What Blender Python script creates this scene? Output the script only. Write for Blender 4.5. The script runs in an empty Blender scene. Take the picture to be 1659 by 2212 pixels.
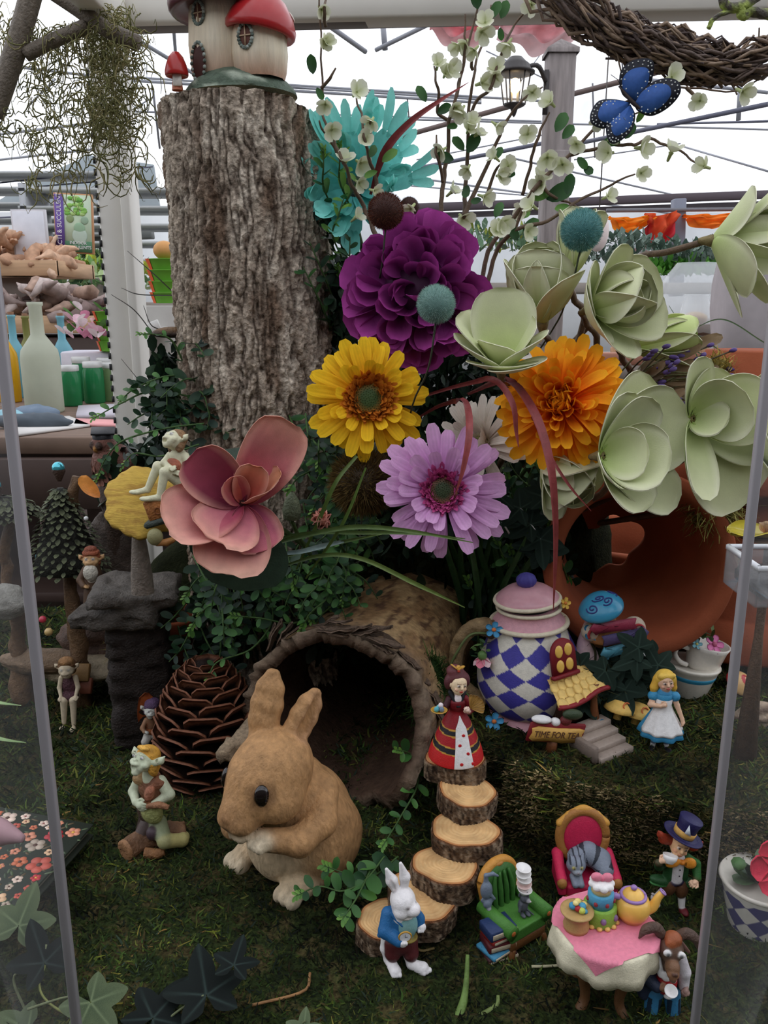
import bpy, bmesh, math, random
import numpy as np
from mathutils import Vector, Matrix, Euler
V = Vector
pi = math.pi
RN = random.Random(11)
RS = np.random.RandomState(5)
SC = bpy.context.scene
COL = SC.collection

# ------------------------------------------------------------------ camera
F_PX = 1782.0                      # focal length for a 1659 x 2212 frame
PITCH = math.radians(14.0)
CAM_H = 0.5
cp, sp = math.cos(PITCH), math.sin(PITCH)
cam_d = bpy.data.cameras.new('camera')
cam_d.sensor_fit = 'VERTICAL'; cam_d.sensor_height = 36.0
cam_d.lens = F_PX * 36.0 / 2212.0
cam_d.clip_start = 0.02; cam_d.clip_end = 200
cam = bpy.data.objects.new('camera', cam_d); COL.objects.link(cam)
cam.location = (0, 0, CAM_H); cam.rotation_euler = (pi/2 - PITCH, 0, 0)
SC.camera = cam

# ------------------------------------------------------------------ daylight, exposure
W = bpy.data.worlds.new('overcast_sky'); SC.world = W; W.use_nodes = True
wn = W.node_tree.nodes; wl = W.node_tree.links
wbg = wn['Background']
wtc = wn.new('ShaderNodeTexCoord'); wsep = wn.new('ShaderNodeSeparateXYZ')
wl.new(wtc.outputs['Generated'], wsep.inputs[0])
wr = wn.new('ShaderNodeValToRGB'); wl.new(wsep.outputs['Z'], wr.inputs[0])
wr.color_ramp.elements[0].position = 0.0; wr.color_ramp.elements[0].color = (0.25, 0.25, 0.25, 1)
wr.color_ramp.elements[1].position = 0.06; wr.color_ramp.elements[1].color = (0.93, 0.95, 1.0, 1)
wl.new(wr.outputs[0], wbg.inputs['Color'])
wbg.inputs['Strength'].default_value = 1.25
SC.view_settings.view_transform = 'Standard'
SC.view_settings.look = 'None'
SC.view_settings.gamma = 1.0
SC.view_settings.use_curve_mapping = False
SC.view_settings.exposure = 0.42

# ------------------------------------------------------------------ projection helpers
def ray(u, v):
    a = (u - 829.5)/F_PX; b = -(v - 1106)/F_PX
    return V((a, cp + b*sp, -sp + b*cp))
def P(u, v, Y):
    d = ray(u, v); return V((0, 0, CAM_H)) + d*(Y/d.y)
def G(u, v, z=0.0):
    d = ray(u, v); return V((0, 0, CAM_H)) + d*((z - CAM_H)/d.z)
def mpp(p):                        # metres per photograph pixel at a point
    return (p.y*cp + (CAM_H - p.z)*sp)/F_PX
def to_px(p):
    x, y, z = p[0], p[1], p[2]-CAM_H
    d = y*cp - z*sp; b = y*sp + z*cp
    return 829.5 + x/d*F_PX, 1106 - b/d*F_PX

# ------------------------------------------------------------------ colour
def lin(c):
    return tuple(((x/255.0)/12.92 if x/255.0 <= 0.04045 else ((x/255.0+0.055)/1.055)**2.4) for x in c[:3])
def C(r, g=None, b=None):
    if isinstance(r, str):
        r = r.lstrip('#'); r, g, b = int(r[0:2], 16), int(r[2:4], 16), int(r[4:6], 16)
    return np.array(lin((r, g, b)))
def mix(a, b, t):
    t = np.asarray(t)[..., None]; return np.asarray(a)*(1-t) + np.asarray(b)*t

# ------------------------------------------------------------------ numpy noise
def _hash(i, j, k, s):
    n = (i*374761393 + j*668265263 + k*2147483647 + s*1274126177) & 0xffffffff
    n = ((n ^ (n >> 13))*1274126177) & 0xffffffff
    return ((n ^ (n >> 16)) & 0xffff)/65535.0
def vnoise(p, s=0):
    p = np.asarray(p, float); f = np.floor(p).astype(np.int64); t = p - f; t = t*t*(3-2*t)
    i, j, k = f[..., 0], f[..., 1], f[..., 2]; x, y, z = t[..., 0], t[..., 1], t[..., 2]
    r = 0
    for a in (0, 1):
        for b in (0, 1):
            for c in (0, 1):
                r = r + _hash(i+a, j+b, k+c, s)*(x if a else 1-x)*(y if b else 1-y)*(z if c else 1-z)
    return r
def fbm(p, o=4, s=0):
    p = np.asarray(p, float); r = 0; a = 0.5; q = 0
    for n in range(o):
        r = r + a*vnoise(p*(2**n) + 13.7*n, s+n); q += a; a *= .5
    return r/q
def sstep(a, b, x):
    t = np.clip((np.asarray(x, float)-a)/(b-a), 0, 1); return t*t*(3-2*t)

# ------------------------------------------------------------------ mesh building
class MB:
    def __init__(s): s.v = []; s.f = []; s.c = []; s.n = 0; s.mi = []
    def add(s, geo, col=None, M=None, mi=0):
        v = np.asarray(geo[0], float).reshape(-1, 3); fs = geo[1]
        if col is None: col = geo[2] if len(geo) > 2 else (1, 1, 1)
        if M is not None:
            m = np.array(M); v = v @ m[:3, :3].T + m[:3, 3]
        col = np.asarray(col, float)
        if col.ndim == 1: col = np.broadcast_to(col[:3], (len(v), 3))
        for f in fs:
            f = np.asarray(f, np.int64)
            if len(f): s.f.append(f + s.n); s.mi.append(mi)
        s.v.append(v); s.c.append(col.reshape(-1, 3)); s.n += len(v)
        return s
    def mesh(s, name, mats, smooth=True):
        v = np.concatenate(s.v); c = np.concatenate(s.c)
        me = bpy.data.meshes.new(name)
        me.vertices.add(len(v)); me.vertices.foreach_set('co', v.astype(np.float32).ravel())
        ls = np.concatenate([f.ravel() for f in s.f]); me.loops.add(len(ls)); me.loops.foreach_set('vertex_index', ls.astype(np.int32))
        tot = np.concatenate([np.full(len(f), f.shape[1]) for f in s.f])
        st = np.concatenate([[0], np.cumsum(tot)[:-1]])
        me.polygons.add(len(tot)); me.polygons.foreach_set('loop_start', st.astype(np.int32))
        me.polygons.foreach_set('use_smooth', np.full(len(tot), smooth))
        if not isinstance(mats, (list, tuple)): mats = [mats]
        for m in mats: me.materials.append(m)
        if len(mats) > 1:
            me.polygons.foreach_set('material_index', np.concatenate([np.full(len(f), i) for f, i in zip(s.f, s.mi)]).astype(np.int32))
        a = me.color_attributes.new('Col', 'FLOAT_COLOR', 'POINT')
        a.data.foreach_set('color', np.concatenate([c, np.ones((len(c), 1))], 1).astype(np.float32).ravel())
        me.update(calc_edges=True)
        return me
    def obj(s, name, mats, parent=None, M=None, smooth=True):
        return ob(name, s.mesh(name, mats, smooth), parent, M)
def ob(name, me, parent=None, M=None):
    o = bpy.data.objects.new(name, me); COL.objects.link(o)
    if parent is not None: o.parent = parent
    if M is not None: o.matrix_basis = M
    return o
def T(name, label, cat, M=None, group=None):       # a thing: Empty at its base
    o = bpy.data.objects.new(name, None); COL.objects.link(o); o.empty_display_size = .02
    if M is not None:
        o.matrix_basis = M if isinstance(M, Matrix) else Matrix.Translation(M)
    return tag(o, label, cat, group)
def tag(o, label, cat, group=None, kind=None):
    o['label'] = label; o['category'] = cat
    if group: o['group'] = group
    if kind: o['kind'] = kind
    return o
def struct(o): o['kind'] = 'structure'; return o
def Tr(*a): return Matrix.Translation(V(a) if len(a) == 3 else a[0])
def Rx(a): return Matrix.Rotation(a, 4, 'X')
def Ry(a): return Matrix.Rotation(a, 4, 'Y')
def Rz(a): return Matrix.Rotation(a, 4, 'Z')
def Sc(x, y=None, z=None):
    return Matrix.Diagonal((x, x if y is None else y, x if z is None else z, 1))
def frame(o, zdir, up=(0, 0, 1), roll=0):           # Z axis along zdir, X as horizontal as can be
    z = V(zdir).normalized(); u = V(up)
    if abs(z.dot(u.normalized())) > .98: u = V((0, 1, 0))
    x = u.cross(z).normalized(); y = z.cross(x)
    m = Matrix((x, y, z)).transposed().to_4x4(); m.translation = V(o)
    return m @ Rz(roll)

def gridf(n, m, cu=False, cv=False):                # faces of an n x m vertex grid
    i = np.arange(n if cu else n-1)[:, None]; j = np.arange(m if cv else m-1)[None, :]
    i2 = (i+1) % n; j2 = (j+1) % m
    return np.stack([i*m+j, i2*m+j, i2*m+j2, i*m+j2], -1).reshape(-1, 4)
def lathe(prof, n=24, a0=0, a1=2*pi, wob=None):
    pr = np.asarray(prof, float); full = abs(a1-a0-2*pi) < 1e-6
    th = np.linspace(a0, a1, n, endpoint=not full)
    r = pr[:, 0][:, None]*np.ones(n); z = pr[:, 1][:, None]*np.ones(n)
    if wob is not None: r, z = wob(r, z, th[None, :]*np.ones_like(r))
    v = np.stack([r*np.cos(th), r*np.sin(th), z], -1)
    return v.reshape(-1, 3), [gridf(len(pr), n, False, full)[:, ::-1]]
def spline(pts, n):
    p = np.array([list(q) for q in pts], float)
    if len(p) == 2: return p[0] + (p[1]-p[0])*np.linspace(0, 1, n)[:, None]
    e = np.vstack([2*p[0]-p[1], p, 2*p[-1]-p[-2]]); out = []
    for t in np.linspace(0, len(p)-1-1e-9, n):
        i = int(t); f = t-i; a, b, c, d = e[i:i+4]
        out.append(.5*((2*b)+(-a+c)*f+(2*a-5*b+4*c-d)*f*f+(-a+3*b-3*c+d)*f**3))
    return np.array(out)
def frames(p):
    t = np.gradient(p, axis=0); t /= np.linalg.norm(t, axis=1)[:, None]+1e-12
    n = np.cross(t[0], (0, 0, 1.0));
    if np.linalg.norm(n) < .1: n = np.cross(t[0], (1.0, 0, 0))
    n /= np.linalg.norm(n); N = []
    for k in range(len(p)):
        n = n - t[k]*n.dot(t[k]); n /= np.linalg.norm(n)+1e-12; N.append(n)
    N = np.array(N); return t, N, np.cross(t, N)
def tube(pts, r, n=8, cap=True, res=None):
    p = spline(pts, res) if res else np.array([list(q) for q in pts], float)
    r = np.interp(np.linspace(0, 1, len(p)), np.linspace(0, 1, len(np.atleast_1d(r))), np.atleast_1d(r))
    t, N, B = frames(p); a = np.linspace(0, 2*pi, n, endpoint=False)
    v = p[:, None] + r[:, None, None]*(N[:, None]*np.cos(a)[None, :, None] + B[:, None]*np.sin(a)[None, :, None])
    v = v.reshape(-1, 3); fs = [gridf(len(p), n, False, True)]
    if cap:
        k = len(v); v = np.vstack([v, p[0], p[-1]]); i = np.arange(n); j = (i+1) % n
        fs.append(np.stack([i, j, np.full(n, k)], 1)); b = (len(p)-1)*n
        fs.append(np.stack([b+j, b+i, np.full(n, k+1)], 1))
    return v, fs
def ribbon(pts, w, res=None, up=None, fold=0):
    p = spline(pts, res) if res else np.array([list(q) for q in pts], float)
    t, N, B = frames(p)
    if up is not None:
        N = np.cross(t, np.array(up, float)); N /= np.linalg.norm(N, axis=1)[:, None]+1e-9; B = np.cross(N, t)
    w = np.interp(np.linspace(0, 1, len(p)), np.linspace(0, 1, len(np.atleast_1d(w))), np.atleast_1d(w))[:, None]
    v = np.stack([p-N*w/2+B*w*fold, p, p+N*w/2+B*w*fold], 1).reshape(-1, 3)
    return v, [gridf(len(p), 3)]
def sphere(c=(0, 0, 0), r=1, n=16, m=10, rot=None):
    a = np.linspace(0, pi, m); pr = np.stack([np.sin(a)+1e-5, -np.cos(a)], 1)
    v, f = lathe(pr, n); v = v*np.asarray(r)
    if rot is not None: v = v @ np.array(rot.to_3x3()).T
    return v + np.asarray(c), f
def box(sx, sy, sz, c=(0, 0, 0), b=0.0, seg=1):
    bm = bmesh.new(); bmesh.ops.create_cube(bm, size=1)
    for v in bm.verts: v.co = V((v.co.x*sx, v.co.y*sy, v.co.z*sz))
    if b > 0: bmesh.ops.bevel(bm, geom=bm.edges[:], offset=b, segments=seg, profile=.5, affect='EDGES')
    bm.verts.ensure_lookup_table()
    v = np.array([list(q.co) for q in bm.verts]) + np.asarray(c, float)
    d = {}
    for f in bm.faces: d.setdefault(len(f.verts), []).append([q.index for q in f.verts])
    bm.free(); return v, [np.array(x) for x in d.values()]
def prism(poly, h, c=(0, 0, 0)):                     # polygon in XY extruded in Z, centred fan caps
    p = np.asarray(poly, float); n = len(p)
    v = np.vstack([np.c_[p, np.zeros(n)], np.c_[p, np.full(n, h)]]) + np.asarray(c, float)
    ce = p.mean(0); v = np.vstack([v, [ce[0]+c[0], ce[1]+c[1], c[2]], [ce[0]+c[0], ce[1]+c[1], c[2]+h]])
    i = np.arange(n); j = (i+1) % n
    return v, [np.stack([i, j, n+j, n+i], 1), np.stack([j, i, np.full(n, 2*n)], 1), np.stack([n+i, n+j, np.full(n, 2*n+1)], 1)]
def disc(r, n=24, z=0): 
    a = np.linspace(0, 2*pi, n, endpoint=False)
    return np.vstack([np.c_[r*np.cos(a), r*np.sin(a), np.full(n, z)], [[0, 0, z]]]), [np.stack([np.arange(n), (np.arange(n)+1) % n, np.full(n, n)], 1)]

# petals and leaves: length along +X, face +Z
def petal(L, Wd, lift=0., curl=0., cup=.15, a=.6, b=.35, n=11, m=7, rip=0., groove=0., th=0., c0=(1, 1, 1), c1=None, cp_=1., vein=0., edge=None, twist=0, seed=0, tipz=0.):
    s = np.linspace(0, 1, n); t = np.linspace(-1, 1, m)
    s0 = a/(a+b); pk = s0**a*(1-s0)**b; w = (np.clip(s, .006, .997)**a)*(np.clip(1-s, .003, 1)**b)/pk*Wd/2
    an = lift + curl*s; dx = L/(n-1)
    x = np.concatenate([[0], np.cumsum(np.cos((an[1:]+an[:-1])/2)*dx)]); z = np.concatenate([[0], np.cumsum(np.sin((an[1:]+an[:-1])/2)*dx)])
    S, Tt = np.meshgrid(s, t, indexing='ij'); ww = w[:, None]*Tt
    h = cup*Wd*(Tt**2)*np.sin(pi*np.clip(S*.9+.1, 0, 1))**.7 + rip*Wd*np.sin(S*9+Tt*4+seed)*np.abs(Tt)*S + groove*Wd*np.cos(Tt*3*pi)*(1-S**3)*np.sin(pi*S)**.5
    h = h + tipz*L*np.maximum(S-.8, 0)**2*12
    ang = twist*S; yy = ww*np.cos(ang) - h*np.sin(ang); hh = ww*np.sin(ang) + h*np.cos(ang)
    X = x[:, None] - hh*np.sin(an)[:, None]; Z = z[:, None] + hh*np.cos(an)[:, None]
    v = np.stack([X, yy, Z], -1).reshape(-1, 3)
    c = mix(c0, c0 if c1 is None else c1, np.clip(S, 0, 1)**cp_)
    if vein: c = c*(1 + vein*np.cos(Tt*4*pi)[..., None])
    if edge is not None: c = mix(c, edge, np.clip((np.abs(Tt)-.7)/.3, 0, 1)*np.clip(S*2, 0, 1)*.8)
    c = np.clip(c, 0, 1).reshape(-1, 3); f = gridf(n, m)
    if th > 0:
        q = v.reshape(n, m, 3); nr = np.cross(np.gradient(q, axis=0), np.gradient(q, axis=1)); nr /= np.linalg.norm(nr, axis=2)[..., None]+1e-12
        v2 = (q - nr*th).reshape(-1, 3); k = n*m
        rim = np.concatenate([np.arange(m), np.arange(1, n)*m+m-1, (n-1)*m+np.arange(m-2, -1, -1), np.arange(n-2, 0, -1)*m])
        r2 = np.roll(rim, -1)
        return np.vstack([v, v2]), [f, f[:, ::-1]+k, np.stack([rim, rim+k, r2+k, r2], 1)], np.vstack([c, c])
    return v, [f], c

# ------------------------------------------------------------------ smooth-blended sculpting (one continuous surface)
def E(c, r, col, rot=None, k=None):
    r = np.asarray(r, float)*np.ones(3); return dict(t='e', c=np.array(c, float), r=r, col=col, rot=None if rot is None else np.array(Euler(rot).to_matrix()), k=k, bb=np.full(3, r.max()))
def K(a, b, ra, rb, col, k=None):
    a = np.array(a, float); b = np.array(b, float)
    return dict(t='c', a=a, b=b, ra=ra, rb=rb, col=col, k=k, c=(a+b)/2, bb=np.abs(a-b)/2+max(ra, rb))
def B(c, h, col, rot=None, rd=.05, k=None):
    h = np.asarray(h, float); return dict(t='b', c=np.array(c, float), h=h, rd=rd, col=col, rot=None if rot is None else np.array(Euler(rot).to_matrix()), k=k, bb=np.full(3, np.linalg.norm(h)))
def chain(pts, rr, col, k=None): return [K(pts[i], pts[i+1], rr[i], rr[i+1], col, k) for i in range(len(pts)-1)]
def sdf(q, p):
    if q['t'] == 'c':
        ab = q['b']-q['a']; t = np.clip((p-q['a'])@ab/(ab@ab+1e-12), 0, 1)
        return np.linalg.norm(p-q['a']-t[..., None]*ab, axis=-1)-(q['ra']+(q['rb']-q['ra'])*t)
    d = p-q['c']
    if q['rot'] is not None: d = d@q['rot']
    if q['t'] == 'e':
        k0 = np.linalg.norm(d/q['r'], axis=-1); k1 = np.linalg.norm(d/q['r']**2, axis=-1)
        return k0*(k0-1)/(k1+1e-9)
    g = np.abs(d)-q['h']+q['rd']
    return np.linalg.norm(np.maximum(g, 0), axis=-1)+np.minimum(g.max(-1), 0)-q['rd']
def blob(pr, h, k=.1, cs=None, cut=(), paint=None):
    lo = np.min([q['c']-q['bb'] for q in pr], 0)-3*h; hi = np.max([q['c']+q['bb'] for q in pr], 0)+3*h
    n = np.ceil((hi-lo)/h).astype(int)+1; phi = np.full(n, 1e3)
    def sub(q, m):
        a = np.clip(np.floor((q['c']-q['bb']-m-lo)/h).astype(int), 0, n); b = np.clip(np.ceil((q['c']+q['bb']+m-lo)/h).astype(int)+1, 0, n)
        g = np.stack(np.meshgrid(*[lo[i]+h*np.arange(a[i], b[i]) for i in range(3)], indexing='ij'), -1)
        return tuple(slice(a[i], b[i]) for i in range(3)), g
    for q in pr:
        kk = k if q['k'] is None else q['k']; sl, g = sub(q, kk+2.5*h); d = sdf(q, g); o = phi[sl]
        if kk > 0:
            m = np.maximum(kk-np.abs(d-o), 0)/kk; phi[sl] = np.minimum(d, o)-m*m*kk*.25
        else: phi[sl] = np.minimum(d, o)
    for q in cut:
        sl, g = sub(q, 2*h); d = sdf(q, g); kk = k if q['k'] is None else q['k']; o = phi[sl]; m = np.maximum(kk-np.abs(-d-o), 0)/max(kk, 1e-9)
        phi[sl] = np.maximum(-d, o)+m*m*kk*.25
    phi = np.clip(phi, -3*h, 3*h); ins = phi < 0
    c8 = [phi[i:n[0]-1+i, j:n[1]-1+j, l:n[2]-1+l] for i in (0, 1) for j in (0, 1) for l in (0, 1)]
    cnt = sum((q < 0).astype(np.int8) for q in c8); act = (cnt > 0) & (cnt < 8)
    idx = np.full(act.shape, -1); I = np.argwhere(act); idx[act] = np.arange(len(I)); cv = np.stack([q[act] for q in c8], 1)
    off = np.array([(i, j, l) for i in (0, 1) for j in (0, 1) for l in (0, 1)], float); acc = np.zeros((len(I), 3)); nn = np.zeros(len(I))
    for a in range(8):
        for bit in (1, 2, 4):
            if a & bit: continue
            b = a | bit; m = (cv[:, a] < 0) != (cv[:, b] < 0); t = cv[m, a]/(cv[m, a]-cv[m, b])
            acc[m] += off[a]+t[:, None]*(off[b]-off[a]); nn[m] += 1
    v = lo+h*(I+acc/nn[:, None]); fs = []
    for ax in range(3):
        A = np.moveaxis(ins, ax, 0); D = np.moveaxis(idx, ax, 0); a = A[:-1, 1:-1, 1:-1]; b = A[1:, 1:-1, 1:-1]
        df = a != b; q = np.stack([D[:, :-1, :-1], D[:, 1:, :-1], D[:, 1:, 1:], D[:, :-1, 1:]], -1)[df]
        fl = a[df] if ax != 1 else ~a[df]; q[~fl] = q[~fl][:, ::-1]; fs.append(q)
    f = np.concatenate(fs); f = f[(f >= 0).all(1)]
    cs = cs or h*.5; ds = np.stack([sdf(q, v) for q in list(pr)+list(cut)], 1)
    ds[:, len(pr):] = np.abs(ds[:, len(pr):])
    w = np.exp(-np.clip((ds-ds.min(1, keepdims=True))/cs, 0, 40)); w /= w.sum(1, keepdims=True)
    col = np.zeros((len(v), 3))
    for i, q in enumerate(list(pr)+list(cut)): col += w[:, i:i+1]*np.asarray(q['col'])
    if paint is not None: col = paint(v, col)
    return v, [f], col
def hand(c, d, up, s, col, curl=.5, k=.02):          # palm, four unequal bent fingers, thumb at the side
    c = np.array(c, float); d = np.array(V(d).normalized()); up = np.array(V(up).normalized()); sd = np.cross(d, up)
    up = np.cross(sd, d); o = [K(c, c+d*s*.45, s*.22, s*.27, col, k=s*.1)]
    for i, (a, l) in enumerate(((-.27, .42), (-.09, .52), (.09, .48), (.27, .36))):
        b = c+d*s*.5+sd*a*s; e = b+d*s*l*.5-up*s*.08*curl; g = e+(d*math.cos(curl*1.5)-up*math.sin(curl*1.5))*s*l*.55
        o += [K(b, e, s*.105, s*.095, col, k=s*.03), K(e, g, s*.095, s*.075, col, k=s*.03)]
    b = c+d*s*.15-sd*s*.22; e = b-sd*s*.25+d*s*.2-up*s*.05
    return o+[K(b, e, s*.11, s*.1, col, k=s*.05), K(e, e+d*s*.24-up*s*.05, s*.1, s*.08, col, k=s*.03)]

# ------------------------------------------------------------------ materials
MT = {}
def mat(name, base=None, rough=.6, ns=0., na=0., bump=0., bs=60., met=0., trl=0., spec=.4, coat=0., stretch=None, trn=0., ior=1.45, alpha=1., emit=None, es=1.):
    if name in MT: return MT[name]
    m = bpy.data.materials.new(name); m.use_nodes = True; nt = m.node_tree; N = nt.nodes; L = nt.links
    bs_ = N['Principled BSDF']; out = N['Material Output']; bs_.inputs['Roughness'].default_value = rough; bs_.inputs['Metallic'].default_value = met
    bs_.inputs['Specular IOR Level'].default_value = spec; bs_.inputs['Coat Weight'].default_value = coat; bs_.inputs['Coat Roughness'].default_value = .15
    bs_.inputs['Transmission Weight'].default_value = trn; bs_.inputs['IOR'].default_value = ior; bs_.inputs['Alpha'].default_value = alpha
    if base is None:
        a = N.new('ShaderNodeAttribute'); a.attribute_name = 'Col'; src = a.outputs['Color']
    else:
        a = N.new('ShaderNodeRGB'); a.outputs[0].default_value = (*base, 1); src = a.outputs[0]
    tc = N.new('ShaderNodeTexCoord'); co = tc.outputs['Object']
    if stretch:
        mp = N.new('ShaderNodeMapping'); mp.inputs['Scale'].default_value = stretch; L.new(co, mp.inputs[0]); co = mp.outputs[0]
    if na > 0:
        n = N.new('ShaderNodeTexNoise'); n.inputs['Scale'].default_value = ns; n.inputs['Detail'].default_value = 5; L.new(co, n.inputs['Vector'])
        r = N.new('ShaderNodeMapRange'); r.inputs['From Min'].default_value = .25; r.inputs['From Max'].default_value = .75; r.inputs['To Min'].default_value = 1-na; r.inputs['To Max'].default_value = 1+na
        L.new(n.outputs['Fac'], r.inputs[0]); mx = N.new('ShaderNodeMix'); mx.data_type = 'RGBA'; mx.blend_type = 'MULTIPLY'; mx.inputs['Factor'].default_value = 1
        L.new(src, mx.inputs['A']); L.new(r.outputs[0], mx.inputs['B']); src = mx.outputs['Result']
    L.new(src, bs_.inputs['Base Color'])
    if bump > 0:
        n2 = N.new('ShaderNodeTexNoise'); n2.inputs['Scale'].default_value = bs; n2.inputs['Detail'].default_value = 6; L.new(co, n2.inputs['Vector'])
        bp = N.new('ShaderNodeBump'); bp.inputs['Strength'].default_value = min(1, bump); bp.inputs['Distance'].default_value = .002*max(1, bump); L.new(n2.outputs['Fac'], bp.inputs['Height']); L.new(bp.outputs[0], bs_.inputs['Normal'])
    if trl > 0:
        tl = N.new('ShaderNodeBsdfTranslucent'); L.new(src, tl.inputs['Color']); ms = N.new('ShaderNodeMixShader'); ms.inputs[0].default_value = trl
        L.new(bs_.outputs[0], ms.inputs[1]); L.new(tl.outputs[0], ms.inputs[2]); L.new(ms.outputs[0], out.inputs['Surface'])
    if emit is not None:
        bs_.inputs['Emission Color'].default_value = (*emit, 1); bs_.inputs['Emission Strength'].default_value = es
    MT[name] = m; return m
resin = mat('painted_resin', rough=.5, ns=300, na=.10, bump=.25, bs=900)
resin_rough = mat('painted_resin_weathered', rough=.6, ns=160, na=.3, bump=1., bs=420)
resin_gloss = mat('painted_resin_gloss', rough=.28, ns=220, na=.06, coat=.3)
cloth_petal = mat('fabric_petal', rough=.75, ns=90, na=.12, bump=.25, bs=1400, trl=.22, spec=.2)
foam_petal = mat('foam_petal', rough=.55, ns=45, na=.08, bump=.12, bs=900, trl=.12, spec=.3)
leaf_m = mat('plastic_leaf', rough=.42, ns=120, na=.25, bump=.2, bs=600, trl=.12)
ivy_m = mat('ivy_leaf_skin', rough=.65, ns=90, na=.3, bump=.3, bs=500, spec=.15)
stem_m = mat('stem', rough=.6, ns=150, na=.3, bump=.5, bs=500)
plain = mat('plain_paint', rough=.6, ns=40, na=.06)
wood_m = mat('raw_wood', rough=.7, ns=60, na=.25, bump=.6, bs=200)
def text_mesh(s, size, mat_, name, depth=.0006):
    cu = bpy.data.curves.new(name, 'FONT'); cu.body = s; cu.size = size; cu.extrude = depth; cu.align_x = 'CENTER'; cu.align_y = 'CENTER'; cu.resolution_u = 3
    o = bpy.data.objects.new(name, cu); COL.objects.link(o)
    dg = bpy.context.evaluated_depsgraph_get(); me = bpy.data.meshes.new_from_object(o.evaluated_get(dg)); bpy.data.objects.remove(o)
    me.materials.clear(); me.materials.append(mat_); return me
# ================================================================== SETTING
def edge_y(x): return np.interp(x, [.05, .09, .13, .18, .27, .36, .7], [.86, .735, .69, .662, .627, .61, .60])
def gz(x, y):
    x = np.asarray(x, float); y = np.asarray(y, float)
    e = edge_y(x) + .012*(vnoise(np.stack([x*30, y*0+3.3, x*0], -1), 4)-.5)
    h = .075*sstep(-.012, .016, y-e)*sstep(.05, .10, x) + .05*sstep(.74, 1.1, y)*sstep(.05, .2, x)
    q = np.stack([x, y, x*0], -1)
    return h + .010*(fbm(q*22, 3, 2)-.5) + .008*(fbm(q*90, 3, 8)-.5)
_gx = np.linspace(-1.3, 1.3, 521); _gy = np.linspace(.1, 1.7, 321); _GH = gz(*np.meshgrid(_gx, _gy, indexing='ij'))
def gzq(x, y):
    i = np.clip((np.asarray(x)+1.3)/.005, 0, 519.99); j = np.clip((np.asarray(y)-.1)/.005, 0, 319.99); a = i.astype(int); b = j.astype(int); f = i-a; g = j-b
    return _GH[a, b]*(1-f)*(1-g)+_GH[a+1, b]*f*(1-g)+_GH[a, b+1]*(1-f)*g+_GH[a+1, b+1]*f*g
def gzf(x, y): return float(gzq(np.array([x]), np.array([y]))[0])
def GR(u, v):                                        # where the ray through a pixel meets the moss
    d = ray(u, v); t = .3
    for _ in range(900):
        p = V((0, 0, CAM_H)) + d*t
        if p.z <= gzf(p.x, p.y): break
        t += .002
    return p
def moss_mat():
    m = bpy.data.materials.new('moss_mat'); m.use_nodes = True; N = m.node_tree.nodes; L = m.node_tree.links; b = N['Principled BSDF']
    tc = N.new('ShaderNodeTexCoord'); n1 = N.new('ShaderNodeTexNoise'); n1.inputs['Scale'].default_value = 35; n1.inputs['Detail'].default_value = 8
    n2 = N.new('ShaderNodeTexNoise'); n2.inputs['Scale'].default_value = 320; n2.inputs['Detail'].default_value = 4
    for n in (n1, n2): L.new(tc.outputs['Object'], n.inputs['Vector'])
    r = N.new('ShaderNodeValToRGB'); e = r.color_ramp.elements; e[0].position = .3; e[0].color = (*C(24, 30, 16), 1); e[1].position = .72; e[1].color = (*C(58, 64, 34), 1)
    x = r.color_ramp.elements.new(.5); x.color = (*C(44, 54, 26), 1); x = r.color_ramp.elements.new(.6); x.color = (*C(66, 58, 36), 1)
    L.new(n1.outputs['Fac'], r.inputs[0]); mr = N.new('ShaderNodeMapRange'); mr.inputs['From Min'].default_value = .3; mr.inputs['From Max'].default_value = .7; mr.inputs['To Min'].default_value = .3; mr.inputs['To Max'].default_value = 1.7
    L.new(n2.outputs['Fac'], mr.inputs[0]); mx = N.new('ShaderNodeMix'); mx.data_type = 'RGBA'; mx.blend_type = 'MULTIPLY'; mx.inputs['Factor'].default_value = 1
    L.new(r.outputs[0], mx.inputs['A']); L.new(mr.outputs[0], mx.inputs['B']); L.new(mx.outputs['Result'], b.inputs['Base Color']); b.inputs['Roughness'].default_value = .95; b.inputs['Specular IOR Level'].default_value = .1
    bp = N.new('ShaderNodeBump'); bp.inputs['Distance'].default_value = .004; L.new(n2.outputs['Fac'], bp.inputs['Height']); L.new(bp.outputs[0], b.inputs['Normal'])
    return m
MOSS = moss_mat()
nx, ny = 260, 260
gx = np.linspace(-1.0, 1.0, nx); gy = np.linspace(.25, 1.33, ny); GX, GY = np.meshgrid(gx, gy, indexing='ij')
mb = MB(); mb.add((np.stack([GX, GY, gz(GX, GY)], -1).reshape(-1, 3), [gridf(nx, ny)]))
struct(mb.obj('moss_ground', MOSS))
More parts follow.
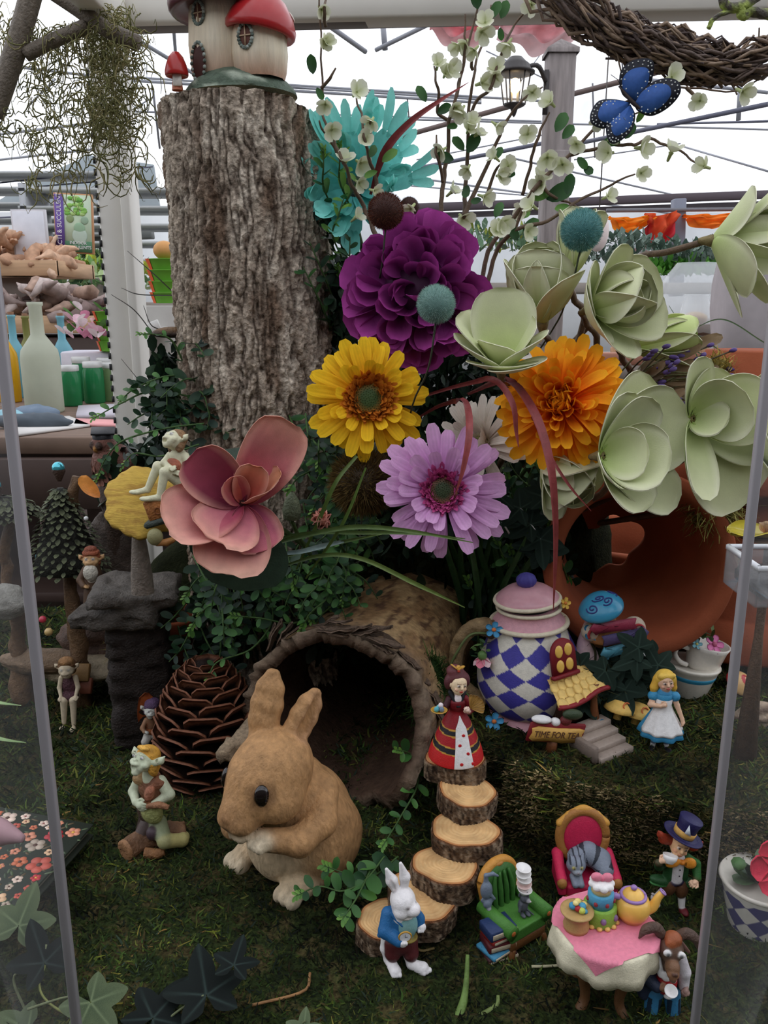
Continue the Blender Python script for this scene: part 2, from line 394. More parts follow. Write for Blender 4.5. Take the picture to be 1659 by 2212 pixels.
# moss strands: short curled fibres, thickest near the viewer
def strands(n, name, cols, lo, hi, wpx, urange=(-60, 1720), vrange=(1280, 2260), curl=1.0, flat=.35, filt=None):
    u = RS.uniform(*urange, n); v = RS.uniform(*vrange, n)
    t = np.full(n, .3); done = np.zeros(n, bool)
    a = (u-829.5)/F_PX; b = -(v-1106)/F_PX; D = np.stack([a, cp+b*sp, -sp+b*cp], 1); Pn = np.zeros((n, 3))
    for _ in range(420):
        p = D*t[:, None]; p[:, 2] += CAM_H; hit = (p[:, 2] <= gzq(p[:, 0], p[:, 1])) & ~done; Pn[hit] = p[hit]; done |= hit; t[~done] += .004
        if done.all(): break
    ok = done & (Pn[:, 1] < 1.32)
    if filt is not None: ok &= filt(Pn)
    Pn = Pn[ok]; n = len(Pn); dep = (Pn[:, 1]*cp+(CAM_H-Pn[:, 2])*sp)/F_PX
    Ln = RS.uniform(lo, hi, n)*dep; az = RS.uniform(0, 2*pi, n); el = RS.uniform(-.1, 1.1, n)*flat
    bend = RS.normal(0, curl, n); k = 4; s = np.linspace(0, 1, k); pts = np.zeros((n, k, 3)); cur = Pn.copy(); cur[:, 2] -= .001
    for i in range(k):
        pts[:, i] = cur; an = az+bend*s[i]; d = np.stack([np.cos(an)*np.cos(el), np.sin(an)*np.cos(el), np.sin(el)+.12*(1-s[i])], 1); cur = cur + d*(Ln/(k-1))[:, None]
    tn = np.gradient(pts, axis=1); sd = np.cross(tn, np.array([0, -.45, .9])); sd /= np.linalg.norm(sd, axis=2)[..., None]+1e-9
    w = (wpx*dep*RS.uniform(.6, 1.4, n))[:, None, None]*np.array([1, 1, .85, .3])[None, :, None]
    v2 = np.stack([pts-sd*w/2, pts+sd*w/2], 2).reshape(-1, 3); base = np.arange(n)[:, None]*(2*k)
    q = np.concatenate([np.stack([base+2*i, base+2*i+1, base+2*i+3, base+2*i+2], -1).reshape(-1, 4) for i in range(k-1)])
    ci = RS.randint(0, len(cols), n); cc = np.repeat(np.array(cols)[ci]*(RS.uniform(.5, 1.3, n)*np.clip(3.2*fbm(Pn*np.array([20, 20, 20]), 3, 41)-.75, .22, 1.7))[:, None], 2*k, 0)
    o = MB().add((v2, [q]), np.clip(cc, 0, 1)).obj(name, mat('moss_fibre', rough=.8, ns=200, na=.2, spec=.15, trl=.15)); o['kind'] = 'stuff'; o['category'] = 'moss'; return o
gcols = [C(52, 68, 30), C(70, 86, 36), C(38, 50, 26), C(88, 92, 42), C(66, 58, 34), C(30, 40, 24), C(56, 78, 34), C(46, 58, 46)]
o = strands(70000, 'moss_fibres', gcols, 10, 30, 3.4, flat=.8); o['label'] = 'dark green moss fibres matted over the whole display floor'
bright = [C(104, 112, 40), C(120, 112, 50), C(88, 110, 40), C(132, 104, 58)]
def clump(Pn): return fbm(np.stack([Pn[:, 0]*26, Pn[:, 1]*26, Pn[:, 0]*0], -1), 3, 21) > .53
o = strands(3000, 'moss_wisps', bright, 16, 50, 3.2, curl=1.6, filt=clump); o['label'] = 'pale yellow green moss wisps lying loose on the dark moss'
tanc = [C(150, 130, 92), C(164, 146, 106), C(128, 110, 78)]
def ledge(Pn):
    e = edge_y(Pn[:, 0]); return (Pn[:, 0] > .09) & (np.abs(Pn[:, 1]-e-.004) < .014) & (fbm(np.stack([Pn[:, 0]*50, Pn[:, 1]*50, Pn[:, 0]*0], -1), 2, 5) > .48)
o = strands(26000, 'dry_moss_edge', tanc, 8, 24, 4.0, urange=(1000, 1720), vrange=(1600, 1860), filt=ledge); o['label'] = 'dry tan moss fraying along the edge of the raised terrace'
o = strands(20000, 'moss_thatch', [C(58, 52, 30), C(74, 66, 34), C(48, 54, 26), C(86, 80, 40)], 14, 36, 2.6, urange=(960, 1720), vrange=(1460, 1900), flat=.25); o['label'] = 'brownish moss thatch on the terrace and its steep front bank'

# ---- display table under the moss, shop floor
wd = mat('table_plank', C(92, 78, 66), rough=.6, ns=8, na=.25, stretch=(1, 14, 1), bump=.3)
struct(MB().add(box(2.0, 1.09, .12, (0, .79, -.085))).obj('trim_1', wd))
struct(MB().add(box(30, 30, .05, (0, 8, -.72))).obj('floor', mat('concrete', C(120, 116, 110), rough=.8, ns=3, na=.2)))

# ---- display case: posts, header, acrylic panes
white_p = mat('white_case_paint', C(228, 224, 216), rough=.5, ns=12, na=.05)
def post(u0, v0, u1, Y, w, name):
    a = P(u0, v0, Y); x0 = a.x
    return x0
pc = P(285, 930, 1.25)
mb = MB().add(box(.042, .042, 1.3, (pc.x-.004, 1.27, .40), .003)).add(box(.014, .05, 1.3, (pc.x+.018, 1.262, .40), .002))
struct(mb.obj('trim_2', white_p))
mb = MB()
for i in range(58): mb.add(box(.003, .003, .009, (pc.x-.0245, 1.249, .06+.016*i)))
po = mb.obj('trim_3', mat('slot_dark', C(50, 50, 52))); struct(po)
a = P(262, 30, 1.27); b = P(1700, -14, 1.16)
def bar(p, q, w, h, name, m, n=None):
    d = V(q)-V(p); L = d.length; M = frame((V(p)+V(q))/2, d)
    return struct(MB().add(box(w, h, L, b=min(w, h)*.08)).obj(name, m, M=M))
bar(P(200, 20, 1.29), P(1760, -18, 1.16), .045, .05, 'trim_4', white_p)
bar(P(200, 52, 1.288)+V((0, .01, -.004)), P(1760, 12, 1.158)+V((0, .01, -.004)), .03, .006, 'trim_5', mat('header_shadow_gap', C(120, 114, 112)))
bar(P(250, 34, 1.27), P(60, -160, .7), .03, .04, 'trim_6', white_p)
acr = bpy.data.materials.new('acrylic'); acr.use_nodes = True; N = acr.node_tree.nodes; L_ = acr.node_tree.links
tb = N.new('ShaderNodeBsdfTransparent'); gl = N.new('ShaderNodeBsdfGlossy'); gl.inputs['Roughness'].default_value = .04; df = N.new('ShaderNodeBsdfDiffuse'); df.inputs['Color'].default_value = (.75, .75, .77, 1)
lw = N.new('ShaderNodeFresnel'); lw.inputs['IOR'].default_value = 1.35
m1 = N.new('ShaderNodeMixShader'); m2 = N.new('ShaderNodeMixShader'); m1.inputs[0].default_value = .022
L_.new(tb.outputs[0], m1.inputs[1]); L_.new(df.outputs[0], m1.inputs[2]); m2.inputs[0].default_value = .025; L_.new(m1.outputs[0], m2.inputs[1]); L_.new(gl.outputs[0], m2.inputs[2])
L_.new(m2.outputs[0], N['Material Output'].inputs['Surface'])
edge_m = mat('acrylic_edge', C(160, 156, 160), rough=.4, ns=20, na=.05, spec=.6)
YA = .44
for sgn, (u, v), lab in ((-1, (164, 2200), 'left clear acrylic side pane with a pale grey edge'), (1, (1502, 2200), 'right clear acrylic side pane with a pale grey edge')):
    e = P(u, v, YA); x0 = e.x; t = T('acrylic_screen', lab, 'acrylic screen', (x0, YA, 0.001))
    wdt = .30
    MB().add(box(wdt, .0035, .84, (sgn*(wdt/2+.0035), 0, .42))).obj('pane', acr, t)
    MB().add(box(.0058 if sgn < 0 else .0048, .005, .84, (0, 0, .42), .0008)).obj('polished_edge', edge_m, t)

# ---- greenhouse shell
film = bpy.data.materials.new('roof_film'); film.use_nodes = True; N = film.node_tree.nodes; L_ = film.node_tree.links
tc = N.new('ShaderNodeTexCoord'); mp = N.new('ShaderNodeMapping'); mp.inputs['Scale'].default_value = (.9, .25, 1); L_.new(tc.outputs['Object'], mp.inputs[0])
nz = N.new('ShaderNodeTexNoise'); nz.inputs['Scale'].default_value = 1.6; nz.inputs['Detail'].default_value = 6; L_.new(mp.outputs[0], nz.inputs['Vector'])
rp = N.new('ShaderNodeMapRange'); rp.inputs['From Min'].default_value = .42; rp.inputs['From Max'].default_value = .68; rp.inputs['To Min'].default_value = .03; rp.inputs['To Max'].default_value = .95; L_.new(nz.outputs['Fac'], rp.inputs[0])
tb = N.new('ShaderNodeBsdfTransparent'); tl = N.new('ShaderNodeBsdfTranslucent'); tl.inputs['Color'].default_value = (.60, .63, .68, 1); ms = N.new('ShaderNodeMixShader')
L_.new(rp.outputs[0], ms.inputs[0]); L_.new(tb.outputs[0], ms.inputs[1]); L_.new(tl.outputs[0], ms.inputs[2]); L_.new(ms.outputs[0], N['Material Output'].inputs['Surface'])
mb = MB()
v = np.array([[-14, 12, 1.75], [14, 12, 1.75], [14, 4.2, 3.3], [-14, 4.2, 3.3], [14, -6, 4.2], [-14, -6, 4.2]])
mb.add((v, [np.array([[0, 1, 2, 3], [3, 2, 4, 5]])])); struct(mb.obj('ceiling', film, smooth=False))
struct(MB().add(box(30, .05, 2.8, (0, -2.2, .7))).obj('shade_wall_front', mat('frontal_light_blocker', C(92, 88, 84), rough=.8, ns=1.5, na=.4)))  # unseen wall added behind the camera to darken surfaces facing the viewer
grey_film = mat('gable_film', C(196, 204, 208), rough=.7, ns=2, na=.12, trl=.5)
struct(MB().add(box(28, .04, 2.45, (0, 12, .53))).obj('wall_back', mat('end_wall', C(196, 198, 200), rough=.7, ns=1.2, na=.2)))
g = [P(-40, 455, 8), P(60, 395, 8), P(190, 335, 8), P(330, 355, 8), P(345, 455, 8)]
mb = MB(); vv = np.array([list(p) for p in g]+[list(p+V((0, .05, 0))) for p in g]); mb.add((vv, [np.array([[0, 1, 2, 3, 4]]), np.array([[9, 8, 7, 6, 5]])]+[np.array([[i, (i+1) % 5, (i+1) % 5+5, i+5]]) for i in range(5)]))
struct(mb.obj('trim_7', grey_film, smooth=False))
steel = mat('galvanised_pipe', C(150, 152, 160), rough=.5, ns=6, na=.15)
dsteel = mat('dark_pipe', C(104, 106, 122), rough=.5, ns=6, na=.15)
brownb = mat('brown_beam', C(112, 96, 92), rough=.6, ns=6, na=.2)
pipes = [(900, 38, 3.4, 1290, 32, 3.4, 4, None),   # u1 v1 Y1 u2 v2 Y2 radius_px material
 (700, 48, 4, 790, 112, 4.2, 9, steel), (826, 40, 4.2, 832, 108, 4.2, 10, steel), (812, 108, 4.2, 935, 48, 4, 8, steel), (300, 88, 4, 420, 160, 4.4, 7, steel), (375, 60, 4, 383, 165, 4.4, 6, steel),
 (255, 165, 5, 1040, 215, 5, 4, steel), (255, 172, 5, 1040, 222, 5, 5, steel), (620, 183, 5, 1200, 220, 4.6, 4, steel),
 (255, 240, 6, 1660, 280, 6, 3.5, steel), (700, 247, 6, 1170, 262, 6, 3, steel), (0, 290, 6, 230, 262, 5, 5, steel), (0, 345, 6.5, 240, 318, 6, 4, steel),
 (0, 395, 5, 330, 360, 5, 2.5, dsteel), (0, 410, 5, 260, 388, 5, 2.5, dsteel), (850, 300, 5, 1100, 230, 4.6, 9, brownb),
 (858, 372, 4.5, 1170, 310, 4.2, 7, dsteel), (1200, 320, 4.2, 1659, 225, 3.4, 8, dsteel), (1420, 268, 4.4, 1659, 262, 3.9, 4, dsteel), (1230, 205, 5, 1520, 130, 4.6, 10, brownb), (1400, 172, 5, 1659, 200, 4.6, 6, steel),
 (880, 382, 7, 1659, 490, 7, 3.5, steel), (900, 345, 7, 1180, 290, 6.4, 2.5, steel), (1240, 345, 6, 1470, 310, 6, 2.5, steel), (1470, 315, 6, 1659, 370, 5, 3.5, steel), (1100, 340, 6.4, 1450, 420, 7, 3.5, steel), (870, 400, 8, 1170, 425, 8, 2.5, steel),
 (1340, 80, 4.4, 1345, 150, 4.4, 3, steel), (1600, 170, 4.4, 1595, 260, 4.4, 9, steel), (0, 140, 4, 250, 170, 4.4, 5, steel), (60, 230, 5, 120, 170, 5, 4, steel), (330, 190, 5.5, 345, 320, 6, 4, steel), (150, 320, 6, 330, 210, 5.5, 2.5, steel), (0, 470, 4.5, 330, 455, 4.5, 3, dsteel), (0, 500, 4.6, 250, 480, 4.6, 3, steel),
 (1280, 180, 5, 1285, 340, 5.4, 3, steel), (880, 215, 5, 884, 262, 5.2, 2.5, steel), (1050, 110, 5, 1240, 200, 5, 2.5, steel), (1180, 100, 5, 1100, 210, 5, 2, steel)]
tn = 8
for (u1, v1, Y1, u2, v2, Y2, rp_, m) in pipes:
    m = m or steel; a = P(u1, v1, Y1); b = P(u2, v2, Y2); r = rp_*(mpp(a)+mpp(b))/2*.6
    struct(MB().add(tube([a, b], r, 8)).obj('trim_%d' % tn, m)); tn += 1
# long dark purlins at eaves height on the right and the upright between the fabrics
for (u1, v1, u2, v2, Y, h, m) in ((820, 452, 1720, 418, 6.5, 16, mat('eave_beam', C(86, 76, 82))), (880, 468, 1720, 438, 6.6, 10, mat('eave_beam2', C(104, 98, 104))), (-40, 520, 330, 505, 5, 20, mat('eave_beam3', C(112, 114, 112)))):
    bar(P(u1, v1, Y), P(u2, v2, Y), .08, h*mpp(P(u1, v1, Y)), 'trim_%d' % tn, m); tn += 1
bar(P(1466, 430, 5.5), P(1460, 640, 5.5), .075, .08, 'trim_%d' % tn, mat('grey_post', C(128, 132, 146))); tn += 1
# weathered timber pillar with the wall lantern
pw = mat('weathered_timber', C(138, 130, 128), rough=.8, ns=14, na=.3, stretch=(6, 6, .6), bump=.4)
Yp = 2.6; a = P(1205, 130, Yp); b = P(1192, 520, Yp); s = mpp(a)
pl = T('timber_pillar', 'weathered grey timber pillar with a pointed cap behind the blossom branches', 'pillar', (b.x, Yp, -.69))
MB().add(box(58*s, 58*s, a.z+.69+.02, (0, 0, (a.z+.69+.02)/2), .004)).obj('shaft', pw, pl)
MB().add(box(52*s, 66*s, .55, (-.03*0, -.005, P(1192, 290, Yp).z+.69-.275-.05), .004)).obj('cladding', pw, pl)
mb = MB().add(lathe([(48*s, 0), (48*s, .012), (0.001, .045)], 4)); mb.obj('cap', pw, pl, Tr(0, 0, a.z+.70)@Rz(pi/4))
lp = P(1112, 190, Yp-.09); blk = mat('black_iron', C(60, 56, 56), rough=.45, ns=60, na=.1)
ln = T('wall_lantern', 'lit carriage lantern with a dark domed hood on the timber pillar', 'lamp', lp)
s = mpp(lp)
MB().add(lathe([(.001, 62*s), (14*s, 60*s), (22*s, 52*s), (30*s, 46*s), (34*s, 36*s), (42*s, 32*s), (42*s, 28*s), (.001, 30*s)], 20)).obj('hood', blk, ln)
MB().add(lathe([(33*s, 28*s), (27*s, -30*s), (22*s, -34*s)], 12)).obj('glass_shade', mat('lantern_glass', (.9, .85, .78), rough=.15, alpha=.18, spec=.6), ln)
MB().add(lathe([(.001, -58*s), (4*s, -54*s), (8*s, -42*s), (22*s, -36*s), (24*s, -32*s), (.001, -32*s)], 14)).obj('base', blk, ln)
mb = MB()
for i in range(6):
    an = i*pi/3; mb.add(tube([(33*s*math.cos(an), 33*s*math.sin(an), 28*s), (23*s*math.cos(an), 23*s*math.sin(an), -34*s)], 1.6*s, 5))
mb.obj('frame_bars', blk, ln)
MB().add(tube([(20*s, 0, 40*s), (50*s, 10*s, 46*s), (72*s, .04, 20*s)], 5*s, 6, res=8)).add(box(10*s, 8*s, 90*s, (74*s, .05, 0))).obj('wall_bracket', blk, ln)
for dx in (-7, 7): MB().add(tube([(dx*s, 0, -34*s), (dx*s, 0, -8*s)], 3*s, 6)).obj('candle', mat('candle_tube', C(230, 214, 180)), ln)
MB().add(sphere((0, 0, 4*s), (13*s, 13*s, 16*s))).obj('bulb', mat('lit_bulb', C(255, 214, 150), emit=(1, .72, .38), es=3.5), ln)
# ================================================================== SHOP BEHIND THE CASE
def plank(w, d, h, c=(0, 0, 0), b=.002): return box(w, d, h, c, b)
tbl = T('potting_table', 'brown plank sales table carrying bottles and jars at left', 'table', (-.75, 1.74, -.69))
tz = .28+.69
for i in range(6): MB().add(plank(1.5, .148, .03, (0, -.3+.152*i+.05, tz-.015))).obj('plank', mat('brown_plank', C(120, 98, 84), rough=.6, ns=10, na=.25, stretch=(1, 10, 1), bump=.2), tbl)
MB().add(plank(1.5, .02, .09, (0, -.33, tz-.08))).obj('apron', mat('dark_apron', C(74, 58, 52), rough=.6, ns=10, na=.2), tbl)
for sx in (-.68, .68):
    for sy in (-.28, .28): MB().add(plank(.06, .06, tz-.03, (sx, sy, (tz-.03)/2))).obj('leg', MT['dark_apron'], tbl)
MB().add(plank(1.4, .5, .02, (0, .0, tz-.32))).obj('lower_shelf', MT['dark_apron'], tbl)
q = P(128, 1020, 1.75); MB().add(box(.10, .02, .10, (0, 0, 0), .003)).obj('carton', mat('pinkish_carton', C(206, 182, 176)), None, Tr(q.x, 1.75, tz-.69-.31+.052)); o = bpy.data.objects['carton']; tag(o, 'pale pinkish carton on the dark shelf under the bottle table', 'carton')
zt = .2805
def atT(u, v): p = G(u, v, zt); return p
def bottle(u, vb, vt, wpx, colr, label, m, cork=True, group=None):
    p = atT(u, vb); s = mpp(p); H = (vb-vt)*s*1.02; r = wpx*s/2
    t = T('glass_bottle', label, 'bottle', p, group)
    MB().add(lathe([(.001, 0), (r*.93, 0), (r, r*.1), (r, H*.50), (r*.93, H*.57), (r*.6, H*.65), (r*.36, H*.71), (r*.33, H*.96), (r*.4, H*.97), (r*.4, H), (r*.25, H)], 24), colr).obj('body', m, t)
    if cork: MB().add(lathe([(r*.25, H*.98), (r*.3, H+r*.25), (.001, H+r*.27)], 12), C(130, 92, 66)).obj('cork', plain, t)
def tinted(n, c, a=.75, r=.25): return mat(n, c, rough=r, ns=30, na=.05, spec=.6, trl=.35, alpha=a)
bottle(24, 868, 690, 46, C(222, 178, 40), 'yellow glass bottle standing at the left edge behind the acrylic', tinted('yellow_glass', C(226, 182, 40), .95))
bottle(42, 858, 688, 44, C(130, 190, 205), 'pale blue corked bottle between yellow and frosted bottles', tinted('blue_glass', C(140, 200, 214), .8))
bottle(98, 890, 664, 80, C(196, 200, 182), 'large frosted clear bottle with a holly decal', tinted('frosted_glass', C(204, 208, 190), .85, .5), cork=False)
bottle(145, 852, 690, 44, C(130, 190, 205), 'pale blue corked bottle behind the green jars', MT['blue_glass'])
bottle(70, 846, 690, 40, C(150, 150, 80), 'olive glass bottle partly hidden behind the frosted bottle', tinted('olive_glass', C(150, 150, 84), .85))
def jar(u, vb, vt, wpx, m, label):
    p = atT(u, vb); s = mpp(p); H = (vb-vt)*s; r = wpx*s/2; t = T('mason_jar', label, 'jar', p)
    MB().add(lathe([(.001, 0), (r*.9, 0), (r, r*.12), (r, H*.78), (r*.86, H*.86), (r*.84, H*.9), (.001, H*.9)], 22), (1, 1, 1)).obj('body', m, t)
    MB().add(lathe([(r*.9, H*.86), (r*.92, H*.88), (r*.92, H*.99), (r*.86, H), (.001, H)], 22), (1, 1, 1)).obj('lid', mat('zinc_lid', C(206, 206, 204), rough=.4, met=.2), t)
gj = tinted('green_jar', C(52, 148, 92), .85, .1); gj2 = tinted('pale_green_jar', C(150, 178, 128), .7, .1)
jar(157, 876, 790, 42, gj, 'deep green mason jar nearest the frosted bottle')
jar(206, 870, 782, 44, gj, 'deep green mason jar with a white lid beside the pale jar')
jar(246, 866, 784, 42, gj2, 'pale green mason jar against the white case post')
jar(182, 864, 772, 42, gj, 'dark green mason jar in the back row behind the others')
jar(236, 862, 774, 44, gj2, 'pale green mason jar in the back row by the post')
# papers and cloth lying at the table front
def sheetlay(pts, nm, lab, cat, col, th=.004, M_=None):
    poly = [atT(u, v) for u, v in pts]; c = sum(poly, V((0, 0, 0)))/len(poly)
    o = MB().add(prism([(p.x-c.x, p.y-c.y) for p in poly], th), col).obj(nm, plain, None, Tr(c.x, c.y, zt+.0005+(M_ or 0))); return tag(o, lab, cat)
sheetlay([(30, 945), (195, 922), (150, 903), (45, 908)], 'paper_sheet', 'white paper sheet under the blue grey cloth on the table', 'paper', C(222, 218, 214))
sheetlay([(160, 920), (262, 925), (268, 912), (165, 908)], 'pink_strip', 'pink paper strip on the table beside the white post', 'paper', C(226, 158, 158))
sheetlay([(165, 905), (255, 905), (255, 880), (170, 884)], 'magazine', 'mauve and white magazines lying behind the pink strip', 'magazine', C(196, 190, 198), .008)
for i, (u, v, sx, sy, col, lab) in enumerate(((78, 905, .05, .03, C(92, 106, 122), 'blue grey crumpled cloth bundle on the white paper'), (70, 925, .075, .018, C(70, 78, 86), 'dark slate cloth strip at the table front'), (20, 915, .03, .03, C(120, 160, 172), 'pale teal cloth behind the acrylic edge'))):
    p = atT(u, v); g = sphere((0, 0, .012), (sx, sy, .016), 28, 16); v_ = g[0]*(1+.35*(fbm(g[0]*60, 3, i)[:, None]-.5)); v_[:, 2] = np.maximum(v_[:, 2], 0)
    tag(MB().add((v_, g[1]), mix(col, col*1.6, fbm(v_*90, 2, 3))).obj('cloth_scrap', plain, None, Tr(p)), lab, 'cloth')
# sign boards
def board(u0, v0, u1, v1, Y, tilt, name, lab):
    c = P((u0+u1)/2, (v0+v1)/2, Y); s = mpp(c); w = (u1-u0)*s; h = (v1-v0)*s
    return T(name, lab, 'sign', Tr(c)@Ry(tilt)@Rx(-.0)), w, h
t, w, h = board(119, 422, 202, 545, 2.6, .05, 'cacti_sign', 'framed cacti and succulent price sign with a purple side band')
fr = mat('sign_frame_wood', C(190, 140, 100)); 
MB().add(box(w, .012, h, b=.001)).obj('frame', fr, t)
MB().add(box(w*.93, .004, h*.95, (0, -.006, 0)), C(196, 214, 186)).obj('poster', plain, t)
MB().add(box(w*.23, .004, h*.95, (-w*.35, -.0085, 0)), C(108, 84, 158)).obj('purple_band', plain, t)
MB().add(box(w*.7, .003, h*.18, (w*.115, -.0085, -h*.385)), C(84, 130, 96)).obj('green_band', plain, t)
rg = MB()
for i in range(26):
    x = RN.uniform(-.18, .42)*w; z = RN.uniform(.16, .44)*h; rg.add(sphere((x, -.009, z), (w*.08, .002, w*.05), 8, 6), C(*RN.choice([(120, 180, 80), (150, 200, 100), (84, 150, 60), (176, 208, 130)])))
rg.obj('leaf_print', plain, t)
rg = MB()
for (x, z, r, c) in ((.16, -.08, .15, (150, 182, 150)), (.16, -.2, .2, (188, 206, 190)), (-.08, .08, .1, (140, 160, 110)), (.3, .06, .1, (150, 176, 150))):
    rg.add(sphere((x*w, -.0095, z*h), (r*w, .002, r*w), 14, 8), C(*c))
rg.obj('cactus_print', plain, t)
wt = mat('white_ink', C(240, 238, 240))
me = text_mesh('CACTI & SUCCULENT', w*.165, wt, 'side_text'); ob('lettering', me, t, Tr(-w*.35, -.0112, 0)@Rx(pi/2)@Rz(pi/2)@Sc(.92, 1, 1))
me = text_mesh('INDOOR\nSUCCULENTS', w*.11, wt, 'foot_text'); ob('lettering', me, t, Tr(w*.115, -.0108, -h*.36)@Rx(pi/2))
t, w, h = board(30, 456, 104, 570, 2.5, 0, 'white_board', 'blank white framed board standing behind the driftwood crate')
MB().add(box(w, .012, h), C(206, 202, 206)).obj('frame', plain, t); MB().add(box(w*.9, .004, h*.92, (0, -.007, 0), .001), C(222, 222, 230)).obj('panel', plain, t)
# crates with driftwood
def driftpiece(seed, L, r):
    k = random.Random(seed); pts = [V((L*(i/4-.5), k.uniform(-1, 1)*L*.12, k.uniform(-1, 1)*L*.1)) for i in range(5)]
    g = tube(pts, [r*.35, r, r*.9, r*.7, r*.15], 7, res=9); v_ = g[0]+(fbm(g[0]*60, 2, seed)[:, None]-.5)*r*.9; return v_, g[1]
def crate(u0, u1, v0, v1, Y, lab, pile_cols, plab, grp, npile, ph, dep=.3):
    a = P(u0, v0, Y); b = P(u1, v1, Y); w = b.x-a.x; h = a.z-b.z; t = T('wooden_crate', lab, 'crate', ((a.x+b.x)/2, Y+dep/2, b.z))
    pw_ = mat('pine_board', C(196, 160, 126), rough=.7, ns=14, na=.15, stretch=(.4, 1, 8))
    for nm, g in (('front_board', box(w, .02, h, (0, -dep/2, h/2), .001)), ('back_board', box(w, .02, h, (0, dep/2, h/2), .001)), ('side_board', box(.02, dep, h, (-w/2+.01, 0, h/2))), ('side_board', box(.02, dep, h, (w/2-.01, 0, h/2))), ('bottom', box(w-.02, dep-.02, .01, (0, 0, .006)))): MB().add(g).obj(nm, pw_, t)
    mes = [MB().add(driftpiece(i+npile, .16, .022), C(*pile_cols[i % len(pile_cols)])).mesh('driftwood', mat('driftwood', rough=.8, ns=50, na=.3, bump=.4)) for i in range(5)]
    for i in range(npile):
        x = RN.uniform(-.46, .46)*w; y = RN.uniform(-.4, .3)*dep; zz = h*.75 + ph*(1-abs(x/w)*1.2)*RN.uniform(.1, 1)
        o = ob('driftwood', mes[i % 5], None, Tr(t.location+V((x, y, zz)))@Euler((RN.uniform(-.6, .6), RN.uniform(-.5, .5), RN.uniform(0, 6))).to_matrix().to_4x4()@Sc(RN.uniform(.6, 1.1)))
        tag(o, plab, 'driftwood', grp)
    return t
c1 = crate(-90, 125, 562, 596, 2.42, 'upper pine crate heaped with tan driftwood', [(206, 168, 140), (186, 146, 118), (216, 184, 158)], 'tan twisted driftwood piece heaped in the upper crate', 'tan driftwood in the upper crate', 46, .09)
c2 = crate(-110, 252, 682, 720, 2.30, 'lower pine crate filled with grey driftwood', [(150, 132, 126), (186, 170, 164), (120, 100, 96), (168, 140, 124)], 'grey brown driftwood chunk heaped in the lower crate', 'grey driftwood in the lower crate', 40, .10)
a = P(35, 596, 2.48); b = P(35, 672, 2.48); tag(MB().add(box(.1, .1, a.z-b.z-.01, (0, 0, 0), .002)).obj('crate_stand', mat('grey_block', C(128, 116, 108), ns=20, na=.15), None, Tr((a+b)/2+V((0, .03, 0)))), 'grey wooden block holding up the upper crate', 'block')
# stand under the lower crate
a = P(70, 722, 2.45); tag(MB().add(box(.6, .3, a.z+.69, (0, 0, (a.z+.69)/2), .003)).obj('crate_plinth', MT['dark_apron'], None, Tr(a.x, 2.45, -.694)), 'dark plinth carrying the lower driftwood crate', 'plinth')
# stacked coloured pots
def pot_stack(u0, u1, v0, v1, Y, n, lab, grp):
    a = P((u0+u1)/2, v0, Y); b = P((u0+u1)/2, v1, Y); s = mpp(a); r = (u1-u0)*s*.6; H = a.z-b.z
    for i in range(n):
        z0 = b.z+H*i/n; rr = r*(.86+.14*i/n); t = T('plastic_pot', lab, 'plastic pot', (a.x, Y, z0), grp)
        MB().add(lathe([(rr*.8, 0), (rr, H/n*.94), (rr*1.04, H/n*.95), (rr*1.04, H/n), (rr*.96, H/n), (rr*.78, .004), (.001, .004)], 20), C(112, 176, 60)).obj('pot', plain, t)
        MB().add(lathe([(rr*.83, 0), (rr*1.03, H/n*.94), (rr*1.07, H/n), (rr*.9, H/n)], 14, pi*.95, pi*1.28), C(232, 104, 60)).obj('orange_stripe', plain, t)
hr_ = P(356, 657, 2.0).z; tag(MB().add(box(.09, .09, hr_+.69, b=.003), C(170, 166, 160)).obj('display_riser', plain, None, Tr(P(356, 657, 2.03).x, 2.04, (hr_-.69)/2-.003)), 'grey riser under the upper stack of green pots', 'riser')
pot_stack(322, 390, 560, 655, 2.04, 4, 'bright green and orange plastic pot in the stack behind the trunk', 'upper green pot stack')
pot_stack(206, 262, 672, 758, 2.06, 4, 'bright green and orange plastic pot in the stack left of the post', 'lower green pot stack')
for (u, v, Y, sz, rot, lab) in ((318, 724, 1.98, .10, .35, 'grey wire basket edge between post and trunk'),):
    p = P(u, v, Y); t = T('metal_tray', lab, 'tray', Tr(p)@Ry(-rot)); MB().add(box(sz, .1, .006), C(190, 188, 186)).obj('base', plain, t); MB().add(box(sz, .008, .022, (0, -.05, .01), .001), C(206, 204, 200)).obj('rim', plain, t)
p = P(205, 750, 2.1); hb_ = P(215, 760, 2.06).z-zt; tag(MB().add(box(.14, .1, hb_, b=.004), C(214, 210, 220)).obj('white_box', plain, None, Tr(p.x, 2.10, zt+hb_/2+.0005)), 'white cardboard box behind the jars', 'box')
mbf = MB()
for i in range(40): mbf.add(petal(.03, .022, .6, .4, c0=C(*RN.choice([(226, 150, 180), (240, 200, 214), (250, 236, 240), (90, 130, 70)]))), None, Tr(RN.uniform(-.05, .05), RN.uniform(-.03, .03), RN.uniform(-.03, .04))@Rz(RN.uniform(0, 6)))
tag(mbf.obj('pink_bouquet', cloth_petal, None, Tr(P(188, 715, 2.02)+V((0, 0, .01)))), 'pink and white artificial bouquet beside the lower pot stack', 'bouquet', kind='stuff')
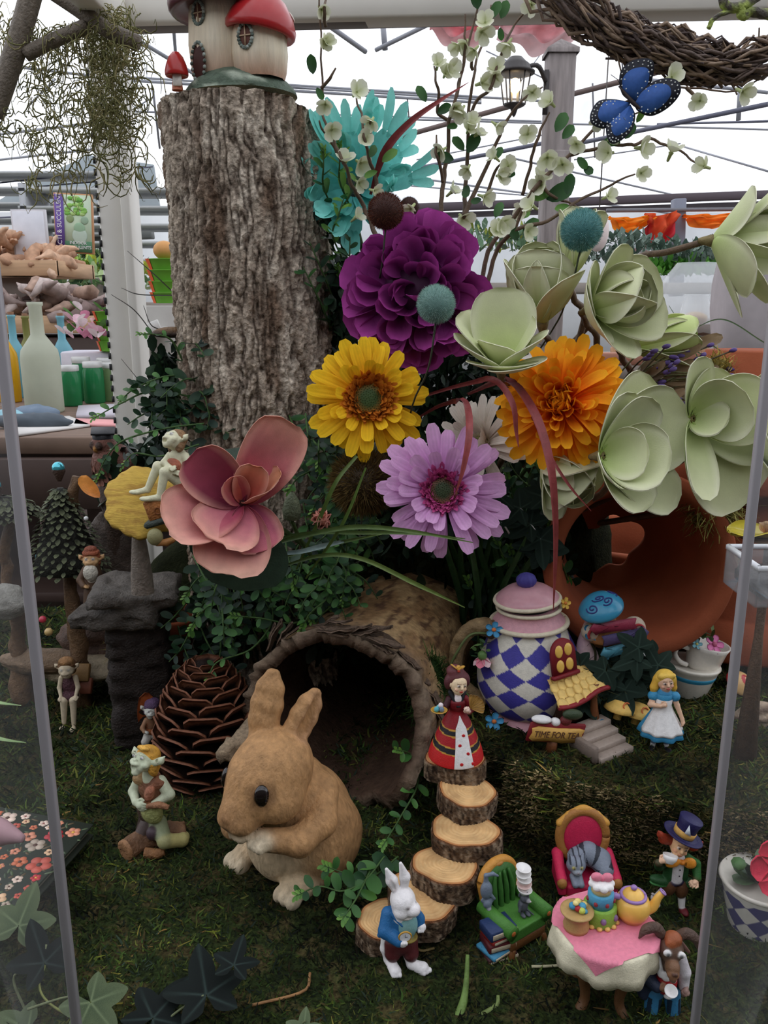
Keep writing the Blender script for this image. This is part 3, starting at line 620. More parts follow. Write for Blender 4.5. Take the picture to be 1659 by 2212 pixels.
# plant benches
def bush(n, R_, cols, seed, flat=.5, L=.05):
    k = random.Random(seed); mb = MB(); g = petal(L, L*.5, .2, .5, n=4, m=3)
    for i in range(n):
        x, y = k.uniform(-1, 1)*R_[0], k.uniform(-1, 1)*R_[1]; z = k.uniform(0, 1)*R_[2]*(1-.5*(x/R_[0])**2)
        mb.add((g[0], g[1]), C(*k.choice(cols))*k.uniform(.7, 1.3), Tr(x, y, z)@Rz(k.uniform(0, 6.28))@Ry(-k.uniform(-.3, 1.2))@Sc(k.uniform(.6, 1.4)))
    return mb
gc = [(96, 130, 84), (120, 150, 96), (76, 108, 76), (150, 170, 120)]
for (u, v, Y, R_, cols, lab) in ((170, 628, 3.4, (.26, .2, .06), gc, 'grey green succulents massed on the bench behind the sign'), (175, 596, 4.0, (.3, .15, .05), [(190, 196, 70), (150, 180, 80), (110, 150, 80)], 'yellow green bedding plants on the far bench'), (150, 572, 4.6, (.35, .2, .06), gc, 'green plants on the farthest bench under the sign'),
        (1060, 545, 4.5, (.45, .2, .12), [(90, 120, 90), (110, 140, 110), (140, 150, 60)], 'green plants on the bench behind the purple flower'), (1345, 570, 4.5, (.3, .2, .14), [(84, 106, 92), (104, 122, 110), (70, 92, 80)], 'dark conifers in the shop behind the cream magnolia'), (1550, 580, 4.5, (.25, .2, .12), [(84, 106, 92), (104, 122, 110)], 'dark conifers behind the grey upright'),
        (1460, 598, 4.5, (.2, .1, .08), [(120, 190, 80), (100, 170, 70)], 'bright green moss mound in the glass terrarium row'), (860, 600, 4.5, (.25, .15, .1), gc, 'green plants in the gap beside the trunk')):
    p = P(u, v, Y); o = bush(420, R_, cols, int(u), L=.05).obj('bench_plants', leaf_m, None, Tr(p)); tag(o, lab, 'plants', kind='stuff')
bm_ = mat('bench_top', C(150, 142, 134), rough=.7, ns=4, na=.15)
for (u, v, Y, w, lab) in ((160, 650, 3.4, 1.2, 'grey plant bench behind the lower driftwood crate'), (1300, 610, 4.5, 3.6, 'long plant bench under the orange fabric'), (1460, 770, 2.32, .9, 'grey slatted bench edge behind the lavender bundle')):
    p = P(u, v, Y); t = T('plant_bench', lab, 'bench', (p.x, Y, -.69)); hh = p.z+.69
    MB().add(box(w, .5, .05, (0, .1, hh-.03), .004)).obj('top', bm_, t)
    for sx in (-1, 1): MB().add(box(.05, .4, hh-.05, (sx*w*.45, .1, (hh-.05)/2))).obj('leg', bm_, t)
p = P(1410, 775, 2.04); tag(MB().add(box(.5, .04, .03, b=.003)).obj('brick_edge', mat('brick_red', C(164, 112, 92)), None, Tr(p)), 'reddish ledge at the front of the grey bench', 'ledge')
# orange fabric swags
om = mat('orange_fabric', rough=.8, ns=20, na=.12, trl=.4)
def swag(u0, u1, v0, sag, hh, Y, lab, col, col2=None, seed=0):
    a = P(u0, v0, Y); b = P(u1, v0-4, Y); s = mpp(a); n, m = 30, 10; S_, T_ = np.meshgrid(np.linspace(0, 1, n), np.linspace(0, 1, m), indexing='ij')
    x = a.x+(b.x-a.x)*S_; z = a.z+(b.z-a.z)*S_-sag*s*4*S_*(1-S_)*(.35+.65*T_)-hh*s*T_*(.5+.5*np.sin(pi*S_)); y = Y+.05*np.sin(S_*14+T_*5+seed)+.04*np.sin(T_*14)
    c = mix(col, col if col2 is None else col2, sstep(.4, .7, T_+.3*np.sin(S_*9)*.5)); o = MB().add((np.stack([x, y, z], -1).reshape(-1, 3), [gridf(n, m)]), c.reshape(-1, 3)).obj('fabric_swag', om); tag(o, lab, 'fabric')
swag(1318, 1412, 466, 16, 22, 5.40, 'orange fabric swag left of the red drape', C(250, 150, 40))
swag(1480, 1600, 462, 8, 24, 5.40, 'orange fabric swag right of the grey upright', C(252, 140, 46))
swag(1398, 1462, 458, 22, 70, 5.38, 'red orange fabric drape with a cream fold in the middle', C(226, 96, 56), C(206, 60, 70), 2)
swag(1376, 1424, 560, 6, 46, 4.9, 'bright orange fabric falling behind the magnolia stem', C(244, 96, 36), None, 4)
swag(930, 1080, 40, 10, 40, 3.4, 'sheer red netting bunched under the header at centre', C(226, 140, 146), C(240, 196, 198), 6)
swag(1080, 1262, 36, 8, 60, 3.4, 'sheer pink red netting hanging beside the timber pillar', C(222, 160, 164), C(238, 206, 208), 9)
# framed picture, hanging jar, glass terrarium, baskets
p = P(1372, 512, 11.96); t = T('framed_picture', 'pale framed picture behind the red drape', 'picture', p); MB().add(box(.36, .03, .38), C(190, 150, 150)).obj('frame', plain, t); MB().add(box(.28, .01, .30, (0, -.018, 0)), C(206, 220, 222)).obj('print', plain, t)
p = P(1292, 500, 4); tag(MB().add(sphere((0, 0, 0), (.05, .05, .09), 14, 10), C(226, 210, 206)).add(tube([(0, 0, .08), (0, 0, 1.0)], .003, 5), C(90, 84, 80)).obj('paper_lantern', plain, None, Tr(p)), 'pale paper lantern hanging behind the teal ball', 'lantern')
p = P(1500, 700, 2.2); s = mpp(p); t = T('glass_jar', 'small clear glass jar of shells on the bench behind the magnolias', 'jar', p)
MB().add(lathe([(36*s, 0), (30*s, 40*s), (24*s, 58*s), (26*s, 62*s), (24*s, 62*s)], 20)).obj('glass', mat('clear_jar', (.86, .9, .92), rough=.05, alpha=.35, spec=.6), t)
MB().add(sphere((0, 0, 12*s), (26*s, 26*s, 14*s)), C(196, 170, 140)).obj('filling', plain, t)
t = T('terrarium_bowl', 'round brown soil terrarium bowl right of the cream magnolias', 'terrarium', P(1490, 745, 2.35)); s = mpp(t.location)
MB().add(lathe([(.001, 0), (60*s, 2*s), (84*s, 60*s), (70*s, 130*s), (40*s, 170*s)], 24)).obj('glass', MT['clear_jar'], t); MB().add(sphere((0, 0, 30*s), (72*s, 72*s, 30*s)), C(96, 72, 58)).obj('soil', plain, t)
for i, (u, v, Y, sz, cc, lab) in enumerate(((1450, 742, 2.36, (.1, .06, .045), (150, 88, 80), 'dark red bowl on the far bench'), (1425, 756, 2.3, (.16, .05, .03), (190, 146, 112), 'tan wooden tray on the bench behind the magnolia'), (1395, 752, 2.25, (.07, .04, .02), (196, 176, 160), 'pile of pale shells beside the glass jar'), (1620, 640, 2.0, (.09, .09, .2), (176, 168, 170), 'tall pale grey planter at the right edge'))):
    p = P(u, v, Y); g = sphere((0, 0, 0), sz, 20, 12); tag(MB().add((np.clip(g[0], -.8*np.array(sz), .8*np.array(sz)), g[1]), C(*cc)).obj('shop_goods', plain, None, Tr(p)), lab, 'bowl' if i == 0 else 'tray' if i == 1 else 'shells' if i == 2 else 'planter')
tg_ = tag(MB().add(tube([P(1310, 455, 5.44), P(1610, 452, 5.44)], .012, 8), C(110, 110, 116)).obj('curtain_rod', plain), 'grey rod carrying the orange fabric swags', 'rod')
# shelving racks far left
for (u, v, Y, lab) in ((280, 520, 4.3, 'pale metal plant rack behind the post'), (95, 470, 5.0, 'grey metal rack behind the white board')):
    p = P(u, v, Y); t = T('metal_rack', lab, 'rack', (p.x, Y, -.69)); H = p.z+.69+.25
    for sx in (-.45, .45): MB().add(box(.03, .3, H, (sx, 0, H/2)), C(170, 172, 176)).obj('upright', plain, t)
    for i in range(5): MB().add(box(.95, .3, .014, (0, 0, H-.08*i-.03)), C(178, 180, 180)).obj('shelf', plain, t)
p = P(356, 560, 2.04); tag(MB().add(sphere((0, 0, 0), (.026, .026, .022)), C(206, 150, 90)).obj('gourd', plain, None, Tr(p+V((0, 0, .02)))), 'tan round gourd above the upper pot stack', 'gourd')
for (u, v, Y, sx, sz, cc, lab) in ((232, 630, 3.4, .1, .12, (150, 138, 130), 'grey stone planter beside the post'),):
    p = P(u, v, Y); g = lathe([(.001, -sz/2), (sx*.9, -sz/2), (sx, -sz*.1), (sx*.6, sz*.2), (sx*.7, sz*.4), (.001, sz*.5)], 16); tag(MB().add(g, C(*cc)).obj('stone_ornament', plain, None, Tr(p)), lab, 'ornament')
# ================================================================== TREE STUMP
def bark_disp(th, z, r0, seed=0, fu=1., fz=1.):
    q = np.stack([np.cos(th)*r0*95*fu, np.sin(th)*r0*95*fu, z*17*fz], -1)
    w = fbm(np.stack([np.cos(th)*r0*25, np.sin(th)*r0*25, z*22], -1), 3, seed+3)-.5
    q2 = q+np.stack([w*1.8, w*1.8, w*.8], -1); rid = 1-np.abs(2*fbm(q2, 3, seed)-1)*2.0
    fur = np.clip(rid, 0, 1)**2.2                                  # furrows
    fl = fbm(np.stack([np.cos(th)*r0*230, np.sin(th)*r0*230, z*130], -1)+w[..., None]*2, 3, seed+7); fl2 = vnoise(np.stack([np.cos(th)*r0*520, np.sin(th)*r0*520, z*300], -1), seed+9)
    plate = np.floor(fl*7)/7*.6+fl*.4
    return (1-fur*.9)*.0050+plate*.0075+fl2*.0022, fur, fl, fl2
bark_m = mat('bark', rough=.9, ns=260, na=.45, bump=1.6, bs=330, spec=.12)
sx0, sY = -.156, 1.0
nz_, nt = 520, 520
zz = np.linspace(-.03, .715, nz_); tt = np.linspace(0, 2*pi, nt, endpoint=False); ZZ, TT = np.meshgrid(zz, tt, indexing='ij')
d, fur, fl, fl2 = bark_disp(TT, ZZ, .09)
base = .0835+.006*np.exp(-((ZZ-.47)/.1)**2)*np.clip(np.cos(TT-.2), 0, 1)*1.6+.012*sstep(.12, -.02, ZZ)+.004*sstep(.6, .7, ZZ)*np.cos(TT-pi)+.004*(fbm(np.stack([np.cos(TT)*2, np.sin(TT)*2, ZZ*4], -1), 2, 1)-.5)
Rr = base+d-.004; zt_ = ZZ+.0
topz = .716+.006*np.cos(TT-pi)-.02*np.clip(np.cos(TT-.1)-.55, 0, 1)*1.2+.004*(vnoise(np.stack([np.cos(TT)*6, np.sin(TT)*6, 0*TT], -1), 4)-.5)
ZZ2 = np.minimum(ZZ, topz)
v = np.stack([Rr*np.cos(TT), Rr*np.sin(TT), ZZ2], -1)
pale = sstep(.5, .72, fbm(np.stack([np.cos(TT)*7, np.sin(TT)*7, ZZ*28], -1), 3, 31))
c = mix(C(172, 158, 142), C(200, 188, 172), pale); c = mix(c, C(118, 98, 82), sstep(.45, .75, fbm(np.stack([np.cos(TT)*5, np.sin(TT)*5, ZZ*18], -1), 3, 12))); c = mix(c, C(80, 66, 56), sstep(.35, .95, fur)*.8); c = c*(.45+.5*fl2[..., None]+.75*(fl[..., None]))
mb = MB(); mb.add((v.reshape(-1, 3), [gridf(nz_, nt, False, True)]), np.clip(c, 0, 1).reshape(-1, 3))
st = T('tree_stump', 'tall grey brown tree stump with furrowed bark carrying the mushroom house', 'stump', (sx0, sY, 0))
mb.obj('bark', bark_m, st)
rt = v[-1]; rad = np.linspace(1, .001, 30)[:, None, None]; tv = np.stack([rt[None, :, 0]*rad[..., 0], rt[None, :, 1]*rad[..., 0], np.broadcast_to(rt[None, :, 2], (30, nt))-.001+0*rad[..., 0]], -1)
tv[..., 2] = tv[..., 2]*rad[..., 0]+.716*(1-rad[..., 0])
ringc = mix(C(170, 140, 104), C(132, 100, 70), (.5+.5*np.sin(rad[..., 0]*90))*np.ones((30, nt)))
MB().add((tv.reshape(-1, 3), [gridf(30, nt, False, True)]), ringc.reshape(-1, 3)).obj('cut_top', wood_m, st)

# ================================================================== MUSHROOM HOUSE on the stump
hp = V((P(522, 205, .985).x, .985, .722)); s = .000494
mh = T('mushroom_house', 'twin tower mushroom house with red and plum caps standing on the stump', 'fairy house', hp)
def capsh(r, h, n=36, lip=.16): return lathe([(.001, h), (r*.3, h*.96), (r*.62, h*.74), (r*.88, h*.36), (r*1.0, h*.05), (r*.985, -h*lip*.6), (r*.93, -h*lip), (r*.8, -h*lip*.6), (r*.45, -h*lip*.1), (.001, -h*.02)], n)
grain = mat('cream_resin_planks', rough=.6, ns=60, na=.12, bump=.5, bs=120, stretch=(5, 5, .5))
def tower(cx, cy, r, h, nm):
    g = lathe([(r*.92, 0), (r*1.0, h*.12), (r*1.07, h*.4), (r*1.02, h*.72), (r*.86, h), (.001, h)], 40)
    th = np.arctan2(g[0][:, 1], g[0][:, 0]); t = g[0][:, 2]/h; rr = 1+.02*np.sin(th*11+np.sin(th*3)); v = g[0]*np.stack([rr, rr, rr*0+1], 1)
    g2 = MB().add((v, g[1]), mix(mix(C(226, 208, 178), C(236, 226, 204), vnoise(np.stack([th*3, t*2, t*0], -1), 3)), C(176, 120, 96), np.clip(.9-t*3, 0, .75)+.5*sstep(.8, 1, t)*.7))
    return g2.obj(nm, grain, mh, Tr(cx, cy, .012))
base_g = sphere((0, 0, -.004), (124*s, 106*s, 66*s), 40, 20); bv = base_g[0]*(1+.06*(fbm(base_g[0]*60, 3, 2)[:, None]-.5)); bv[:, 2] = np.maximum(bv[:, 2], 0)
MB().add((bv, base_g[1]), mix(C(84, 100, 84), C(186, 196, 178), sstep(.55, .7, fbm(bv*np.array([40, 40, 140]), 3, 4)))).obj('mossy_base', resin_rough, mh)
tower(-38*s, 6*s, 70*s, 186*s, 'tall_tower'); tower(48*s, -38*s, 56*s, 122*s, 'short_tower')
def spots(r, h, n, seed):
    mb = MB(); k = random.Random(seed)
    for i in range(n):
        a = 2*pi*i/n+k.uniform(-.3, .3); q = k.uniform(.25, .95); an = q*1.25; mb.add(sphere((0, 0, 0), (r*.13*k.uniform(.7, 1.3), r*.10, r*.03), 10, 6), C(236, 226, 214), Rz(a)@Tr(r*math.sin(an)*1.0, 0, h*math.cos(an)**1.3)@Ry(an*.9))
    return mb
MB().add(capsh(122*s, 96*s), C(96, 46, 62)).obj('plum_cap', resin_gloss, mh, Tr(-30*s, 6*s, 182*s)@Ry(-.06)); spots(122*s, 96*s, 9, 2).obj('cap_spots', plain, mh, Tr(-30*s, 6*s, 182*s)@Ry(-.06))
MB().add(capsh(76*s, 74*s), C(172, 34, 38)).obj('red_cap', resin_gloss, mh, Tr(52*s, -40*s, 122*s)@Ry(.16)); spots(76*s, 74*s, 6, 5).obj('cap_spots', plain, mh, Tr(52*s, -40*s, 122*s)@Ry(.16))
def stones(cx, cz, w, h, nm, tx, ty, r, az, arch=True, pane=(96, 56, 44)):
    M = Tr(tx, ty, 0)@Rz(az)@Tr(0, -r, cz); mb = MB(); n = 20
    for i in range(n):
        a = 2*pi*i/n; mb.add(sphere((w*math.cos(a)/2, -.0004, h*math.sin(a)/2), (4.6*s, 3.4*s, 4.2*s), 7, 5), C(*RN.choice([(120, 132, 124), (90, 100, 92), (168, 176, 168)])))
    o = MB().add(sphere((0, .0006, 0), (w/2, 2.4*s, h/2), 16, 10), C(*pane)).obj(nm, plain, mh, M); mb.obj('stone_surround', resin_rough, o); return o
w1 = stones(0, 96*s, 32*s, 46*s, 'window', 48*s, -38*s, 60*s, -.35); MB().add(box(2.4*s, 2*s, 40*s, (0, -2*s, 0))).add(box(26*s, 2*s, 2.4*s, (0, -2*s, 0))).obj('glazing_bars', mat('bar_tan', C(196, 170, 140)), w1)
w2 = stones(0, 150*s, 30*s, 44*s, 'window', -38*s, 6*s, 72*s, -.55); MB().add(box(2.4*s, 2*s, 38*s, (0, -2*s, 0))).add(box(26*s, 2*s, 2.4*s, (0, -2*s, 0))).obj('glazing_bars', MT['bar_tan'], w2)
stones(0, 56*s, 40*s, 76*s, 'door', -38*s, 6*s, 74*s, -.62, pane=(70, 38, 34))
ms_ = T('small_mushroom', 'tiny red capped mushroom figurine at the left foot of the mushroom house', 'mushroom', hp+V((-128*s, -.028, 0)))
MB().add(lathe([(12*s, 0), (10*s, 20*s), (12*s, 40*s), (.001, 42*s)], 16), C(196, 120, 92)).obj('stem', resin, ms_); MB().add(capsh(25*s, 42*s, 20), C(178, 40, 38)).obj('cap', resin_gloss, ms_, Tr(0, 0, 34*s)); MB().add(box(19*s, 4*s, 24*s, (3*s, -12*s, 18*s), .0008), C(226, 222, 214)).obj('white_window', resin, ms_)

# ================================================================== HOLLOW LOG
la, lb = V((-.050, .775, .086)), V((.066, 1.13, .076)); ax = (lb-la).normalized(); Lg = (lb-la).length
ni, nj = 90, 220; S_, TH = np.meshgrid(np.linspace(0, 1, ni), np.linspace(0, 2*pi, nj, endpoint=False), indexing='ij')
lm = frame(la, ax); lminv = lm.inverted()
left = np.clip(np.cos(TH-3.5), 0, 1)
jag = .030*(fbm(np.stack([np.cos(TH)*4, np.sin(TH)*4, 0*TH], -1), 4, 3)-.5)+.010*(vnoise(np.stack([np.cos(TH)*14, np.sin(TH)*14, 0*TH], -1), 5)-.5)
def logsurf(r, ins):
    n = fbm(np.stack([np.cos(TH)*5, np.sin(TH)*5, S_*10], -1), 4, 6); crust = np.exp(-S_*Lg/.022)
    fn = fbm(np.stack([np.cos(TH)*16, np.sin(TH)*16, S_*26], -1), 3, 8)
    rr = r+.008*(n-.5)+(crust*(.012*(fn-.25)) if not ins else crust*.004*(fn-.5))+.005*np.cos(TH*2+.6)
    zz = S_*Lg+(1-S_)**6*(jag-.004)-.022*np.clip(np.cos(TH-pi*1.12), 0, 1)**8*(1-S_)**4*2.6
    v = np.stack([rr*np.cos(TH), rr*np.sin(TH), zz], -1)
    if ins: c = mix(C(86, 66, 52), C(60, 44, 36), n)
    else:
        pt = sstep(.42, .6, fbm(np.stack([np.cos(TH)*6, np.sin(TH)*6, S_*14], -1), 4, 15)); c = mix(C(156, 122, 84), C(188, 156, 112), pt); c = mix(c, C(112, 84, 62), sstep(.56, .66, fn)); c = mix(c, C(124, 108, 92)*(.5+fn[..., None]), np.clip(crust*1.5, 0, .95))
    return v, np.clip(c, 0, 1)
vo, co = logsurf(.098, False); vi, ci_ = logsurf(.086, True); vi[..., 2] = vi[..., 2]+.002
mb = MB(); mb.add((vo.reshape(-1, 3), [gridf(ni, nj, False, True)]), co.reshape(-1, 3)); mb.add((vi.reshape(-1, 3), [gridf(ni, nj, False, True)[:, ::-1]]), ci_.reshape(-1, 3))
j = np.arange(nj); j2 = (j+1) % nj; k = ni*nj; e = (ni-1)*nj
mb.f.append(np.stack([j, j2, k+j2, k+j], 1)); mb.f.append(np.stack([e+j, k+e+j, k+e+j2, e+j2], 1)); mb.mi += [0, 0]
lg = T('hollow_log', 'hollow weathered log with a ragged crusty mouth behind the rabbit statue', 'log', lm)
mb.obj('shell', mat('log_wood', rough=.85, ns=130, na=.35, bump=.9, bs=300, spec=.15), lg)
# broken flakes around the rim
fk = MB()
for i in range(26):
    a = RN.uniform(.2, 3.0); r = .099+RN.uniform(-.003, .006); L = RN.uniform(.018, .045); g = petal(L, L*.45, 0, .25, .1, n=6, m=4, rip=.1, th=.002)
    v_ = g[0]+(fbm(g[0]*160, 2, i)[:, None]-.5)*.004
    fk.add((v_, g[1]), mix(C(116, 98, 82), C(84, 66, 54), fbm(v_*200, 2, i)), Rz(a)@Tr(r, 0, RN.uniform(-.006, .02))@Rz(pi/2+RN.uniform(-.5, .5))@Rx(pi/2*RN.uniform(.9, 1.1)))
fk.obj('bark_flakes', mat('log_flake', rough=.9, ns=300, na=.4, bump=.8, bs=500), lg)
sp_ = lminv@P(478, 1632, .745); spv = [lm.inverted()@q for q in (P(580, 1560, .80), P(530, 1600, .77), P(475, 1636, .74))]
g = tube(spv, [.016, .013, .006], 10, res=14); v_ = g[0]+(fbm(g[0]*140, 3, 2)[:, None]-.5)*.012; MB().add((v_, g[1]), mix(C(124, 106, 88), C(170, 150, 122), fbm(v_*180, 2, 3))).obj('splinter', MT['log_flake'], lg)

# ================================================================== RABBIT STATUE
rb0 = G(640, 1880, .0); rb = T('rabbit_statue', 'brown resin rabbit statue sitting up before the hollow log', 'statue', (rb0.x, rb0.y, gzf(rb0.x, rb0.y)-.003))
tan, dk, cr, wh = C(176, 134, 90), C(142, 102, 64), C(206, 182, 148), C(212, 196, 168)
fz = -.69                                             # facing angle about Z
F = np.array([-.64, -.77, 0]); Rt = np.array([.77, -.64, 0])
def L3(f, r, z): return F*f+Rt*r+np.array([0, 0, z])
head = np.array([-1.7, -3.3, 12.3]); bc = np.array([.5, 1.1, 0])
pr = [E(bc+np.array([0, 0, 5.2]), (4.7, 4.7, 5.3), tan), E((-.3, -.3, 8.6), (3.7, 3.6, 3.9), tan), E(bc+L3(2.3, -.2, 4.3), (3.5, 3.0, 3.9), cr, (0, 0, fz)),
      E(bc+L3(-.6, 3.0, 3.9), (2.1, 3.7, 3.8), tan, (0, 0, fz)), E(bc+L3(-.6, -2.9, 3.7), (2.0, 3.4, 3.5), tan, (0, 0, fz)),
      E(head, (3.35, 3.9, 3.35), tan, (.35, 0, fz)), E(head+L3(-.9, 0, .9), (3.1, 3.2, 2.9), tan), E(head+L3(2.5, 0, -1.5), (2.0, 2.3, 1.9), tan, (.5, 0, fz)),
      E(head+L3(3.7, .72, -2.35), (1.0, 1.0, .85), tan, (0, 0, fz)), E(head+L3(3.7, -.72, -2.35), (1.0, 1.0, .85), tan, (0, 0, fz)), E(head+L3(4.35, 0, -1.75), (.55, .5, .36), dk, k=.25), E(head+L3(3.6, 0, -3.1), (.75, .75, .55), cr, k=.3),
      E(head+L3(.6, 2.15, -1.2), (1.55, 2.1, 1.75), tan, (0, 0, fz)), E(head+L3(.6, -2.15, -1.2), (1.55, 2.1, 1.75), tan, (0, 0, fz)),
      E((1.0, -2.4, 1.35), (1.5, 2.5, 1.4), cr, (0, 0, fz)), E((-4.3, 2.0, 1.2), (1.35, 2.3, 1.25), cr, (0, 0, fz))]
for c_ in (np.array([1.0, -2.4, .95])+F*2.1, np.array([-4.3, 2.0, .9])+F*1.9):
    for q in (-.75, 0, .75): pr.append(E(c_+Rt*q*1.05, (.55, .85, .78), wh, (0, 0, fz), k=.22))
pr += chain([(2.7, -1.0, 9.6), (2.6, -3.4, 8.0), (1.0, -5.3, 7.4), (-1.6, -6.2, 8.2)], [1.4, 1.35, 1.2, .95], tan, k=.5)
pr += chain([(-4.2, .6, 9.2), (-4.9, -1.6, 8.2), (-4.6, -4.0, 8.0), (-3.6, -5.4, 8.7)], [1.2, 1.15, 1.05, .9], tan, k=.5)
for bx_, d_ in ((np.array([-1.9, -6.6, 8.35]), 1), (np.array([-3.5, -5.9, 8.85]), -1)):
    pr.append(E(bx_, (.95, .8, .8), wh, (0, 0, fz), k=.3))
    for i in (-1, 0, 1): pr.append(E(bx_+F*.55+Rt*.48*i+np.array([0, 0, -.1]), (.34, .6, .55), wh, (0, 0, fz), k=.14))
el0, el1 = np.array([-2.5, -1.7, 15.0]), np.array([-1.4, -.2, 20.4]); er0, er1 = np.array([.1, -1.7, 14.6]), np.array([2.2, -.1, 18.5])
def ear(a, b, w, fac, col):
    d = b-a; o = [(a+d*t_, w*ww) for t_, ww in ((-.05, .7), (.25, .95), (.5, 1.0), (.75, .86), (.96, .45))]; n_ = np.cross(d/np.linalg.norm(d), np.array([fac[0], fac[1], 0])); n_ /= np.linalg.norm(n_); out = []
    for (c0, r0), (c1, r1) in zip(o[:-1], o[1:]):
        for q in (-.38, 0, .38): out.append(K(c0+n_*q*r0, c1+n_*q*r1, r0*.5, r1*.5, col, k=.3))
    return out
pr += ear(el0, el1, 1.62, (-.3, -1), tan)+ear(er0, er1, 1.6, (.75, -.66), tan)
def earcut(a, b, fac):
    d = b-a; f = np.array([fac[0], fac[1], .25]); f = f/np.linalg.norm(f); return [K(a+d*.22+f*1.12, a+d*.84+f*.9, .80, .5, C(206, 160, 132), k=.2)]
cut = earcut(er0, er1, (.8, -.6))
def surf(o, d):                                       # first point on the head skin along a direction
    d = np.array(d)/np.linalg.norm(d); t = 6.0
    for _ in range(400):
        if min(float(sdf(q, (o+d*t)[None])[0]) for q in pr[5:14]) < 0: break
        t -= .02
    return o+d*t
eyes = [surf(head+L3(1.3, 0, .1), L3(.62, sd*1.0, .10)) for sd in (1, -1)]
def paint(v, c):
    n = fbm(v*1.1, 4, 3); n2 = vnoise(v*4.5, 8); c = c*(.74+.5*n[:, None])*(.92+.14*n2[:, None])
    bel = np.exp(-(((v-(bc+L3(4.2, -.2, 4.2)))/np.array([3.2, 3.2, 3.2]))**2).sum(1)); c = mix(c, cr*(.85+.3*n[:, None]), np.clip(bel*1.3, 0, .9))
    for e_ in eyes: c = mix(c, C(100, 70, 46), np.clip(1.2-np.linalg.norm(v-e_, axis=1)/1.2, 0, .6))
    mz = np.exp(-(((v-(head+L3(4.2, 0, -2.1)))/1.6)**2).sum(1)); c = mix(c, C(134, 100, 70), mz*.45)
    sm = np.exp(-(((v-(head+L3(4.5, 0, -2.75)))/np.array([.45, .45, .22]))**2).sum(1)); c = mix(c, C(80, 54, 40), sm)
    gr = np.exp(-((v[:, 2]-7.1)/.5)**2)*(((v-np.array([-1, -4, 7]))**2).sum(1) < 30); c = mix(c, C(120, 86, 58), gr*.35)
    return np.clip(c, 0, 1)
g = blob(pr, .16, k=.6, cs=.18, cut=cut, paint=paint); g = (g[0]*.01, g[1], g[2])
MB().add(g).obj('body', mat('rabbit_resin', rough=.62, ns=200, na=.22, bump=.9, bs=330, stretch=(1, 1, .45), spec=.3), rb)
eye_m = mat('black_eye', C(22, 14, 12), rough=.08, spec=.8)
for sd, e_ in zip((1, -1), eyes):
    d = V(L3(.45, sd*1.0, .15)); MB().add(sphere((0, 0, 0), (.0066, .0092, .0042), 20, 14)).obj('eye', eye_m, rb, frame(V(e_*.01)-d.normalized()*.0012, d))

# ================================================================== WOOD SLICE STAIR
def wood_slice(rx, ry, th, seed, tilt=0):
    n = 90; a = np.linspace(0, 2*pi, n, endpoint=False); w = 1+.07*np.sin(a*2+seed)+.05*np.sin(a*3+seed*2.1)+.02*np.sin(a*7+seed)
    rb_ = 1+.05*(fbm(np.stack([np.cos(a)*5, np.sin(a)*5, a*0+seed], -1), 4, seed)-.5)
    ed = np.stack([rx*w*np.cos(a), ry*w*np.sin(a)], 1)
    top = []; rads = np.linspace(.001, 1, 34)
    v = np.concatenate([np.c_[ed*q*.93, np.full(n, th)+.0004*np.sin(q*60)] for q in rads]); q = np.repeat(rads, n); aa = np.tile(a, len(rads))
    ring = .5+.5*np.sin(q*46+1.5*fbm(v*70, 2, seed)); c = mix(C(222, 182, 128), C(204, 158, 104), ring*.55); c = mix(c, C(176, 118, 70), sstep(.86, .97, q)); c = mix(c, C(190, 146, 96), sstep(.5, .8, fbm(v*np.array([40, 130, 1]), 3, seed+5))*.6)
    cr_ = (np.abs(np.sin((aa-seed)*1.0)) < .016) & (q > .12) & (q < .8) & (np.cos(aa-seed) > 0); c[cr_] = C(120, 80, 50)
    f1 = gridf(34, n, False, True)
    hz = np.linspace(1, 0, 14); sv = []; sc = []
    for h in hz:
        fl = fbm(np.stack([np.cos(a)*9, np.sin(a)*9, a*0+h*2.2+seed], -1), 4, seed+2); pf = vnoise(np.stack([np.cos(a)*26, np.sin(a)*26, a*0+h*7], -1), seed+9)
        bulge = .95+.05*math.sin(min(1, (1-h)*4+.15)*pi/2)+.05*(fl-.5)+.03*(pf-.5)
        sv.append(np.c_[ed*bulge[:, None], np.full(n, th*h)]); sc.append(mix(mix(C(92, 74, 58), C(140, 122, 102), sstep(.48, .62, fl)), C(52, 40, 32), sstep(.55, .75, pf)))
    sc[0] = np.tile(C(120, 74, 46), (n, 1)); sv[0] = np.c_[ed*.945, np.full(n, th)]
    bb = np.c_[ed[:1]*0, [0.0]]
    return (v, [f1], c), (np.concatenate(sv), [gridf(14, n, False, True)], np.concatenate(sc))
slices = [(985, 1634, 126, .018, .094, 'topmost wood slice of the stair under the red dress figurine'), (1008, 1708, 142, .017, .0785, 'second wood slice down with a pointed left edge'), (1006, 1788, 150, .018, .063, 'third wood slice down with a thick bark edge'),
          (964, 1866, 154, .019, .0475, 'fourth wood slice down overhanging the green armchair'), (908, 1932, 160, .019, .033, 'fifth wood slice down behind the rabbit in the blue coat'), (832, 1985, 134, .018, .0185, 'lowest wood slice lying on the moss at the stair foot')]
slice_top = None
for i, (u, v_, w, th, z, lab) in enumerate(slices):
    p = G(u, v_, z); r = w*mpp(p)/2; t = T('wood_slice', lab, 'wood slice', Tr(p-V((0, 0, th)))@Rz(i*1.3)@Rx(.05 if i % 2 else -.03)@Ry(.05 if i % 3 else -.02), 'wood slice stair')
    a, b = wood_slice(r*1.0, r*(.93 if i != 1 else .86), th, i*3+2); MB().add(a).obj('cut_face', wood_m, t); MB().add(b).obj('bark', bark_m, t)
    if i == 0: slice_top = p

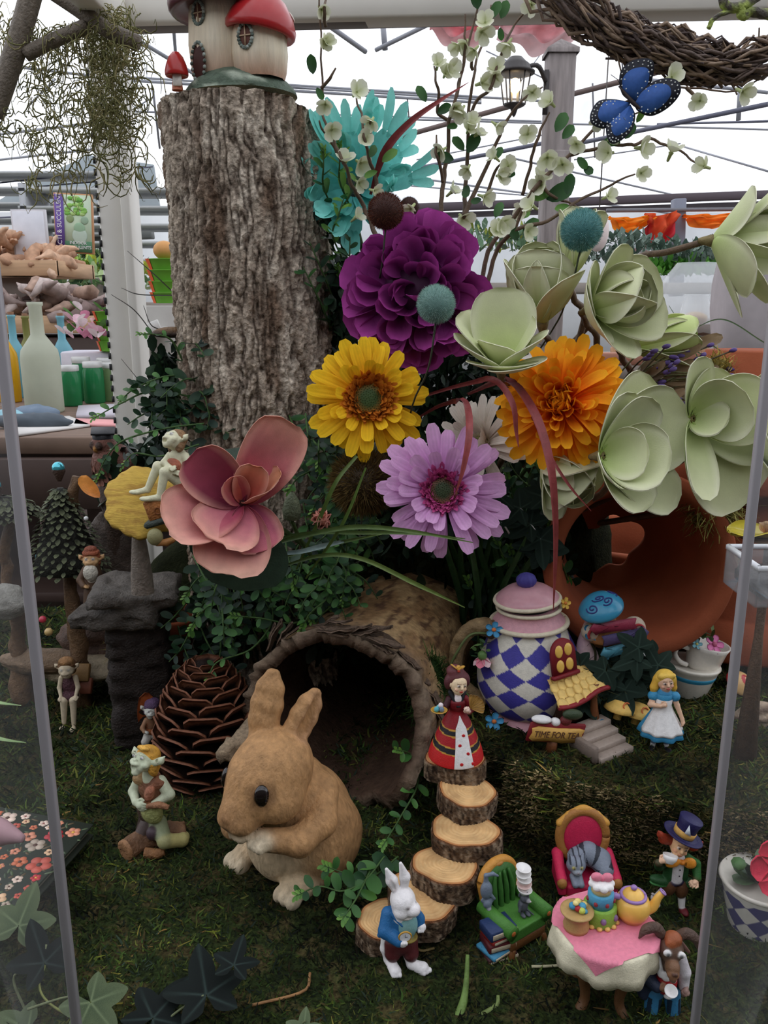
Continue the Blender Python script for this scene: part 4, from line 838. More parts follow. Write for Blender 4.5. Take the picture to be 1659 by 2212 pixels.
# ================================================================== PINE CONE
pc_ = GR(428, 1722); pcn = T('pine_cone', 'big dark brown pine cone standing behind the laughing pixie', 'pine cone', Tr(pc_.x, pc_.y+.045, gzf(pc_.x, pc_.y)-.002)@Rx(-.05)@Ry(.03))
Hc = .13; MB().add(lathe([(.001, 0), (.02, .005), (.030, .05), (.024, .085), (.008, .118), (.001, .122)], 14), C(40, 26, 20)).obj('core', plain, pcn)
def scale_mesh(i):
    g = petal(.040, .037, .15, .45, -.10, a=.5, b=.12, n=9, m=7, th=.0022, c0=C(36, 24, 20), c1=C(44, 28, 22)); v_, f, c = g; x = v_[:, 0]; q = sstep(.029, .034, x); c = mix(c, C(116, 72, 50), q); v_ = v_.copy(); v_[:, 2] += q*.0022*(v_[:, 2] > -1)
    return MB().add((v_, f, c)).mesh('scale', mat('cone_scale', rough=.6, ns=200, na=.3, bump=.4, bs=400))
sm = scale_mesh(0); ns_ = 104
for i in range(ns_):
    t_ = (i+.5)/ns_; z = .004+t_*.122; prof = math.sin(pi*min(1, t_*.78+.22))**.75; a = i*2.39996
    el = -.45+t_*1.05; sc_ = .45+.72*prof
    ob('scale', sm, pcn, Rz(a)@Tr(.010*prof, 0, z-.006)@Ry(-el)@Sc(sc_*1.02, sc_, sc_))
# ================================================================== POTS AND MOUND
terra = mat('terracotta', C(152, 82, 55), rough=.85, ns=28, na=.14, bump=.2, bs=300, spec=.15)
md = P(1010, 1180, 1.06)
pr = [E((md.x-.02, 1.08, .12), (.17, .10, .17), C(44, 46, 26)), E((md.x-.10, 1.10, .2), (.10, .09, .12), C(40, 40, 26)), E((md.x+.10, 1.06, .16), (.09, .09, .15), C(40, 44, 26)), E((md.x-.36, 1.12, .06), (.12, .09, .12), C(40, 44, 26)), E((md.x-.2, 1.14, .1), (.2, .06, .2), C(36, 36, 24)), E((md.x+.12, 1.1, .3), (.06, .05, .1), C(38, 40, 24))]
g = blob(pr, .012, k=.05); nv = g[0]+(fbm(g[0]*30, 4, 2)[:, None]-.5)*.03
mo = MB().add((nv, g[1], g[2]*(.5+fbm(nv*60, 3, 4)[:, None]))).obj('light_block_mound', mat('mound', rough=.95, ns=200, na=.5, bump=1, bs=400, spec=.08)); tag(mo, 'dark mossy mound added behind the flowers to block light and hold stems', 'mound')  # invented mound: keeps light out behind the flowers and anchors their stems
def flowerpot(M, R_, H, lab, hole=None, th=.07, cat='flowerpot'):
    t = T('terracotta_pot', lab, cat, M); o = [(R_*.62, H*.0), (R_*.90, H*.74), (R_*.91, H*.76), (R_*1.0, H*.765), (R_*1.03, H*.98), (R_*1.0, H*1.0), (R_*(1-th*1.6), H*1.0), (R_*(.985-th*2), H*.97), (R_*(.9-th*2), H*.74), (R_*(.62-th), H*.06)]
    if hole: o = [(hole, 0)]+o+[(hole, H*.06), (hole, 0)]
    else: o = [(.001, 0)]+o+[(.001, H*.06)]
    def wob(r, z, th_):
        if hole: m = np.abs(r-hole) < 1e-6; r = np.where(m, r*(1+.22*np.sin(th_*2+.6)+.12*np.sin(th_*5)), r)
        return r, z
    MB().add(lathe(o, 64, wob=wob)).obj('clay_body', terra, t); return t
pm = P(1384, 1222, .835); pb = P(1312, 1172, 1.0)
flowerpot(frame(pb, pm-pb), .099, (pm-pb).length, 'big terracotta pot lying on its side with a broken base hole', hole=.036)
flowerpot(frame(P(1330, 1300, 1.16)-V((0, 0, .05)), V((0, -.1, 1))), .085, .16, 'terracotta pot standing behind, seen through the hole in the big pot')
p = P(1640, 757, .95); flowerpot(frame(p, V((0, 0, -1))), .092, .15, 'upside down terracotta pot at the right edge above the magnolias')
flowerpot(frame(p-V((-.01, -.005, .155)), V((0, 0, -1))), .10, .19, 'lower upside down terracotta pot in the stack at the right edge')
p = P(365, 1325, .99); flowerpot(frame(V((p.x, p.y, .0)), V((.03, 0, 1))), .036, max(.05, p.z), 'small dark terracotta pot standing beside the foot of the stump')
def tuft(p, r, n, cols, lab, nm='moss_tuft', L=.02, w=.0011, flat=1.):
    mb = MB(); k = random.Random(int(p.x*9999)); mb.add(sphere((0, 0, 0), np.array(r)*.82, 14, 10), np.array(cols[0])*.4)
    for i in range(n):
        d = V((k.gauss(0, 1), k.gauss(0, 1), k.gauss(0, 1))).normalized(); b = V((d.x*r[0], d.y*r[1], d.z*r[2]))*.8; e = V((k.gauss(0, 1), k.gauss(0, 1), k.gauss(0, 1)))
        mb.add(ribbon([b, b+d*L*.4+e*L*.15, b+d*L*.5+e*L*.45], [w, w, w*.3], 5), np.array(k.choice(cols))*k.uniform(.6, 1.3))
    o = mb.obj(nm, mat('moss_fibre'), None, Tr(p)); return tag(o, lab, 'moss', kind='stuff')
ym = [C(150, 146, 80), C(176, 168, 100), C(120, 116, 60)]
tuft(P(1545, 1085, .86), (.030, .022, .030), 900, ym, 'yellow green moss tuft on the shoulder of the big terracotta pot')
tuft(P(290, 1398, .93), (.022, .02, .022), 600, [C(150, 140, 80), C(120, 110, 64)], 'pale olive moss tuft beside the small dark pot')
tuft(P(340, 1310, .985), (.03, .02, .02), 500, [C(60, 72, 40), C(44, 56, 30)], 'dark green moss filling the small pot by the stump')
tuft(P(930, 1500, .80), (.02, .02, .05), 900, [C(50, 80, 36), C(40, 64, 30), C(70, 96, 44)], 'bright green moss pad between log mouth and teapot house', L=.014)
tuft(P(1285, 1480, .80), (.05, .03, .03), 900, [C(52, 60, 32), C(70, 70, 40), C(44, 50, 28)], 'dark mossy bank under the ivy beside the teapot spout')
# ================================================================== FLOWERS
def stem_part(t, pts, r, col=C(64, 84, 44), nm='stem', m=stem_m):
    mi = t.matrix_basis.inverted(); return MB().add(tube([mi@V(q) for q in pts], r, 8, res=18), col).obj(nm, m, t)
def to_mound(p, dx=0, dz=0): return [p+V((dx*.3, .04, -.01)), p+V((dx*.7, .10, -.06+dz)), V((np.clip(p.x*.6+.03, -.1, .2), 1.08, .2))]
def fmat(p, tiltx=0, tiltz=0, roll=0):              # a flower at p that looks towards the viewer, then tilted
    d = (V((0, 0, CAM_H))-p).normalized(); d = Rz(tiltx).to_3x3()@d; d = (d+V((0, 0, tiltz))).normalized(); return frame(p, d, roll=roll)
def ring(t, mes, n, r0, lift, sc=1., jit=.1, nm='petal', z=0., ph=0., k=RN):
    for i in range(n):
        ob(nm, mes[k.randrange(len(mes))], t, Rz(2*pi*(i+ph)/n+k.uniform(-jit, jit))@Tr(r0, 0, z)@Ry(-lift+k.uniform(-.09, .09))@Rx(k.uniform(-.12, .12))@Sc(sc*k.uniform(.9, 1.08), sc*k.uniform(.92, 1.08), sc))
def pm_(nm_, mm_, **kw): return MB().add(petal(**kw)).mesh(nm_, mm_)
def gerbera(u, v, Y, Rpx, lab, c0, c1, n1, n2, wpx, disc_, ringc, innerc, inner_r, tilt=(0, 0), flat=.25):
    p = P(u, v, Y); s = mpp(p); t = T('gerbera_flower', lab, 'flower', fmat(p, *tilt))
    mk = lambda L, W, cu, sd: pm_('petal', cloth_petal, L=L*s, Wd=W*s, lift=0, curl=cu, cup=.10, a=.55, b=.22, n=12, m=9, rip=.03, groove=.045, c0=c0, c1=c1, cp_=.8, vein=.05, seed=sd)
    big = [mk(Rpx*.94, wpx*.86, -.35, 1), mk(Rpx*.88, wpx*.9, -.1, 2), mk(Rpx*.90, wpx*.78, -.7, 3)]; sm = [mk(Rpx*.60, wpx*.85, .1, 4), mk(Rpx*.52, wpx*.8, .35, 5)]
    ring(t, big, n1, inner_r*.35*s, flat*.3, jit=.13); ring(t, big, n1-2, inner_r*.4*s, flat*1.1, z=.002, ph=.5, jit=.15, sc=.9); ring(t, sm, n2, inner_r*.5*s, flat*2.0, z=.004, jit=.2, sc=.9)
    mb = MB(); k = random.Random(u)
    for i in range(210):
        a = k.uniform(0, 2*pi); r = inner_r*s*k.uniform(.60, 1.05); mb.add(petal(inner_r*.42*s, inner_r*.16*s, .8, -.6, .1, n=5, m=3, c0=ringc, c1=innerc), None, Rz(a)@Tr(r*.7, 0, .004)@Ry(-k.uniform(.3, 1.2))@Sc(k.uniform(.7, 1.2)))
    o = mb.obj('inner_florets', cloth_petal, t); o['kind'] = 'stuff'
    q = sphere((0, 0, .004), (inner_r*.56*s, inner_r*.56*s, .006), 28, 14); mb = MB().add((q[0], q[1]), mix(disc_, np.array(ringc)*.6+.4*np.array(C(190, 170, 80)), sstep(.45, .95, np.hypot(q[0][:, 0], q[0][:, 1])/(inner_r*.56*s))))
    for i in range(160):
        a = i*2.4; r = inner_r*.56*s*math.sqrt(i/160); mb.add(sphere((r*math.cos(a), r*math.sin(a), .004+.006*math.sqrt(max(0, 1-(i/160)))), .0006, 5, 4), np.array(disc_)*k.uniform(.6, 1.6) if i < 120 else np.array(disc_)*.6+.4*np.array(C(190, 180, 90)))
    mb.obj('disc', plain, t); mb = MB().add(lathe([(.001, -.014), (.006, -.012), (.012, -.004), (.001, -.003)], 14), C(70, 92, 46)); mb.obj('calyx', stem_m, t)
    stem_part(t, [p+(t.matrix_basis.to_3x3()@V((0, 0, -.012)))]+to_mound(p), .0022); return t
gerbera(795, 862, .80, 122, 'yellow gerbera with an orange ring and green centre against the trunk', C(222, 150, 20), C(250, 204, 40), 20, 15, 36, C(62, 84, 40), C(168, 78, 22), C(216, 132, 40), 66, (.12, .1))
gerbera(957, 1060, .755, 140, 'lilac pink gerbera with a magenta ring and dark green centre', C(188, 110, 184), C(232, 182, 226), 20, 17, 38, C(54, 66, 40), C(160, 40, 110), C(206, 90, 150), 58, (0, .05))
gerbera(1042, 962, .83, 112, 'cream white daisy half hidden behind the lilac gerbera', C(196, 178, 158), C(232, 224, 212), 20, 22, 26, C(120, 120, 70), C(206, 190, 150), C(226, 216, 190), 34, (-.7, .35), .5)
# purple dahlia
p = P(905, 632, .87); s = mpp(p); t = T('dahlia_flower', 'big deep purple dahlia with cupped rounded petals', 'flower', fmat(p, 0, .05))
pur = [pm_('petal', cloth_petal, L=78*s*q, Wd=62*s*q, lift=.0, curl=cu, cup=.30, a=.5, b=.20, n=10, m=9, c0=C(84, 26, 76), c1=C(176, 70, 156), cp_=.7, rip=.02, vein=.03, seed=i) for i, (q, cu) in enumerate(((1, .35), (1.05, .6), (.92, .9), (1.1, -.25)))]
for i in range(88):
    f = (i+.5)/88; th = math.acos(1-1.22*f); a = i*2.39996; r = 96*s
    M = Rz(a)@Tr(r*math.sin(th)*.86, 0, r*math.cos(th)*.85-.016)@Ry(-(pi/2-th)*RN.uniform(.30, .80)-RN.uniform(-.05, .45))@Rz(RN.uniform(-.5, .5))@Rx(RN.uniform(-.5, .5))
    ob('petal', pur[RN.randrange(4)], t, M@Sc(.80+.36*f))
MB().add(sphere((0, 0, -.004), (84*s, 84*s, 66*s)), C(62, 16, 56)).obj('heart', plain, t)
stem_part(t, [p+V((0, .02, -.02))]+to_mound(p), .003)
# orange chrysanthemum
p = P(1213, 872, .77); s = mpp(p); t = T('chrysanthemum_flower', 'bright orange shaggy chrysanthemum beside the cream magnolias', 'flower', fmat(p, -.1, .12))
org = [pm_('petal', cloth_petal, L=98*s*q, Wd=31*s*w, lift=.15, curl=cu, cup=.22, a=.6, b=.22, n=10, m=7, c0=C(252, 108, 12), c1=C(255, 186, 40), cp_=1.2, groove=.04, seed=i) for i, (q, cu, w) in enumerate(((1, .55, 1), (1.1, -.25, 1.1), (.9, .9, 1), (1.15, -.6, 1.05)))]
for i in range(170):
    f = (i+.5)/170; th = .10+1.70*f**.75; a = i*2.39996; M = Rz(a)@Ry(th-pi/2-.1+RN.uniform(-.12, .3))@Tr(6*s+26*s*f, 0, 0)@Rx(RN.uniform(-.6, .6))
    j = RN.choice((1, 3)) if f > .75 else RN.choice((0, 2)) if f < .5 else RN.randrange(4); ob('petal', org[j], t, M@Sc(.50+.66*f*RN.uniform(.85, 1.12), .62+.30*f, .7+.4*f))
MB().add(sphere((0, 0, 0), (22*s, 22*s, 22*s)), C(226, 100, 16)).obj('heart', plain, t); stem_part(t, [p+V((0, .01, -.01))]+to_mound(p), .0025)
# teal spider mum
p = P(765, 405, .985); s = mpp(p)*1.15; t = T('spider_mum', 'turquoise spider mum with long forked petals beside the trunk', 'flower', fmat(p, .15, .1))
def forked(L, W, cu, sd):
    mb = MB(); g = petal(L*.62, W, .1, cu*.6, .12, a=.35, b=.08, n=9, m=5, c0=C(92, 186, 184), c1=C(132, 222, 214)); mb.add(g); e = g[0].reshape(9, 5, 3)[-1, 2]
    for q in (-1, 0, 1): mb.add(petal(L*(.42+.06*q), W*.46, cu*.8, cu*1.2*(1 if q else .4), .15, a=.4, b=.3, n=7, m=5, c0=C(130, 220, 212), c1=C(150, 232, 222)), None, Tr(*e)@Tr(-L*.05, q*W*.22, 0)@Rz(q*.22)@Rx(q*.4))
    return mb.mesh('petal', cloth_petal)
tl_ = [forked(136*s, 46*s, .35, 1), forked(150*s, 40*s, -.25, 2), forked(124*s, 44*s, .7, 3)]
for i in range(26): ob('petal', tl_[RN.randrange(3)], t, Rz(i*2*pi/26*1.0+RN.uniform(-.1, .1))@Tr(14*s, 0, 0)@Ry(-RN.uniform(-.25, .75))@Rx(RN.uniform(-.5, .5))@Sc(RN.uniform(.85, 1.1)))
MB().add(sphere((0, 0, .0), (24*s, 24*s, 14*s)), C(70, 74, 70)).obj('disc', resin_rough, t); stem_part(t, [p+V((0, .03, -.03)), p+V((0.02, .05, -.15)), V((-.03, 1.1, .2))], .003)
# big pink magnolia, each petal set by hand
p = P(524, 1088, .70); s = mpp(p); t = T('pink_magnolia', 'large dusky pink magnolia with peach edged petals in front of the stump', 'flower', fmat(p, 0, .18))
pk0, pk1, pe = C(192, 84, 112), C(216, 134, 136), C(244, 188, 168)
for (az, lift, L, Wd, cup, curl, roll, cA, cB) in ((57, .40, 208, 128, .18, .25, .15, pk0, C(232, 168, 146)), (136, .45, 160, 116, .22, .35, -.2, C(140, 54, 80), C(186, 92, 108)), (198, .30, 180, 140, .2, .35, .15, pk0, pe), (256, .05, 166, 160, .14, .55, 0, pk0, C(246, 196, 172)), (290, .15, 120, 110, .16, .4, -.1, C(170, 80, 110), C(206, 120, 130)), (14, .55, 118, 84, .30, .55, -.8, C(196, 126, 108), C(224, 164, 124)), (236, .30, 132, 150, .14, .75, 0, C(214, 120, 140), C(244, 186, 166)),
                                               (68, .80, 112, 72, .26, .3, .2, C(210, 106, 96), C(240, 170, 136)), (122, .85, 88, 60, .28, .4, 0, C(184, 84, 100), C(224, 140, 128))):
    MB().add(petal(L*s, Wd*s, 0, curl, cup, a=.5, b=.24, n=18, m=13, rip=.035, c0=cA, c1=cB, cp_=1.8, th=.0006, seed=az, vein=.02, edge=pe)).obj('petal', cloth_petal, t, Rz(math.radians(az))@Tr(4*s, 0, 0)@Ry(-lift)@Rx(roll))
MB().add(sphere((0, 0, 4*s), (8*s, 8*s, 10*s)), C(60, 36, 34)).obj('heart', plain, t); lf = pm_('leaf', leaf_m, L=150*s, Wd=190*s, lift=0, curl=-.3, cup=.06, a=.5, b=.4, c0=C(40, 58, 44), c1=C(48, 66, 50))
ob('sepal_leaf', lf, t, Tr(10*s, -40*s, -22*s)@Rz(-1.7)@Ry(.1)); ob('sepal_leaf', lf, t, Tr(0, 30*s, -24*s)@Rz(1.45)@Sc(.7))
stem_part(t, [p+V((0, .01, -.01)), p+V((.03, .08, -.05)), V((-.04, 1.06, .14))], .003)
# cream magnolias
g0, g1, ge = C(186, 208, 120), C(226, 228, 188), C(238, 236, 210)
def magnolia(u, v, Y, axis, lab, pet, bark_=True, stem=None, roll=0, tint=1.):
    p = P(u, v, Y); s = mpp(p); t = T('cream_magnolia', lab, 'flower', frame(p, V(axis), roll=roll))
    for j, (az, lift, L, Wd, cup, curl) in enumerate(pet):
        MB().add(petal(L*s, Wd*s*1.16, 0, curl, cup*.72, a=.60, b=.34, n=16, m=13, c0=g0*tint, c1=g1*tint, cp_=.65, th=.0009, edge=ge, seed=j, tipz=.02)).obj('petal', foam_petal, t, Rz(math.radians(az))@Tr(3*s, 0, 0)@Ry(-lift))
    MB().add(lathe([(5*s, -26*s), (8*s, -18*s), (12*s, -4*s), (14*s, 6*s), (.001, 12*s)], 14), C(126, 112, 74)).obj('calyx', stem_m, t)
    q = p-V(axis).normalized()*24*s; path = stem or ([q]+to_mound(q, .05))
    stem_part(t, path, [7*s, 8*s, 9*s], C(104, 84, 66)); return t
closed = lambda L, W, o=0: [(o+120*q, .92, L, W*.95, .36, .95) for q in range(3)]+[(o+60+120*q, 1.02, L*.92, W*.8, .36, .85) for q in range(3)]
magnolia(1083, 800, .765, (-.05, -.42, .9), 'open cream magnolia with a reddish heart below the teal ball', [(90, 1.25, 172, 118, .22, -.1), (160, .95, 150, 92, .25, -.2), (20, 1.0, 130, 84, .26, .1), (205, .62, 140, 90, .24, .25), (330, .75, 140, 92, .25, .2), (270, .45, 100, 130, .2, .3), (240, .95, 96, 80, .3, .3), (300, .35, 118, 110, .2, .35)])
magnolia(1172, 700, .83, (-.12, -.3, .95), 'tall half closed cream magnolia behind the open one', closed(178, 132, 30)+[(200, .85, 165, 88, .28, .5), (335, .75, 150, 100, .28, .4), (270, .9, 150, 120, .32, .7)])
magnolia(1275, 668, .81, (.66, -.66, .3), 'cream magnolia opening to the right under the forked stem', closed(150, 124, 20)+[(95, .7, 150, 96, .28, .3), (150, .4, 120, 96, .28, .4), (205, .2, 125, 116, .3, .7), (262, .35, 150, 116, .26, .4), (330, .6, 165, 120, .28, .35), (20, .65, 160, 116, .28, .4)])
magnolia(1535, 520, .77, (.97, -.22, -.02), 'large cream magnolia on thick brown stem at the right edge', closed(190, 140, 40)+[(90, .95, 185, 96, .2, -.25), (120, .6, 130, 90, .2, -.1), (265, .7, 180, 130, .2, .2), (300, .45, 190, 120, .18, .1), (230, .4, 150, 110, .2, .4)], stem=[P(1528, 520, .775), P(1440, 545, .80), P(1375, 560, .85), P(1330, 640, .92), P(1180, 800, 1.05)])
magnolia(1362, 752, .88, (.9, -.2, .24), 'lime green magnolia bud above the dried lavender', closed(150, 90, 0)+[(270, 1.0, 130, 80, .2, .1)], tint=np.array([.95, 1.06, .7]))
magnolia(1296, 985, .735, (.55, -.72, .2), 'cream magnolia below right of the orange chrysanthemum with broad petals', [(82, .42, 150, 92, .26, .35), (56, .55, 160, 96, .26, .35), (20, .32, 215, 165, .2, .4), (48, .20, 205, 130, .2, .2), (335, .75, 150, 128, .34, .75), (318, .30, 200, 110, .24, .35), (288, .30, 150, 112, .26, .5), (350, 1.0, 110, 96, .34, .7), (240, .5, 100, 90, .3, .5)])
magnolia(1490, 905, .755, (.35, -.88, .2), 'wide open cream magnolia with a huge lower petal at right', [(100, .35, 140, 66, .34, .3), (30, .75, 140, 124, .36, .9), (8, .45, 165, 130, .3, .6), (345, .15, 190, 140, .2, .35), (300, .05, 220, 190, .16, .25), (258, .25, 190, 72, .34, .3), (60, .3, 120, 90, .28, .4), (325, 1.0, 90, 74, .34, .6)])
magnolia(1182, 985, .80, (.42, -.62, -.5), 'drooping cream magnolia bud under the orange chrysanthemum', closed(140, 130, 30)+[(100, .9, 130, 110, .2, .3), (250, .9, 140, 90, .25, .1), (10, .8, 130, 120, .2, .3)])
magnolia(1640, 985, .75, (.5, -.7, .5), 'cream magnolia cut off by the right acrylic edge', closed(140, 110, 10)+[(180, .7, 130, 100, .2, .1), (250, .5, 160, 110, .2, .1), (100, .7, 140, 100, .2, 0)])
magnolia(1232, 598, .86, (.1, -.12, 1), 'slim cream magnolia bud standing behind the teal ball', closed(150, 74, 0)+[(300, 1.2, 150, 60, .25, -.05), (180, 1.25, 140, 60, .2, 0)])
magnolia(1612, 852, .80, (.9, -.3, .35), 'brownish magnolia bud before the upside down pot', closed(120, 70, 0), tint=np.array([.92, .74, .62]))
# fuzzy balls on stems
def fuzzy(u, v, Y, Rpx, lab, cA, cB, nm='billy_button', n=2600, L=.1, cat='ball flower', stem=True):
    p = P(u, v, Y); s = mpp(p); r = Rpx*s; t = T(nm, lab, cat, p); MB().add(sphere((0, 0, 0), r*.93, 32, 22), cA*.8).obj('core', plain, t)
    i = np.arange(n)+.5; ph = np.arccos(1-2*i/n); th = i*2.39996; d = np.stack([np.sin(ph)*np.cos(th), np.sin(ph)*np.sin(th), np.cos(ph)], 1); e = RS.normal(0, .35, (n, 3))
    a = d*r*.9; b = d*r*(1+L*RS.uniform(.2, 1, n))[:, None]+e*r*L*.5; sd = np.cross(d, RS.normal(0, 1, (n, 3))); sd /= np.linalg.norm(sd, axis=1)[:, None]; w = r*.022
    vv = np.stack([a-sd*w, a+sd*w, b], 1).reshape(-1, 3); c = np.repeat(mix(cA, cB, RS.uniform(0, 1, n)), 3, 0)
    o = MB().add((vv, [np.arange(3*n).reshape(-1, 3)]), c).obj('fuzz', mat('fuzz', rough=.9, ns=200, na=.15, spec=.1, trl=.2), t); o['kind'] = 'stuff'
    if stem: stem_part(t, [p+V((0, 0, -r*.9)), p+V((-.005, .02, -r-.04)), p+V((-.02, .1, -.12)), V((.03, 1.06, .2))], .0009, C(70, 76, 60))
fuzzy(833, 456, .84, 39, 'dark brown fuzzy ball flower above the purple dahlia', C(74, 42, 34), C(120, 72, 56))
fuzzy(942, 657, .73, 41, 'pale teal fuzzy ball flower in front of the purple dahlia', C(128, 164, 156), C(170, 196, 186))
fuzzy(1256, 497, .79, 45, 'deeper teal fuzzy ball flower among the magnolias', C(88, 146, 146), C(140, 178, 170))
fuzzy(884, 447, .95, 22, 'small brown ball flower peeping behind the larger one', C(74, 42, 34), C(110, 62, 50), n=900)
fuzzy(783, 1042, .81, 66, 'brown green moss ball behind the lilac gerbera', C(74, 58, 34), C(124, 102, 60), 'moss_ball', 4200, .28, 'moss ball')
fuzzy(1545, 800, .93, 1, 'tiny dry seed head by the upside down pot', C(150, 130, 70), C(190, 170, 100), n=100)
# rosebud, green bud
p = P(690, 1128, .735); s = mpp(p); t = T('rosebud', 'small blush pink rosebud under the moss ball', 'flower', fmat(p, .2, .3))
rp_ = [pm_('petal', cloth_petal, L=46*s, Wd=44*s, lift=0, curl=.9, cup=.35, a=.5, b=.3, n=8, m=7, c0=C(206, 140, 126), c1=C(236, 182, 166))]
ring(t, rp_, 5, 5*s, 1.1); ring(t, rp_, 4, 2*s, 1.35, sc=.9, z=.002); MB().add(sphere((0, 0, 14*s), (9*s, 9*s, 20*s)), C(220, 156, 140)).obj('heart', cloth_petal, t)
ring(t, [pm_('sepal', leaf_m, L=30*s, Wd=14*s, lift=0, curl=.5, c0=C(70, 60, 40))], 5, 4*s, .7, nm='sepal'); stem_part(t, [p, p+V((.01, .04, -.02)), V((-.02, 1.04, .12))], .0014)
p = P(630, 1125, .76); s = mpp(p); t = T('green_bud', 'grey green furry bud right of the pink magnolia', 'bud', frame(p, (.05, -.1, 1))); MB().add(lathe([(.001, 0), (18*s, 6*s), (21*s, 24*s), (15*s, 48*s), (6*s, 62*s), (.001, 66*s)], 16), C(92, 100, 76)).obj('bud', resin_rough, t); stem_part(t, [p, p+V((.01, .06, -.05)), V((-.04, 1.05, .1))], .002)
# red and green grass blades
GRS = {}
def blade(pts, w, col, lab, grp, nm='blade', col2=None):
    q = [P(*x) for x in pts]; s = mpp(q[len(q)//2]); n = 26; g = ribbon(q, np.array(w)*s, n, fold=.35, up=(.2, -1, .1)); c = mix(col, col if col2 is None else col2, np.repeat(np.linspace(0, 1, n), 3)); 
    if grp not in GRS: GRS[grp] = T('grass_plant', grp, 'grass', q[0])
    o = MB().add((g[0]-np.array(GRS[grp].location), g[1]), c).obj('blade', leaf_m, GRS[grp]); return o
rd, rd2 = C(112, 48, 50), C(164, 78, 76)
for pts, w, lab in (([(905, 900, .86), (955, 872, .80), (1000, 868, .74), (1012, 930, .70), (1000, 1010, .69), (985, 1064, .69)], [6, 12, 18, 17, 11, 2], 'red grass blade arching over the lilac gerbera'), ([(900, 860, .88), (1000, 830, .80), (1065, 822, .74), (1105, 870, .72), (1114, 930, .72), (1120, 966, .72)], [6, 10, 15, 14, 9, 2], 'short red grass blade hanging before the orange chrysanthemum'),
                    ([(1010, 850, .86), (1090, 822, .78), (1150, 890, .72), (1186, 1000, .69), (1198, 1120, .69), (1198, 1220, .70), (1195, 1318, .71)], [8, 20, 22, 19, 14, 10, 2], 'long red grass blade falling to the teapot lid'), ([(1150, 900, .76), (1185, 980, .73), (1230, 1050, .72), (1277, 1104, .72)], [9, 8, 6, 1], 'thin red grass blade crossing the drooping bud'),
                    ([(800, 420, .92), (830, 330, .90), (885, 265, .89), (950, 218, .89), (1012, 178, .90)], [6, 18, 14, 8, 1], 'dark red grass blade rising behind the purple dahlia')): blade(pts, w, rd, lab, 'red artificial grass with long blades arching over the lilac gerbera and orange flower', 'blade', rd2)
gn, gn2 = C(62, 84, 44), C(104, 128, 66)
for i, (pts, w, c1, c2, lab) in enumerate((([(560, 1185, .74), (640, 1160, .72), (760, 1138, .70), (880, 1146, .69), (1022, 1172, .69)], [6, 11, 11, 9, 2], gn, gn2, 'green grass blade lying across the lilac gerbera petals'), ([(545, 1178, .75), (660, 1152, .73), (780, 1150, .71), (900, 1152, .70), (1005, 1164, .70)], [6, 9, 9, 7, 2], gn, gn2, 'upper of the green blades under the rosebud'), ([(570, 1215, .75), (660, 1190, .73), (740, 1170, .72), (850, 1148, .71)], [5, 8, 8, 2], gn, gn2, 'short green blade below the rosebud'),
                                     ([(565, 1198, .73), (640, 1192, .72), (700, 1178, .72), (790, 1158, .72)], [2, 10, 12, 2], C(120, 140, 140), C(150, 170, 164), 'pale blue grey blade among the green grass'), ([(590, 1230, .74), (690, 1200, .71), (780, 1206, .70), (900, 1262, .70), (1004, 1312, .71)], [5, 9, 10, 10, 2], gn, C(120, 140, 70), 'long green blade drooping over the hollow log'), ([(640, 1230, .73), (690, 1120, .72), (726, 1040, .72), (770, 985, .74)], [4, 9, 9, 7], C(70, 92, 40), C(90, 110, 50), 'upright green stem passing the rosebud'),
                                     ([(660, 1250, .73), (740, 1130, .71), (790, 1010, .71)], [4, 8, 4], C(70, 92, 40), C(96, 120, 56), 'upright green stem before the moss ball'))): blade(pts, w, c1, lab, 'green artificial grass blades lying across the rosebud and the hollow log', col2=c2)
for i in range(30):
    u = 1040+RN.uniform(-50, 75); du = RN.uniform(-70, 90); Y = RN.uniform(.86, .98); v1 = RN.uniform(1090, 1215)
    blade([(u, 1350, Y), (u+du*.25, 1270, Y-.01), (u+du*.7, (1270+v1)/2-10, Y-.02), (u+du, v1, Y-.03)], [8, 14, 12, 2], C(36, 60, 38)*RN.uniform(.8, 1.3), 'dark green grass blade in the clump between log and teapot house', 'dark green grass clump standing between the log and teapot house', col2=C(62, 96, 48))
for pts in ([(275, 542, 1.0), (330, 590, .99), (375, 632, .99)], [(262, 622, 1.0), (300, 636, .99), (372, 638, .98)], [(240, 636, 1.0), (290, 670, 1.0), (330, 720, .99)], [(310, 660, 1.0), (325, 700, .99), (345, 712, .99)], [(262, 775, 1.0), (330, 860, .98), (350, 900, .97)]): blade(pts, [1, 2.4, 2.4], C(66, 62, 56), 'thin dark wiry twig poking left from the trunk', 'thin dark wiry twigs poking left from the trunk', 'wiry_twig')
for pts in ([(1380, 690, .95), (1470, 742, .95), (1525, 770, .95)], [(1400, 660, .95), (1500, 720, .95), (1600, 790, .95)], [(1445, 660, .95), (1480, 720, .95), (1520, 800, .95)], [(1480, 720, .95), (1560, 690, .95), (1650, 740, .95)], [(1360, 770, .95), (1450, 730, .95), (1500, 700, .95)]): blade(pts, [1, 3, 3], C(84, 110, 74), 'thin green grass stalk crossing behind the magnolias at right', 'thin green stalks crossing behind the magnolias at right', 'grass_stalk')
